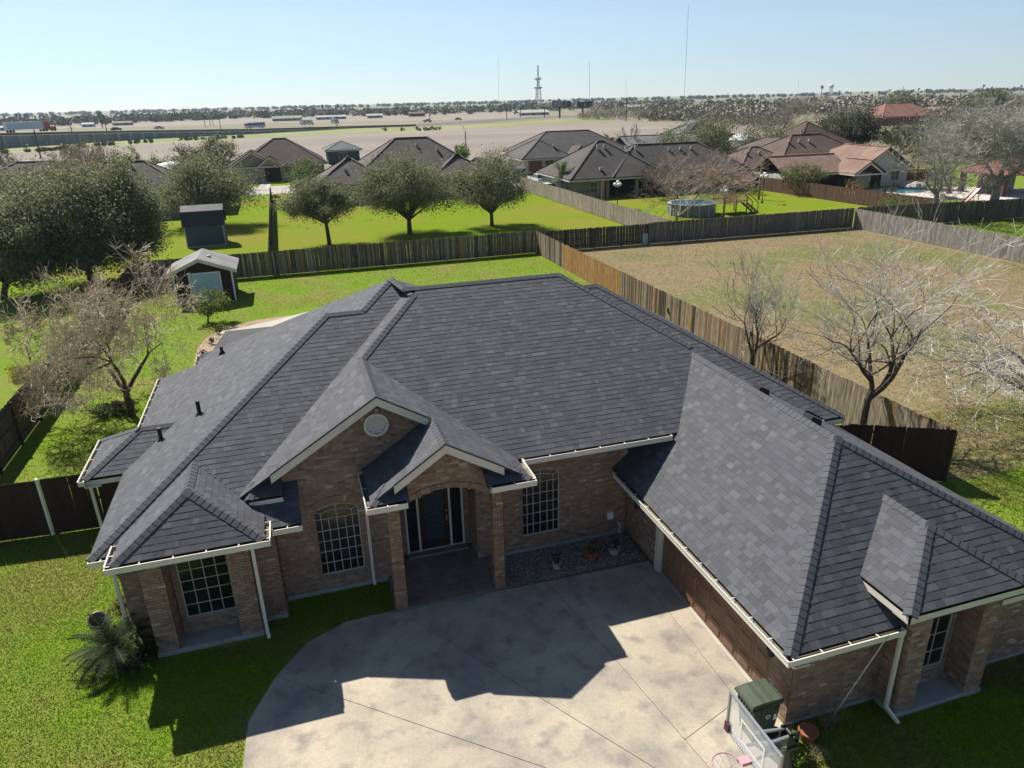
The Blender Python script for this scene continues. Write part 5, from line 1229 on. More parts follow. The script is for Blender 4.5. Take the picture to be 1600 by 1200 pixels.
bare('bare_tree', (-22, 96), (70, 185, 226, 310), 'pale brown leafless tree in front of the dark hip roof at left', n=6, depth=5, r0=.10, fork=1.2, trunk=.18, spread=.5, pal=((.46, .38, .28), (.55, .46, .36), (.38, .31, .22)), split=(2, 4), tw=1.9, up=.6)
leafy('bushy_tree', (-27, 98), (10, 80, 262, 330), 'grey green tree in front of the left end of the dark hip roof', n=9000, size=.26, trunk=.2, pal=np.array([[.17, .165, .11], [.21, .20, .14], [.14, .145, .085]]))
# ---- palms
def palm(base, H, r, label, n=26, tw=.16, group=None, pal=((.10, .14, .04), (.16, .19, .07)), lw=.06, droop=.12, cat='palm', name='palm_tree'):
    t = thing(name, (base[0], base[1], 0), label, cat, group)
    m = MB(); z = 0; p = np.array([base[0], base[1], -.05]); lean = rng.normal(0, .03, 2); k = 6; A = []; B = []
    for i in range(k): q = p + np.array([lean[0] * H / k, lean[1] * H / k, H / k]); A.append(p); B.append(q); p = q
    m.tubes(A, B, tw, tw * .9, 8); m.build('trunk', mt['bark'], t)
    m = MB(); pal = np.array(pal); V = []; Fq = []; cs = []
    for i in range(n):
        a = i * 2.4; el = rng.uniform(-.3, 1.25); d = np.array([math.cos(a) * math.cos(el), math.sin(a) * math.cos(el), math.sin(el)]); q = p.copy(); pts = [q]
        for s in range(6): d = d + np.array([0, 0, -droop]); d /= np.linalg.norm(d); q = q + d * r / 6; pts.append(q)
        sd = np.array([-math.sin(a), math.cos(a), 0]); c = pal[rng.integers(0, len(pal))] * rng.uniform(.8, 1.2)
        for s in range(1, 7):
            for g in (1, -1):
                for f in (0, .5):
                    e = pts[s] * (1 - f) + pts[s - 1] * f; tip = e + sd * g * r * .3 * (1 - .5 * abs(s / 6 - .5)) + (pts[s] - pts[s - 1]) * 1.1 + np.array([0, 0, -.04 * r]); b0 = len(V); dd = (pts[s] - pts[s - 1]); dd = dd / np.linalg.norm(dd) * lw * .5
                    V += [e - dd, e + dd, tip]; Fq.append([b0, b0 + 1, b0 + 2]); cs.append(c)
    m.arr(V, Fq, np.array(cs)); m.build('crown', mt['leafsoft'], t)
    return t
palm((34.6, 89.2), 3.0, 1.7, 'short feathery palm at the corner of the grey brown roofed house', lw=.14)
palm((33.9, 66.0), .5, 1.35, 'low spiky pale palm behind the dry lot fence', lw=.12, pal=((.22, .26, .12), (.3, .32, .18), (.14, .19, .06)), n=34)
palm((73.5, 68.2), 2.0, 1.3, 'small palm on the pale paving beyond the right fence', lw=.14, n=20)
palm((78, 76), 4.2, 1.9, 'brown fronded palm among the large bare trees', lw=.2, pal=((.26, .19, .09), (.16, .17, .06)))
palm((60.5, 132), 4.0, 2.0, 'slim palm rising behind the grey brown roof ridge', lw=.2)
# ================================================================ neighbouring houses
def hipvol(m, cap, x0, x1, y0, y1, ze, p, axis='x', ends=('hip', 'hip'), col=(.1, .1, .1), th=.14):
    """one hip or gable roof volume; cap collects ridge and hip lines"""
    if axis == 'x':
        h = (y1 - y0) / 2; zr = ze + p * h; a = x0 + (h if ends[0] == 'hip' else 0); b = x1 - (h if ends[1] == 'hip' else 0); R0, R1 = (a, y0 + h, zr), (b, y0 + h, zr)
        A, B, D, E_ = (x0, y0, ze), (x1, y0, ze), (x1, y1, ze), (x0, y1, ze)
        fs = [[A, B, R1, R0], [D, E_, R0, R1]] + ([[E_, A, R0]] if ends[0] == 'hip' else []) + ([[B, D, R1]] if ends[1] == 'hip' else [])
    else:
        h = (x1 - x0) / 2; zr = ze + p * h; a = y0 + (h if ends[0] == 'hip' else 0); b = y1 - (h if ends[1] == 'hip' else 0); R0, R1 = (x0 + h, a, zr), (x0 + h, b, zr)
        A, B, D, E_ = (x0, y0, ze), (x1, y0, ze), (x1, y1, ze), (x0, y1, ze)
        fs = [[E_, A, R0, R1], [B, D, R1, R0]] + ([[A, B, R0]] if ends[0] == 'hip' else []) + ([[D, E_, R1]] if ends[1] == 'hip' else [])
    for f in fs: m.prism(f, (0, 0, -th), np.array(col))
    L = [(R0, R1)]
    if ends[0] == 'hip': L += [(A, R0), (E_ if axis == 'x' else B, R0)]
    if ends[1] == 'hip': L += [(D, R1), (B if axis == 'x' else E_, R1)]
    for p_, q_ in L:
        if np.linalg.norm(np.array(p_) - np.array(q_)) > .3: cap.bar(np.array(p_) + (0, 0, .02), np.array(q_) + (0, 0, .02), .32, .06, np.array(col) * 1.35)
def nhouse(name, label, loc, vols, walls, roofc, wallc, wins=(), doors=(), vents=(), cat='house', gables=(), posts=(), capc=None, trimc=(.6, .56, .5)):
    t = thing(name, loc, label, cat); r0 = None
    for v in vols:
        m = MB(); c = MB(); hipvol(m, c, *v[:6], *v[6:8], col=v[8] if len(v) > 8 else roofc); r = m.build('roof', mt['roofg'], t); c.build('ridge_cap', mt['roofg'], r); r0 = r0 or r
        m = MB(); x0, x1, y0, y1, ze = v[:5]; m.box(x0 + .03, x1 - .03, y0 - .02, y0 + .02, ze - .30, ze - .141); m.box(x0 - .02, x0 + .02, y0 + .03, y1 - .03, ze - .30, ze - .141); m.build('fascia', mt['trim'], t)
    for w in walls:
        m = MB(); m.box(*w[:6], np.array(w[6] if len(w) > 6 else wallc)); m.build('wall', mt['wall'], t)
    for g in gables:       # (x0,x1,y,z0,p,col): front gable wall triangle and rake boards
        x0, x1, y, z0, p, c = g; xm = (x0 + x1) / 2; zr = z0 + p * (x1 - x0) / 2
        m = MB(); m.prism([(x0, y, z0), (x1, y, z0), (xm, y, zr)], (0, .2, 0), np.array(c)); m.build('gable_wall', mt['wall'], t)
        for a, b in (((x0 - .3, y - .32, z0 - .3 * p), (xm, y - .32, zr)), ((xm, y - .32, zr), (x1 + .3, y - .32, z0 - .3 * p))):
            m = MB(); m.prism([a, b, (b[0], b[1], b[2] - .24), (a[0], a[1], a[2] - .24)], (0, .05, 0)); m.build('rake_board', mt['trim'], t)
    for (x0, x1, y, z0, z1, *c) in wins:
        m = MB(); m.box(x0 - .07, x1 + .07, y - .06, y - .02, z0 - .07, z0); m.box(x0 - .07, x1 + .07, y - .06, y - .02, z1, z1 + .07); m.box(x0 - .07, x0, y - .06, y - .02, z0, z1); m.box(x1, x1 + .07, y - .06, y - .02, z0, z1); m.box((x0 + x1) / 2 - .025, (x0 + x1) / 2 + .025, y - .055, y - .02, z0, z1); m.box(x0, x1, y - .054, y - .021, (z0 + z1) / 2 - .02, (z0 + z1) / 2 + .02); f = m.build('window', mt['muntin'], t)
        m = MB(); m.box(x0, x1, y - .04, y - .015, z0, z1); m.build('pane', c[0] if c else mt['glass'], f)
    for (x0, x1, y, z1, c) in doors:
        m = MB(); m.box(x0, x1, y - .06, y - .01, .02, z1, np.array(c)); m.build('door', mt['wall'], t)
    for (x, y, z) in vents:
        m = MB(); m.box(x - .17, x + .17, y - .15, y + .15, z - .25, z + .13, (.36, .35, .34)); m.box(x - .19, x + .19, y - .21, y - .15, z - .02, z + .15, (.5, .49, .48)); m.build('roof_vent', mt['wall'], r0)
    for (x, y, z1, w, c) in posts:
        m = MB(); m.box(x - w, x + w, y - w, y + w, 0, z1, np.array(c)); m.build('post', mt['wall'], t)
    return t
RB = (.085, .076, .070)
TANB = (.27, .235, .19)
# grey brown hip house behind the pale fence
nhouse('brick_house', 'tan brick house with broad grey brown hip roof and carport beyond the pale fence', (46, 91, 0),
       [(33.8, 47.4, 85.3, 98, 2.55, .64, 'x', ('hip', 'hip')), (39.5, 60, 85.32, 96.4, 2.55, .62, 'x', ('hip', 'hip'))],
       [(34.5, 38.9, 86.0, 97.4, 0, 2.4), (38.9, 59.3, 90.2, 95.8, 0, 2.4, (.05, .045, .04)), (34.42, 34.5, 88.2, 96.6, .1, 2.2, (.42, .41, .39)), (35.2, 37.2, 85.2, 85.9, 0, .9, (.33, .24, .17)), (50, 59.3, 86.0, 90.2, 0, 2.4)],  # recess wall near black: the open carport's shade is put into its colour
       RB, TANB, wins=[(36.9, 37.8, 86.0, .7, 2.0)], vents=[(39.6, 90.1, 6.1), (40.6, 90.2, 6.1), (43.5, 89.8, 5.8), (44.9, 89.8, 5.8), (49.6, 89.4, 5.4), (51.3, 89.4, 5.4), (52.9, 89.4, 5.4), (38.5, 86.6, 3.6)],
       posts=[(39.3, 86.2, 2.4, .2, TANB), (43.4, 86.2, 2.4, .2, (.3, .28, .25)), (47.2, 86.2, 2.4, .2, (.3, .28, .25))])
# house behind it
nhouse('brick_house', 'pale walled house with several grey hip roofs far behind the carport house', (50, 130, 0),
       [(41, 62.5, 125.5, 138.5, 2.7, .55, 'x', ('hip', 'hip')), (38.5, 48, 119, 130, 2.6, .58, 'y', ('hip', 'hip')), (49, 54, 122, 130, 2.6, .6, 'y', ('hip', 'hip'))],
       [(41.8, 61.8, 126.2, 137.8, 0, 2.5), (39.2, 47.3, 119.7, 127, 0, 2.45, (.5, .46, .40)), (47.5, 55.5, 122.6, 126.2, 0, 2.5, (.5, .46, .40))], (.095, .088, .085), (.45, .42, .37),
       wins=[(43, 44.5, 119.7, .6, 2.1)], doors=[(40, 42.4, 119.7, 2.2, (.18, .1, .06)), (49.5, 54.5, 122.6, 2.2, (.5, .5, .48))], vents=[(45.2, 121.5, 4.5)])
# far brick house with two front gables
nhouse('brick_house', 'stone house with two stepped front gables and dark brown hip roof beyond the street', (-1, 137, 0),
       [(-7.0, 7.8, 132.2, 145, 2.6, .62, 'x', ('hip', 'hip')), (-8.4, -.4, 131, 138.5, 2.6, .62, 'y', ('gable', 'hip')), (-3.7, .3, 130.2, 134, 2.7, .75, 'y', ('gable', 'hip'))],
       [(-6.4, 7.2, 132.8, 144.4, 0, 2.45), (-7.8, -3.4, 131.5, 133, 0, 2.45), (-.1, .6, 130.9, 133, 0, 2.6), (-3.4, -2.6, 130.8, 133, 0, 2.6)], (.072, .056, .050), (.30, .255, .205),
       wins=[(2.3, 4.5, 132.8, .5, 2.2, M('tealglass', (.12, .30, .29), .2))], doors=[(-2.6, -.1, 131.6, 2.5, (.06, .03, .025))], gables=[(-8.1, -.7, 131.3, 2.6, .62, (.27, .225, .18)), (-3.4, 0, 130.6, 2.75, .75, (.34, .29, .23))])
nhouse('brick_house', 'tall grey hip roofed house half hidden behind the round oaks', (18, 104, 0),
       [(8.2, 27.2, 97, 111.5, 2.6, .66, 'x', ('hip', 'hip')), (3.6, 13.4, 94.6, 104, 2.5, .62, 'y', ('hip', 'hip')), (18.5, 27.5, 95.5, 104, 2.5, .62, 'y', ('hip', 'hip')), (22.8, 29.5, 96.5, 104, 2.5, .55, 'x', ('hip', 'hip'))],
       [(8.9, 26.6, 97.6, 110.9, 0, 2.45), (4.3, 12.8, 95.3, 103.4, 0, 2.35), (19.2, 28.8, 96.8, 103.4, 0, 2.35)], (.105, .090, .085), TANB, vents=[(18.2, 102.5, 6.6), (20.8, 101.5, 5.9), (7.8, 97.0, 4.2), (11.5, 101, 4.6)])
nhouse('brick_house', 'low dark hip roofed house behind the wispy bare tree at the far left', (-27, 108, 0),
       [(-38.5, -20, 101, 115, 2.6, .50, 'x', ('hip', 'hip'))], [(-37.8, -20.7, 101.7, 114.3, 0, 2.45)], (.075, .068, .062), (.25, .18, .14))
nhouse('brick_house', 'dark hip roofed house with three pale roof vents behind the dark evergreens', (-17, 99, 0),
       [(-26, -9.5, 92.5, 104.5, 2.6, .60, 'x', ('hip', 'hip')), (-14, -6.5, 94, 103.5, 2.55, .52, 'y', ('hip', 'hip'))], [(-25.3, -10.2, 93.2, 103.8, 0, 2.45), (-14, -7.2, 94.7, 102.8, 0, 2.4)], (.082, .074, .068), TANB,
       vents=[(-19.3, 97.2, 5.75), (-18.0, 97.2, 5.75), (-16.7, 97.2, 5.75), (-12.6, 98.5, 4.9)])
nhouse('storage_building', 'small teal building with a grey green hip roof beside the ploughed field', (13, 166, 0), [(9.2, 17, 162, 169.5, 2.9, .42, 'x', ('hip', 'hip'), (.13, .16, .15))], [(9.8, 16.4, 162.6, 169, 0, 2.75)], (.13, .16, .15), (.045, .085, .085), wins=[(12.2, 13.8, 162.6, .6, 2.3)], cat='building')
# tan roofed white house with the pool
TN = (.25, .165, .125)
nhouse('white_brick_house', 'white brick house with tan gabled roof and dark timber porch at right', (70, 88, 0),
       [(63.5, 82.5, 85, 99, 2.2, .58, 'x', ('hip', 'hip'), (.115, .078, .062)), (58.8, 70.5, 87, 97.5, 2.15, .52, 'x', ('hip', 'hip'), (.13, .092, .075)), (61.2, 71.6, 80.2, 88.0, 2.15, .52, 'x', ('gable', 'gable'), TN), (71.4, 80.6, 78.9, 92, 2.3, .60, 'y', ('gable', 'hip'), TN), (69.4, 74.4, 77.2, 82, 2.15, .62, 'y', ('gable', 'gable'), TN)],
       [(61.8, 71.2, 80.9, 88, 0, 2.1), (59.5, 64, 88, 97, 0, 2.05), (71.9, 80.1, 79.6, 92, 0, 2.2), (64, 82, 86, 98.5, 0, 2.1), (64.5, 71.8, 80.7, 80.88, .1, 1.95, (.045, .035, .03))], TN, (.60, .58, .54),
       wins=[(77.4, 78.7, 79.6, .75, 2.0, M('pool_window', (.10, .09, .05), .3))], doors=[(74.2, 75.2, 79.6, 2.1, (.05, .035, .03)), (66.2, 69.8, 80.68, 1.9, (.02, .018, .016))], gables=[(71.9, 80.1, 79.6, 2.2, .60, (.60, .58, .54)), (69.9, 73.9, 77.7, 2.15, .62, (.05, .03, .025))],
       posts=[(73.9, 77.8, 2.2, .16, (.05, .03, .025)), (69.9, 77.8, 2.2, .16, (.05, .03, .025)), (66.0, 79.4, 2.1, .12, (.05, .03, .025))], vents=[(68.9, 90.2, 5.6), (70.6, 90.2, 5.6), (72.3, 90.2, 5.6), (62.4, 90.5, 4.3), (64.4, 90.5, 4.3)])
def at_y(x, y, Y): return AY(x, y, Y)
nhouse('brick_house', 'dark brown hip roof house rising behind the tan roof', (102, 125, 0), [(at_y(1222, 210, 122)[0], at_y(1296, 210, 122)[0] + 2, 117, 130, 2.7, .62, 'x', ('hip', 'hip'))], [(at_y(1225, 210, 122)[0], at_y(1292, 210, 122)[0] + 1, 117.7, 129.3, 0, 2.5)], (.09, .058, .046), (.3, .24, .19), vents=[(at_y(1250, 197, 121)[0], 120.5, 5.2)])
nhouse('red_tile_house', 'house with a red clay tile hip roof among the olive trees', (225, 232, 0), [(at_y(1362, 185, 226)[0], at_y(1458, 185, 226)[0], 221, 238, 2.9, .50, 'x', ('hip', 'hip'), (.24, .115, .09))], [(at_y(1366, 185, 226)[0], at_y(1452, 185, 226)[0], 222, 237, 0, 2.7)], (.30, .095, .062), (.30, .13, .10))
p0, p1 = at_y(1456, 172, 255), at_y(1534, 170, 255)
nhouse('brick_building', 'long low red brick building behind the bare trees at right', (280, 258, 0), [(p0[0], p1[0], 255, 275, p0[2] - .2, .12, 'x', ('hip', 'hip'), (.30, .22, .18))], [(p0[0] + .3, p1[0] - .3, 255.3, 274, 0, p0[2] - .4, (.26, .085, .055))], (.3, .2, .17), (.26, .085, .055), cat='building')
nhouse('metal_roof_house', 'house with pale grey metal roof planes behind the dark evergreens', (72, 132, 0), [(62, 78, 126, 136, 2.7, .45, 'x', ('gable', 'gable'), (.20, .205, .205)), (74, 92, 132, 146, 3.0, .45, 'y', ('hip', 'hip'), (.15, .155, .16))], [(62.8, 77.4, 126.6, 135.5, 0, 2.5), (74.8, 91, 132.6, 145, 0, 2.8)], (.2, .2, .2), (.33, .3, .27))
nhouse('red_brick_house', 'red brick house glimpsed between the two dark evergreens', (80, 110, 0), [(73, 83, 104, 113, 2.6, .5, 'y', ('gable', 'hip'), (.12, .09, .08))], [(73.6, 82.4, 104.6, 112.4, 0, 2.4)], (.1, .08, .07), (.24, .085, .065), gables=[(73.6, 82.4, 104.5, 2.5, .5, (.24, .085, .065))])
m = MB(); q = AY(1160, 216, 125); m.lathe([(3.2, -.8), (2.8, .2), (1.8, .9), (.4, 1.2)], (q[0], 125, q[2] - .4), 14, (.62, .62, .62)); m.box(q[0] - 2, q[0] + 2, 124, 126, 0, q[2] - 1); tag(m.build('covered_boat', mt['paint'], None, org=(q[0], 125, 0)), 'white tarpaulin covered boat between the two dark evergreens', 'boat')
m = MB(); q = AY(267, 259, 122); m.lathe([(3.0, -.9), (2.6, -.1), (1.9, .5), (.3, .8)], (q[0], 122, q[2] - .2), 12, (.60, .63, .62)); m.box(q[0] - 1.5, q[0] + 1.5, 121, 123, 0, q[2] - .9); tag(m.build('covered_boat', mt['paint'], None, org=(q[0], 122, 0)), 'white tarpaulin covered boat right of the roof with three vents', 'boat')
# ---- pool deck, above ground pool, lamps, poles
t = thing('round_pool', (42.2, 68.9, 0), 'round above ground pool with grey blue wall beside the wooden deck', 'pool')
m = MB(); k = 28
m.lathe([(2.45, 0), (2.45, 1.2)], (41.6, 69.4, 0), k, (.20, .225, .25)); m.build('pool_wall', mt['wall'], t)
m = MB(); m.lathe([(2.46, 1.2), (2.54, 1.2), (2.54, 1.27), (2.3, 1.27)], (41.6, 69.4, 0), k, (.40, .41, .41)); m.build('pool_rim', mt['wall'], t)
m = MB(); m.lathe([(2.3, 1.22), (2.3, 1.275)], (41.6, 69.4, 0), k); m.build('pool_water', mt['water'], t)
for i in range(14):
    a = 2 * math.pi * i / 14; m = MB(); m.box(41.6 + 2.47 * math.cos(a) - .05, 41.6 + 2.47 * math.cos(a) + .05, 69.4 + 2.47 * math.sin(a) - .05, 69.4 + 2.47 * math.sin(a) + .05, 0, 1.2, (.5, .52, .54)); m.build('pool_upright', mt['wall'], t)
t = thing('pool_deck', (45.9, 68.2, 0), 'raised reddish wooden deck with railing and steps beside the round pool', 'deck')
dx0, dx1, dy0, dy1 = 44.2, 47.0, 67.2, 69.6
for i in range(16):
    m = MB(); m.box(dx0, dx1, dy0 + i * .15, dy0 + i * .15 + .14, 1.2, 1.24, np.ones(3) * random.uniform(.85, 1.1)); m.build('deck_board', mt['wood'], t)
for x in (dx0, (dx0 + dx1) / 2, dx1 - .1):
    for y in (dy0, dy1 - .1):
        m = MB(); m.box(x, x + .1, y, y + .1, 0, 2.15); m.build('post', mt['wood'], t)
for y in (dy0 - .03, dy1):
    m = MB(); m.box(dx0, dx1, y, y + .03, 2.08, 2.16); m.box(dx0, dx1, y, y + .03, 1.32, 1.4); m.build('rail', mt['wood'], t)
    for i in range(20):
        m = MB(); m.box(dx0 + .05 + i * .14, dx0 + .09 + i * .14, y + .031, y + .06, 1.3, 2.1); m.build('baluster', mt['wood'], t)
for i in range(5):
    m = MB(); m.box(dx1 + .05 + i * .26, dx1 + .33 + i * .26, dy0 + .1, dy0 + 1.1, 1.0 - i * .22, 1.04 - i * .22); m.build('step', mt['wood'], t)
for y in (dy0 + .04, dy0 + 1.12):
    m = MB(); m.bar((dx1, y, 1.05), (dx1 + 1.4, y, .02), .05, .2); m.bar((dx1, y, 2.1), (dx1 + 1.4, y, 1.05), .05, .09); m.box(dx1 + 1.32, dx1 + 1.4, y - .03, y + .03, 0, 1.1); m.build('stringer', mt['wood'], t)
def globe_lamp(x, y, h, label):
    t = thing('globe_lamp', (x, y, 0), label, 'lamp post', 'white globe lamp posts in the neighbouring yard')
    m = MB(); m.lathe([(.16, 0), (.15, .15), (.07, .25), (.045, .5), (.04, h)], (x, y, 0), 10); m.build('post', mt['iron'], t)
    for i in range(3):
        a = i * 2.094 + .4; m = MB(); px, py = x + .33 * math.cos(a), y + .33 * math.sin(a); m.tubes([(x, y, h - .15)], [(px, py, h - .05)], .02, .02, 5); m.lathe([(.06, -.16), (.15, -.12), (.20, 0), (.17, .11), (.08, .18)], (px, py, h + .12), 12); m.build('globe', mt['globe'], t)
    m = MB(); m.lathe([(.06, -.16), (.15, -.12), (.20, 0), (.17, .11), (.08, .18)], (x, y, h + .38), 12); m.tubes([(x, y, h)], [(x, y, h + .25)], .02, .02, 5); m.build('globe', mt['globe'], t)
globe_lamp(35.0, 74.0, 2.9, 'black lamp post with white globes in front of the open carport')
globe_lamp(43.3, 66.0, 2.6, 'black lamp post with white globes in front of the wooden deck')
globe_lamp(53.2, 73.3, 2.9, 'black lamp post with white globes beside the reddish brown fence')
def stub(x, y, h, r, label, col=(.6, .56, .5)):
    m = MB(); m.tubes([(x, y, -.1)], [(x + .05, y, h)], r, r * .9, 10, np.array(col), caps=True); tag(m.build('wooden_pole', mt['bark'], None, org=(x, y, 0)), label, 'pole')
stub(33.3, 74.2, 3.6, .17, 'short thick grey wooden pole left of the lamp by the carport', (2.6, 2.5, 2.3))
stub(54.6, 76.0, 4.0, .17, 'short thick grey wooden pole by the reddish brown fence', (2.6, 2.5, 2.3))
# ---- pool terrace at right
sheet('pool_terrace', [G(x, y)[:2] for x, y in ((1300, 303), (1345, 297), (1400, 292), (1500, 292), (1640, 296), (1640, 318), (1500, 312), (1400, 306), (1330, 306))], .01, M('terrace', (.50, .45, .40), .85, (.44, .39, .35), .4))
sheet('swimming_pool', [G(x, y)[:2] for x, y in ((1392, 300), (1408, 294), (1440, 293.5), (1452, 297), (1440, 301), (1410, 302.5))], .03, mt['water'])
t = thing('rock_waterfall', G(1425, 294), 'pale rock pile at the edge of the blue pool', 'rocks')
for i in range(9):
    a = G(1412 + i * 3.4, 293 + (i % 3)); m = MB(); s = rng.uniform(.5, 1.0); m.lathe([(s * .7, -.1), (s, .3), (s * .7, .7 * s), (.1, .95 * s)], a, 7, np.array([.45, .42, .38]) * rng.uniform(.8, 1.1)); m.build('rock', mt['wall'], t)
t = thing('pool_pavilion', (81, 63, 0), 'open pavilion with a red brown hip roof and plum columns at the right edge', 'pavilion')
gz = G(1580, 305); gx, gy = gz[0], gz[1]
m = MB(); c = MB(); hipvol(m, c, gx - 2.6, gx + 6, gy - 1, gy + 6, 2.5, .45, 'x', ('hip', 'hip'), (.20, .085, .075)); m.build('roof', mt['roofg'], t); c.build('ridge_cap', mt['roofg'], t)
for x, y in ((gx - 2, gy - .4), (gx + 5, gy - .4), (gx - 2, gy + 5.2), (gx + 5, gy + 5.2)):
    m = MB(); m.box(x - .25, x + .25, y - .25, y + .25, 0, 2.4, (.13, .055, .065)); m.build('column', mt['wall'], t)
m = MB(); m.box(gx - 1, gx + 4.5, gy + 3.5, gy + 4, 0, 2.3, (.48, .42, .36)); m.build('back_wall', mt['wall'], t)
for i, x in enumerate((1354, 1366, 1380, 1393)):
    a = G(x, 306); t = thing('cypress_shrub', (a[0], a[1], 0), ['leftmost narrow dark cypress beside the pool terrace', 'second narrow cypress from the left beside the pool terrace', 'third narrow cypress from the left beside the pool terrace', 'rightmost narrow cypress, nearest the pool, beside the terrace'][i], 'shrub', 'narrow cypresses beside the pool terrace'); m = MB(); n = 220; zz = rng.random(n); P = np.stack([rng.normal(0, .16, n) * (1.1 - zz), rng.normal(0, .16, n) * (1.1 - zz), .1 + zz * 1.5], 1) + (a[0], a[1], 0); m.leaves(P, .18, GRN * .6); m.build('foliage', mt['leaf'], t)
for i, (x, y, l) in enumerate(((1482, 302, 'plum coloured post with a round base near the middle of the pale terrace'), (1528, 303, 'plum coloured post nearest the largest bare tree on the terrace'))):
    a = G(x, y); t = thing('stone_post', a, l, 'post'); m = MB(); m.lathe([(.35, 0), (.3, .2), (.2, .3), (.18, 1.9), (.26, 2.0), (.05, 2.1)], a, 10, (.16, .08, .08)); m.build('shaft', mt['wall'], t)
for i, (x, y) in enumerate(((1325, 297), (1334, 299), (1345, 301))):
    a = G(x, y); t = thing('plant_pot', a, ['round terracotta urn left of the porch planters', 'middle planter with pale leaves before the dark porch', 'planter nearest the white wall before the dark porch'][i], 'plant pot'); m = MB(); m.lathe([(.2, 0), (.38, .35), (.3, .6), (.34, .65)], a, 12, (.9, .8, .7)); m.build('pot', mt['terracotta'], t); m = MB(); P = rng.normal(0, .25, (160, 3)) + a + (0, 0, 1.0); m.leaves(P, .16, [[.16, .19, .06], [.22, .2, .1], [.1, .13, .04]][i]); m.build('foliage', mt['leafsoft'], t)
a = G(1532, 330); t = thing('playground_slide', (a[0] - .6, a[1] + 1.5, 0), 'faded red slide beside the largest bare tree', 'slide'); a = np.array([a[0] - 1.4, a[1] + 1.2, 0]); m = MB()
for i in range(6):
    f, g = i / 6, (i + 1) / 6; za, zb = .35 + 1.7 * f ** 1.4, .35 + 1.7 * g ** 1.4; m.prism([a + (2.2 * f, 0, za), a + (2.2 * g, 0, zb), a + (2.2 * g, .6, zb), a + (2.2 * f, .6, za)], (0, 0, .05), (.42, .12, .10))
    for y in (0, .57): m.prism([a + (2.2 * f, y, za), a + (2.2 * g, y, zb), a + (2.2 * g, y, zb + .2), a + (2.2 * f, y, za + .2)], (0, .03, 0), (.46, .14, .11))
m.build('chute', mt['paint'], t); m = MB(); m.box(a[0] + 2.15, a[0] + 2.22, a[1], a[1] + .06, 0, 2.1, (.4, .3, .2)); m.box(a[0] + 2.15, a[0] + 2.22, a[1] + .55, a[1] + .61, 0, 2.1, (.4, .3, .2)); m.build('support', mt['paint'], t)
p, q = G(1400, 292), G(1530, 288)
fence('terrace_wall', 'reddish brick garden wall behind the pool terrace', (p[0], p[1] + 6), (q[0], q[1] + 6), 1.6, lambda s: np.array([.24, .10, .075]) * rng.uniform(.85, 1.1), pw=.5, ear=False, rails=False, posts=6, pcol=(.26, .12, .09))

# ================================================================ vehicles
def frame(P, e):
    e = np.array([e[0], e[1], 0.]); e /= np.linalg.norm(e); n = np.array([-e[1], e[0], 0]); P = np.asarray(P, float)
    return lambda x, y, z: P + e * x + n * y + np.array([0, 0, z])
def fbox(m, T, x0, x1, y0, y1, z0, z1, col=(1, 1, 1), tx0=0, tx1=0, ty=0):
    V = [T(x0, y0, z0), T(x1, y0, z0), T(x1, y1, z0), T(x0, y1, z0), T(x0 + tx0, y0 + ty, z1), T(x1 - tx1, y0 + ty, z1), T(x1 - tx1, y1 - ty, z1), T(x0 + tx0, y1 - ty, z1)]
    m.arr(V, QBOX, col)
def wheels(t, T, xs, w, r):
    ax = T(0, 1, 0) - T(0, 0, 0)
    for x in xs:
        for y in (-w, w - .22):
            m = MB(); m.lathe([(r * .6, 0), (r, .02), (r, .2), (r * .6, .22)], T(x, y, r), 12, axis=ax); o = m.build('wheel', mt['rubber'], t)
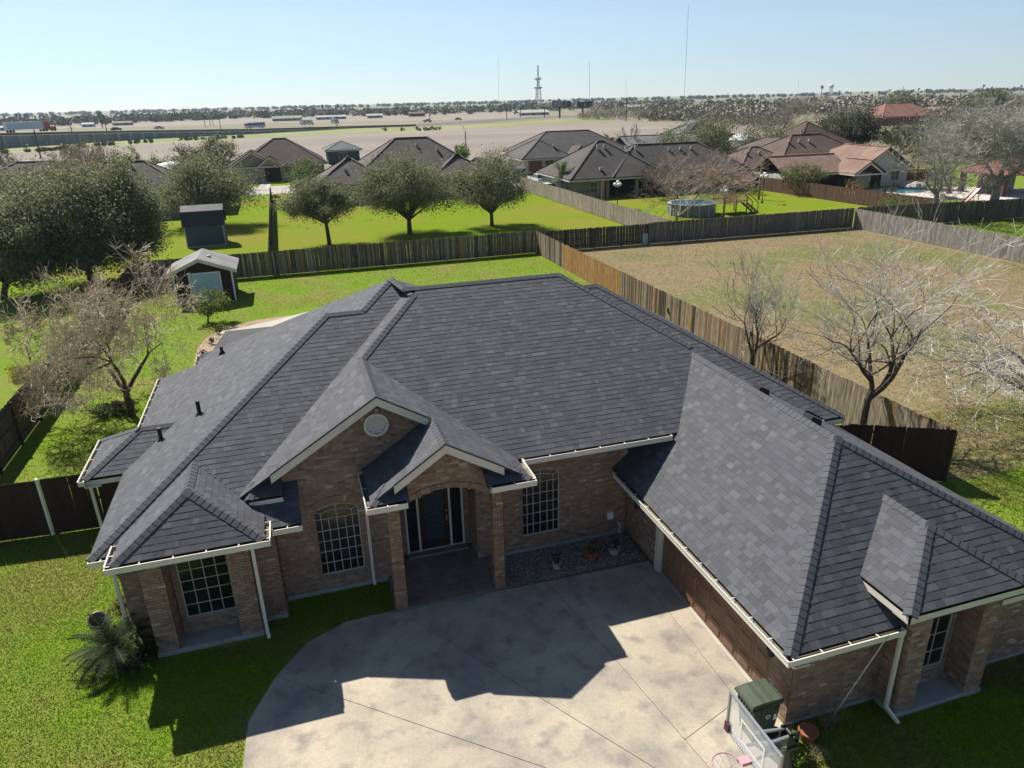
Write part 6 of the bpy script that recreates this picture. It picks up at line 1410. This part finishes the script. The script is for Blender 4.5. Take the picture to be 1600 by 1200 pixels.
def car(name, label, P, e, col, L=4.6, kind='car', cat='car', group=None):
    t = thing(name, P, label, cat, group); T = frame(P, e); m = MB()
    if kind == 'car':
        fbox(m, T, -L / 2, L / 2, -.88, .88, .28, .62, col, .05, .05, .0); fbox(m, T, -L / 2 + .05, L / 2 - .05, -.88, .88, .62, .92, col, .12, .35, .06); m.build('body', mt['paint'], t)
        m = MB(); fbox(m, T, -L / 2 + .45, L / 2 - 1.25, -.80, .80, .92, 1.40, (1, 1, 1), .5, .65, .16); m.build('windows', mt['glass'], t)
        m = MB(); fbox(m, T, -L / 2 + .97, L / 2 - 1.92, -.63, .63, 1.40, 1.45, col); m.build('roof', mt['paint'], t); wheels(t, T, (-L / 2 + .85, L / 2 - .9), .9, .33)
    elif kind == 'pickup':
        fbox(m, T, -2.8, 2.8, -.98, .98, .45, 1.05, col, .03, .1, .02); fbox(m, T, -2.8, -.7, -.98, -.9, 1.05, 1.35, col); fbox(m, T, -2.8, -.7, .9, .98, 1.05, 1.35, col); fbox(m, T, -2.8, -2.72, -.9, .9, 1.05, 1.35, col); m.build('body', mt['paint'], t)
        m = MB(); fbox(m, T, -.7, 1.6, -.92, .92, 1.05, 1.75, (1, 1, 1), .12, .7, .14); m.build('windows', mt['glass'], t); m = MB(); fbox(m, T, -.56, .88, -.76, .76, 1.75, 1.82, col); m.build('roof', mt['paint'], t); wheels(t, T, (-1.8, 1.8), 1.0, .4)
    elif kind == 'bus':
        fbox(m, T, -L / 2, L / 2, -1.25, 1.25, .4, 1.5, col); fbox(m, T, -L / 2 + .02, L / 2 - .02, -1.24, 1.24, 2.35, 2.9, col, .05, .25, .1); fbox(m, T, -L / 2 + .03, -L / 2 + .5, -1.23, 1.23, 1.5, 2.35, col); m.build('body', mt['paint'], t)
        m = MB(); fbox(m, T, -L / 2 + .5, L / 2 - .04, -1.22, 1.22, 1.5, 2.35, (1, 1, 1), 0, .12, .03); m.build('windows', mt['glass'], t); wheels(t, T, (-L / 2 + 1.8, L / 2 - 1.6), 1.26, .48)
    elif kind == 'rv':
        fbox(m, T, -L / 2, L / 2 - 1.6, -1.2, 1.2, .55, 3.0, col, 0, .0, .04); fbox(m, T, L / 2 - 1.6, L / 2, -1.05, 1.05, .5, 1.3, col, 0, .2, .03); fbox(m, T, L / 2 - 1.6, L / 2 - .5, -1.18, 1.18, 2.1, 2.95, col, 0, .3, .05); m.build('body', mt['paint'], t)
        m = MB(); fbox(m, T, L / 2 - 1.6, L / 2 - .6, -1.0, 1.0, 1.3, 2.1, (1, 1, 1), 0, .4, .06); fbox(m, T, -L / 2 + .8, -L / 2 + 1.9, -1.215, -1.19, 1.5, 2.2); fbox(m, T, -.2, .9, -1.215, -1.19, 1.5, 2.2); m.build('windows', mt['glass'], t); wheels(t, T, (-L / 2 + 1.6, L / 2 - .9), 1.15, .42)
    return t
he = hb[3] - hb[1]
def hz(px):                       # height of the carriageway at a sighted column
    xs = [h[0] for h in hp]; return float(np.interp(px, xs, [h[2] for h in hp]))
def road(px, py): return G(px, py, hz(px) + .02)
P = road(45, 206.5); T = frame(P, he)
t = thing('lorry', P, 'red articulated lorry pulling a long white trailer on the highway', 'lorry')
m = MB(); fbox(m, T, -8.5, 5.6, -1.3, 1.3, 1.1, 4.0, (.55, .60, .66)); m.build('trailer', mt['paint'], t)
m = MB(); fbox(m, T, 6.2, 8.6, -1.2, 1.2, .6, 3.3, (.35, .05, .05), .0, .5, .08); fbox(m, T, 8.6, 10.9, -1.05, 1.05, .6, 1.9, (.35, .05, .05), 0, .3, .12); fbox(m, T, 6.2, 8.1, -1.1, 1.1, 3.3, 3.9, (.35, .05, .05), .1, .9, .1); fbox(m, T, 5.0, 10.5, -.5, .5, .5, .8, (.04, .04, .04)); m.build('cab', mt['paint'], t)
m = MB(); fbox(m, T, 8.05, 8.63, -1.0, 1.0, 2.1, 3.0, (1, 1, 1), 0, .2, .05); m.build('windscreen', mt['glass'], t); wheels(t, T, (-7.4, -6.2, 5.4, 6.6, 10.0), 1.25, .5)
car('car', 'black car on the highway near the left edge', road(182, 204), he, (.02, .02, .025))
car('car', 'silver car on the highway beyond the black one', road(249, 202), he, (.40, .42, .44))
car('bus', 'white bus with dark windows on the highway', road(399, 200.5), -he, (.62, .62, .62), 11, 'bus', 'bus')
car('motorhome', 'white motorhome on the highway right of the bus', road(480, 195.8), he, (.62, .62, .64), 8.5, 'rv', 'motorhome')
car('van', 'small white van following the motorhome', road(524, 193.2), he, (.6, .6, .6), 5, 'rv', 'van')
car('pickup_truck', 'silver blue pickup truck on the far side of the ploughed field', road(668, 191), np.array([1, .25]), (.28, .32, .38), 5.6, 'pickup', 'pickup')
car('car', 'dark car on the road right of the silver blue pickup', road(716, 187.5), np.array([1, .3]), (.03, .04, .05))
car('car', 'silver car parked nearest the pale fence beside the carport house', (33.6, 93.5, 0), (-.15, 1), (.55, .56, .57))
car('car', 'white car parked behind the silver one on the drive', (37.0, 106.0, 0), (0, 1), (.55, .55, .53))
car('pickup_truck', 'dark pickup truck parked farther along the drive beyond the carport house', (36.0, 112.0, 0), (.4, 1), (.07, .08, .09), 5.6, 'pickup', 'pickup')
# ================================================================ poles, masts, signs
def upole(px, py, top, label, Y=None, r=.14, arm=True, col=(.7, .62, .55), z0=0.):
    a = G(px, py, z0) if Y is None else AY(px, py, Y); tp = AY(top[0], top[1], a[1]); t = thing('utility_pole', (a[0], a[1], 0), label, 'utility pole')
    m = MB(); m.tubes([(a[0], a[1], -.3)], [(a[0], a[1], tp[2])], r * 1.2, r, 8, np.array(col)); m.build('post', mt['bark'], t)
    if arm: m = MB(); m.box(a[0] - 1.1, a[0] + 1.1, a[1] - .06, a[1] + .06, tp[2] - .8, tp[2] - .66, np.array(col)); m.build('crossarm', mt['bark'], t)
upole(64, 247, (53, 203), 'dark leaning utility pole above the hip roof at far left', r=.17, arm=False)
upole(116, 222, (112, 197), 'utility pole in front of the highway wall left of the green sign', r=.16)
upole(170, 219, (166, 192), 'pale utility pole beside the green sign', r=.15)
upole(346, 207, (343, 184), 'utility pole between the highway and the bus', r=.14); upole(321, 199, (320, 183), 'utility pole left of the steel pylon', r=.16)
upole(527, 199, (526, 181), 'utility pole right of the motorhome', r=.16); upole(792, 187, (792, 166), 'utility pole left of the billboards', r=.2)
upole(672, 189, (672, 178), 'utility pole above the silver blue pickup', r=.2); upole(978, 189, (979, 156), 'tall utility pole right of the billboards', r=.22)
upole(813, 183, (813, 167), 'utility pole in front of the pale shed', r=.25); upole(851, 184, (851, 168), 'utility pole left of the lit billboard post', r=.25)
a = G(331, 197); t = thing('steel_pylon', a, 'small lattice steel pylon left of the white bus', 'pylon'); m = MB(); H_ = AY(331, 171, a[1])[2]
for sx_ in (-1, 1):
    for sy_ in (-1, 1): m.bar(a + (sx_ * 1.1, sy_ * 1.1, 0), a + (sx_ * .3, sy_ * .3, H_), .16, .16)
for z in np.linspace(.1, .95, 6):
    w = 1.1 - .8 * z; w2 = 1.1 - .8 * (z + .12); m.bar(a + (-w, -w, z * H_), a + (w2, -w2, min(z + .14, 1) * H_), .1, .1)
m.bar(a + (-2.2, 0, H_ * .86), a + (2.2, 0, H_ * .86), .15, .15); m.bar(a + (-2.6, 0, H_ * .97), a + (2.6, 0, H_ * 1.0), .15, .15); m.build('lattice', mt['metal'], t)
# street lamp
a = G(729, 246); tp = AY(727, 206, a[1]); t = thing('street_lamp', a, 'street lamp with a pale bent arm above the oaks', 'street lamp'); m = MB(); m.tubes([a], [(tp[0], a[1], tp[2])], .13, .10, 8); m.build('post', mt['iron'], t); t2 = AY(722, 197, a[1]); m = MB(); m.tubes([(tp[0], a[1], tp[2])], [(t2[0] + .2, a[1], t2[2])], .11, .10, 8, (1.4, 1.4, 1.4)); m.tubes([(t2[0] + .2, a[1], t2[2])], [(t2[0] - .5, a[1] - .3, t2[2] + .15)], .16, .12, 8, (1.4, 1.4, 1.4)); m.build('arm', mt['white'], t)
# billboards
def billboard(px, pb, x0, x1, y0, y1, label, face, cols):
    a = G(px, pb); Y = a[1]; L = AY(x0, y1, Y); R = AY(x1, y0, Y); t = thing('billboard', a, label, 'billboard')
    m = MB(); m.tubes([a + (0, .6, 0)], [(a[0], a[1] + .6, R[2])], .6, .6, 10); m.build('post', mt['iron'], t)
    m = MB(); m.box(L[0], R[0], Y, Y + .5, L[2], R[2]); m.box(L[0] - .3, R[0] + .3, Y - .9, Y - .1, L[2] - .5, L[2] - .3); m.box(R[0], R[0] + 2.0, Y + .1, Y + 2.5, L[2], R[2]); m.build('frame', mt['iron'], t)
    m = MB(); W_ = R[0] - L[0]; H_ = R[2] - L[2]
    m.box(L[0] + .3, R[0] - .3, Y - .06, Y - .005, L[2] + .4, R[2] - .4, np.array(face))
    for (u0, u1, v0, v1, c) in cols: m.box(L[0] + u0 * W_, L[0] + u1 * W_, Y - .09, Y - .061, L[2] + v0 * H_, L[2] + v1 * H_, np.array(c))
    m.build('panel', mt['board'], t)
billboard(875, 184, 863.5, 887, 157.5, 168, 'large billboard on a single dark post beside the ploughed field', (.20, .20, .23), [(.08, .55, .62, .8, (.34, .34, .36)), (.1, .5, .28, .42, (.3, .3, .33)), (.62, .9, .25, .75, (.12, .12, .15))])
billboard(911, 184, 902, 920.5, 158.5, 168.5, 'dark billboard right of the large billboard', (.03, .045, .055), [(.58, .72, .3, .7, (.12, .19, .24))])
t = thing('green_sign', road(155, 205), 'tall green sign on a post beside the highway', 'sign'); a = G(157, 200); Y = a[1]; L = AY(153, 185, Y); R = AY(158.5, 175.5, Y); m = MB(); m.box(L[0], R[0], Y, Y + .4, L[2], R[2], (.02, .17, .08)); m.build('panel', mt['paint'], t); m = MB(); m.box((L[0] + R[0]) / 2 - .3, (L[0] + R[0]) / 2 + .3, Y + .41, Y + .8, 0, L[2] + .5); m.build('post', mt['iron'], t)
# lattice tower with two platforms, masts, water tower
def tower():
    Y = 1500.; a = AY(841, 160, Y); a[2] = 0; top = AY(840, 102, Y)[2]; s = lambda py: AY(841, py, Y)[2]
    t = thing('lattice_tower', a, 'tall grey lattice tower with two ringed platforms on the skyline', 'tower'); m = MB(); zt, zm = s(138), s(124)
    for k in range(3):
        for (z0, z1, w0, w1) in ((0, zt, 7.5, 5), (zt, zm, 2.6, 2.2), (zm, top, 1.1, .7)):
            an = k * 2.094; c0, s0 = math.cos(an), math.sin(an); m.tubes([a + (w0 * c0, w0 * s0, z0)], [a + (w1 * c0, w1 * s0, z1)], .9, .75, 5)
            for i in range(7):
                f, g = i / 7, (i + 1) / 7; a2 = an + 2.094; wA = w0 + (w1 - w0) * f; wB = w0 + (w1 - w0) * g
                m.tubes([a + (wA * c0, wA * s0, z0 + (z1 - z0) * f)], [a + (wB * math.cos(a2), wB * math.sin(a2), z0 + (z1 - z0) * g)], .45, .45, 3)
    m.build('lattice', M('towerg', (.34, .35, .37), .7), t)
    for z, r in ((zt, 8.5), (zm, 7.0)):
        m = MB(); m.lathe([(r * .6, -1.2), (r, 0), (r, 2.6), (r * .6, 3.2)], a + (0, 0, z), 14, (.38, .39, .41)); m.build('platform', mt['wall'], t)
tower()
def mast(px, py, top, Y, r, label, col):
    b = AY(px, py, Y); tp = AY(top[0], top[1], Y); t = thing('radio_mast', (b[0], Y, 0), label, 'mast'); n = 12; P = [np.array([b[0] + (tp[0] - b[0]) * i / n, Y, tp[2] * i / n]) for i in range(n + 1)]; m = MB()
    for i in range(n): m.tubes([P[i]], [P[i + 1]], r, r, 4, np.array(col[i % len(col)]))
    m.build('mast_shaft', mt['wall'], t)
mast(1069, 152, (1076, 8), 2000, .62, 'very tall thin radio mast rising to the top of the view', [(.42, .28, .30), (.5, .5, .52)])
mast(921, 158, (921, 97), 1700, .5, 'thin radio mast right of the lattice tower', [(.5, .5, .52)])
mast(779, 165, (779, 90), 2600, .5, 'faint radio mast left of the lattice tower', [(.6, .62, .64)])
mast(979, 155, (978, 122), 2400, .45, 'faint short radio mast between the billboards and the tallest mast', [(.6, .62, .64)])
mast(1247, 150, (1248, 124), 2400, .5, 'faint short radio mast left of the water tower', [(.6, .62, .64)])
Y = 1150.; a = AY(1297, 152, Y); a[2] = 0; tp = AY(1297, 131.5, Y)[2]; t = thing('water_tower', a, 'white water tower with a round tank on the skyline', 'water tower'); m = MB(); m.lathe([(.8, tp - 7), (3.2, tp - 5.6), (4.2, tp - 3.8), (4.1, tp - 2.4), (2.9, tp - .9), (.4, tp)], a, 20, (.60, .63, .66)); m.build('tank', mt['wall'], t, smooth=True); m = MB()
for k in range(6): an = k * 1.047; m.tubes([a + (3.6 * math.cos(an), 3.6 * math.sin(an), 0)], [a + (2.8 * math.cos(an), 2.8 * math.sin(an), tp - 5)], .25, .25, 5, (.5, .52, .55))
m.tubes([a], [a + (0, 0, tp - 6)], .9, .9, 8, (.5, .52, .55)); m.build('legs', mt['wall'], t)
# far buildings
def farbld(px0, px1, base, top, label, wc, rc, p=.25, name='far_building'):
    a, b = G(px0, base), G(px1, base); Y = (a[1] + b[1]) / 2; z = AY((px0 + px1) / 2, top, Y)[2]; x0, x1 = AY(px0, base, Y)[0], AY(px1, base, Y)[0]; d = max(8, min(18, (x1 - x0) * .6)); t = thing(name, ((x0 + x1) / 2, Y, 0), label, 'building'); ze = max(z - p * d / 2, 1.8)
    m = MB(); m.box(x0, x1, Y, Y + d, 0, ze, np.array(wc)); m.build('wall', mt['wall'], t); m = MB(); c = MB(); hipvol(m, c, x0 - .5, x1 + .5, Y - .6, Y + d + .6, ze + .14, p, 'x', ('gable', 'gable'), np.array(rc) * .72); m.build('roof', mt['roofg'], t)
    n = max(2, int((x1 - x0) / 6))
    for i in range(n): xa = x0 + (x1 - x0) * (i + .3) / n; m = MB(); m.box(xa, xa + 1.6, Y - .05, Y - .01, .4, ze * .75, (.06, .06, .07)); m.build('opening', mt['wall'], t)
for i, (q) in enumerate(((494, 520, 187, 181, 'long pale warehouse beyond the motorhome', (.5, .5, .5), (.6, .6, .58)), (522, 541, 186, 180.5, 'pale roofed warehouse right of the long warehouse', (.4, .4, .4), (.6, .6, .58)), (574, 598, 184.5, 178.5, 'white roofed shed among the far trees', (.45, .44, .42), (.62, .62, .6)), (426, 470, 189, 183.5, 'low building with green and red roofs beyond the bus', (.3, .33, .28), (.33, .36, .30)), (448, 472, 187.5, 181, 'red roofed building beyond the low green roofed one', (.5, .4, .36), (.48, .2, .16)), (812, 858, 180, 173.5, 'long pale metal shed left of the billboard', (.42, .41, .39), (.55, .54, .5)), (128, 146, 198.5, 194, 'low white building far behind the green sign', (.5, .5, .5), (.62, .62, .6)), (0, 18, 204, 198.5, 'white building behind the lorry trailer', (.5, .5, .5), (.6, .6, .6)), (176, 206, 196, 191.5, 'low grey house far behind the black car', (.35, .34, .33), (.3, .29, .28)), (640, 664, 182, 175.5, 'dark barn among the far trees', (.16, .13, .11), (.2, .17, .15)), (980, 1012, 172, 164, 'pale house in the far trees right of the billboards', (.42, .40, .38), (.5, .47, .44)), (1300, 1322, 158, 150.5, 'pale roofed building on the skyline right of the water tower', (.42, .42, .42), (.5, .49, .46)))):
    farbld(*q)
# ================================================================ far woods
def wood(name, line, depth, hgt, n, pal, size, density=1.0, twig=False, seg=None):
    """line: sighted ground points; crowns are scattered behind it"""
    P = np.array([G(x, y) for x, y in line]); s = np.concatenate([[0], np.cumsum(np.linalg.norm(np.diff(P, axis=0), axis=1))])
    nt_ = max(4, int(n / 45)); f = rng.random(nt_) * s[-1]; b = np.stack([np.interp(f, s, P[:, k]) for k in (0, 1)], 1)
    dirv = b / np.linalg.norm(b, axis=1, keepdims=True); b = b + dirv * rng.random((nt_, 1)) ** 1.3 * depth
    H_ = hgt * rng.uniform(.4, 1.0, nt_) ** .8; r = H_ * rng.uniform(.5, .95, nt_); pal = np.array(pal)
    c = pal[rng.integers(0, len(pal), nt_)]
    i = rng.integers(0, nt_, n); k = rng.normal(size=(n, 3)); k /= np.linalg.norm(k, axis=1, keepdims=True); k *= rng.random((n, 1)) ** .45
    Q = np.stack([b[i, 0] + k[:, 0] * r[i], b[i, 1] + k[:, 1] * r[i], H_[i] * (.5 + .5 * k[:, 2])], 1)
    m = MB(); a = rng.normal(size=(n, 3)); a[:, 2] += 1.2 if twig else 0; a /= np.linalg.norm(a, axis=1, keepdims=True); bb = rng.normal(size=(n, 3)); bb -= a * (a * bb).sum(1, keepdims=True); bb /= np.linalg.norm(bb, axis=1, keepdims=True)
    sz = size * rng.uniform(.6, 1.4, (n, 1)); asp = .16 if twig else .7
    V = np.stack([Q - a * sz * .5, Q + bb * sz * asp * .5, Q + a * sz * .5, Q - bb * sz * asp * .5], 1)
    m.arr(V.reshape(-1, 3), np.arange(4 * n).reshape(n, 4), c[i] * rng.uniform(.7, 1.3, (n, 1)))
    return tag(m.build(name, mt['farwood']), kind='stuff')
FG = [(.14, .155, .11), (.115, .13, .095), (.17, .172, .125), (.19, .185, .145)]
BW = [(.30, .265, .215), (.35, .31, .25), (.26, .235, .19), (.23, .225, .145)]
wood('treeline', [(-80, 203), (0, 200), (120, 196), (240, 191), (340, 187)], 160, 8.5, 12000, FG, 2.4)
wood('treeline', [(330, 186), (420, 184.5), (560, 182), (700, 179), (800, 176.5)], 260, 8, 12000, FG + BW[:2], 2.6)
wood('treeline', [(780, 176.5), (880, 173.5), (980, 170.5), (1080, 167)], 300, 8.5, 11000, FG + BW[:2], 2.4)
wood('far_treeline', [(-80, 186), (400, 172), (800, 162.5), (1200, 152.5), (1700, 140)], 900, 9, 22000, [(.075, .085, .07), (.09, .095, .08)], 6)
wood('brush', [(905, 188), (950, 187), (1010, 187), (1060, 189)], 50, 8.5, 7000, BW[:3], 1.5, twig=True)
wood('brush', [(1000, 189), (1060, 189.5), (1130, 192), (1200, 195)], 160, 8, 12000, BW + [(.2, .2, .11)], 1.5)
wood('brush', [(1100, 183), (1250, 180), (1420, 176), (1650, 172)], 260, 9, 20000, BW + BW + FG[:1], 2.0)
wood('brush', [(1080, 205), (1160, 206), (1230, 200)], 60, 7, 5000, [(.25, .22, .17), (.21, .19, .15)], 1.1, twig=True)
wood('brush', [(1450, 215), (1520, 210), (1660, 208)], 110, 8.5, 14000, [(.27, .245, .20), (.22, .20, .16), (.17, .17, .09)], 1.1, twig=True)
wood('brush', [(1400, 250), (1480, 246), (1560, 244), (1680, 240)], 60, 6.5, 13000, [(.25, .225, .18), (.20, .185, .14), (.16, .165, .08), (.28, .25, .2)], .8, twig=True)
wood('brush', [(1300, 200), (1360, 198)], 90, 7, 4000, BW, 1.4, twig=True)
wood('brush', [(1440, 258), (1490, 256), (1620, 250)], 24, 4.5, 6000, [(.15, .16, .06), (.2, .19, .10), (.12, .13, .05)], .6)
wood('hedge_plants', [(-40, 243), (60, 238), (150, 229), (270, 221), (380, 216)], 8, 1.6, 2600, [(.13, .16, .05), (.18, .18, .08)], .8)
wood('weeds', [(560, 205), (640, 205), (700, 203)], 6, 1.8, 500, [(.15, .14, .07)], .7)
# individual far palms
def far_palm(px, py, top, proto=[]):
    a = G(px, py); H_ = max(AY(px, top, a[1])[2], 3.)
    if not proto:
        t = thing('fan_palm', (0, 0, 0), 'thin fan palm standing above the far tree line', 'palm', 'fan palms along the skyline')
        m = MB(); m.tubes([(0, 0, 0)], [(0, 0, 1.)], .028, .024, 5, (.6, .55, .5)); m.build('trunk', mt['bark'], t)
        m = MB(); P = rng.normal(0, .055, (90, 3)) + (0, 0, 1.0); m.leaves(P, .09, np.array([[.06, .075, .04], [.08, .09, .05]])); m.build('crown', mt['farwood'], t); proto.append(t); t.location = a; t.scale = (H_,) * 3; return
    copy_tree(proto[0], tuple(a), rng.uniform(0, 6), H_)
fp = [(10, 198, 182), (20, 198, 184), (30, 197, 180), (36, 197, 181), (42, 197, 179), (46, 197, 180), (58, 196, 182), (66, 196, 181), (71, 196, 181), (78, 196, 182), (86, 195, 181), (235, 190, 177), (242, 190, 178), (262, 189, 176), (268, 189, 177), (275, 189, 176), (285, 189, 175), (289, 188, 174), (298, 188, 177), (366, 186, 175), (370, 186, 174), (397, 185, 171), (464, 183, 170), (482, 182, 169), (505, 182, 165), (529, 181, 166), (534, 181, 169), (541, 181, 164.5), (720, 178, 163), (1282, 158, 136), (1290, 158, 146), (1310, 157, 143), (1328, 157, 145), (1345, 156, 144), (1372, 156, 143), (1388, 155, 141), (1410, 155, 140.5), (1433, 154, 139), (1446, 154, 140), (1490, 152, 142), (1534, 151, 134), (1572, 150, 138), (1582, 150, 137), (1593, 150, 134.5), (1120, 164, 150), (1063, 166, 152), (979, 168, 155), (960, 168, 159)]
for q in fp: far_palm(*q)
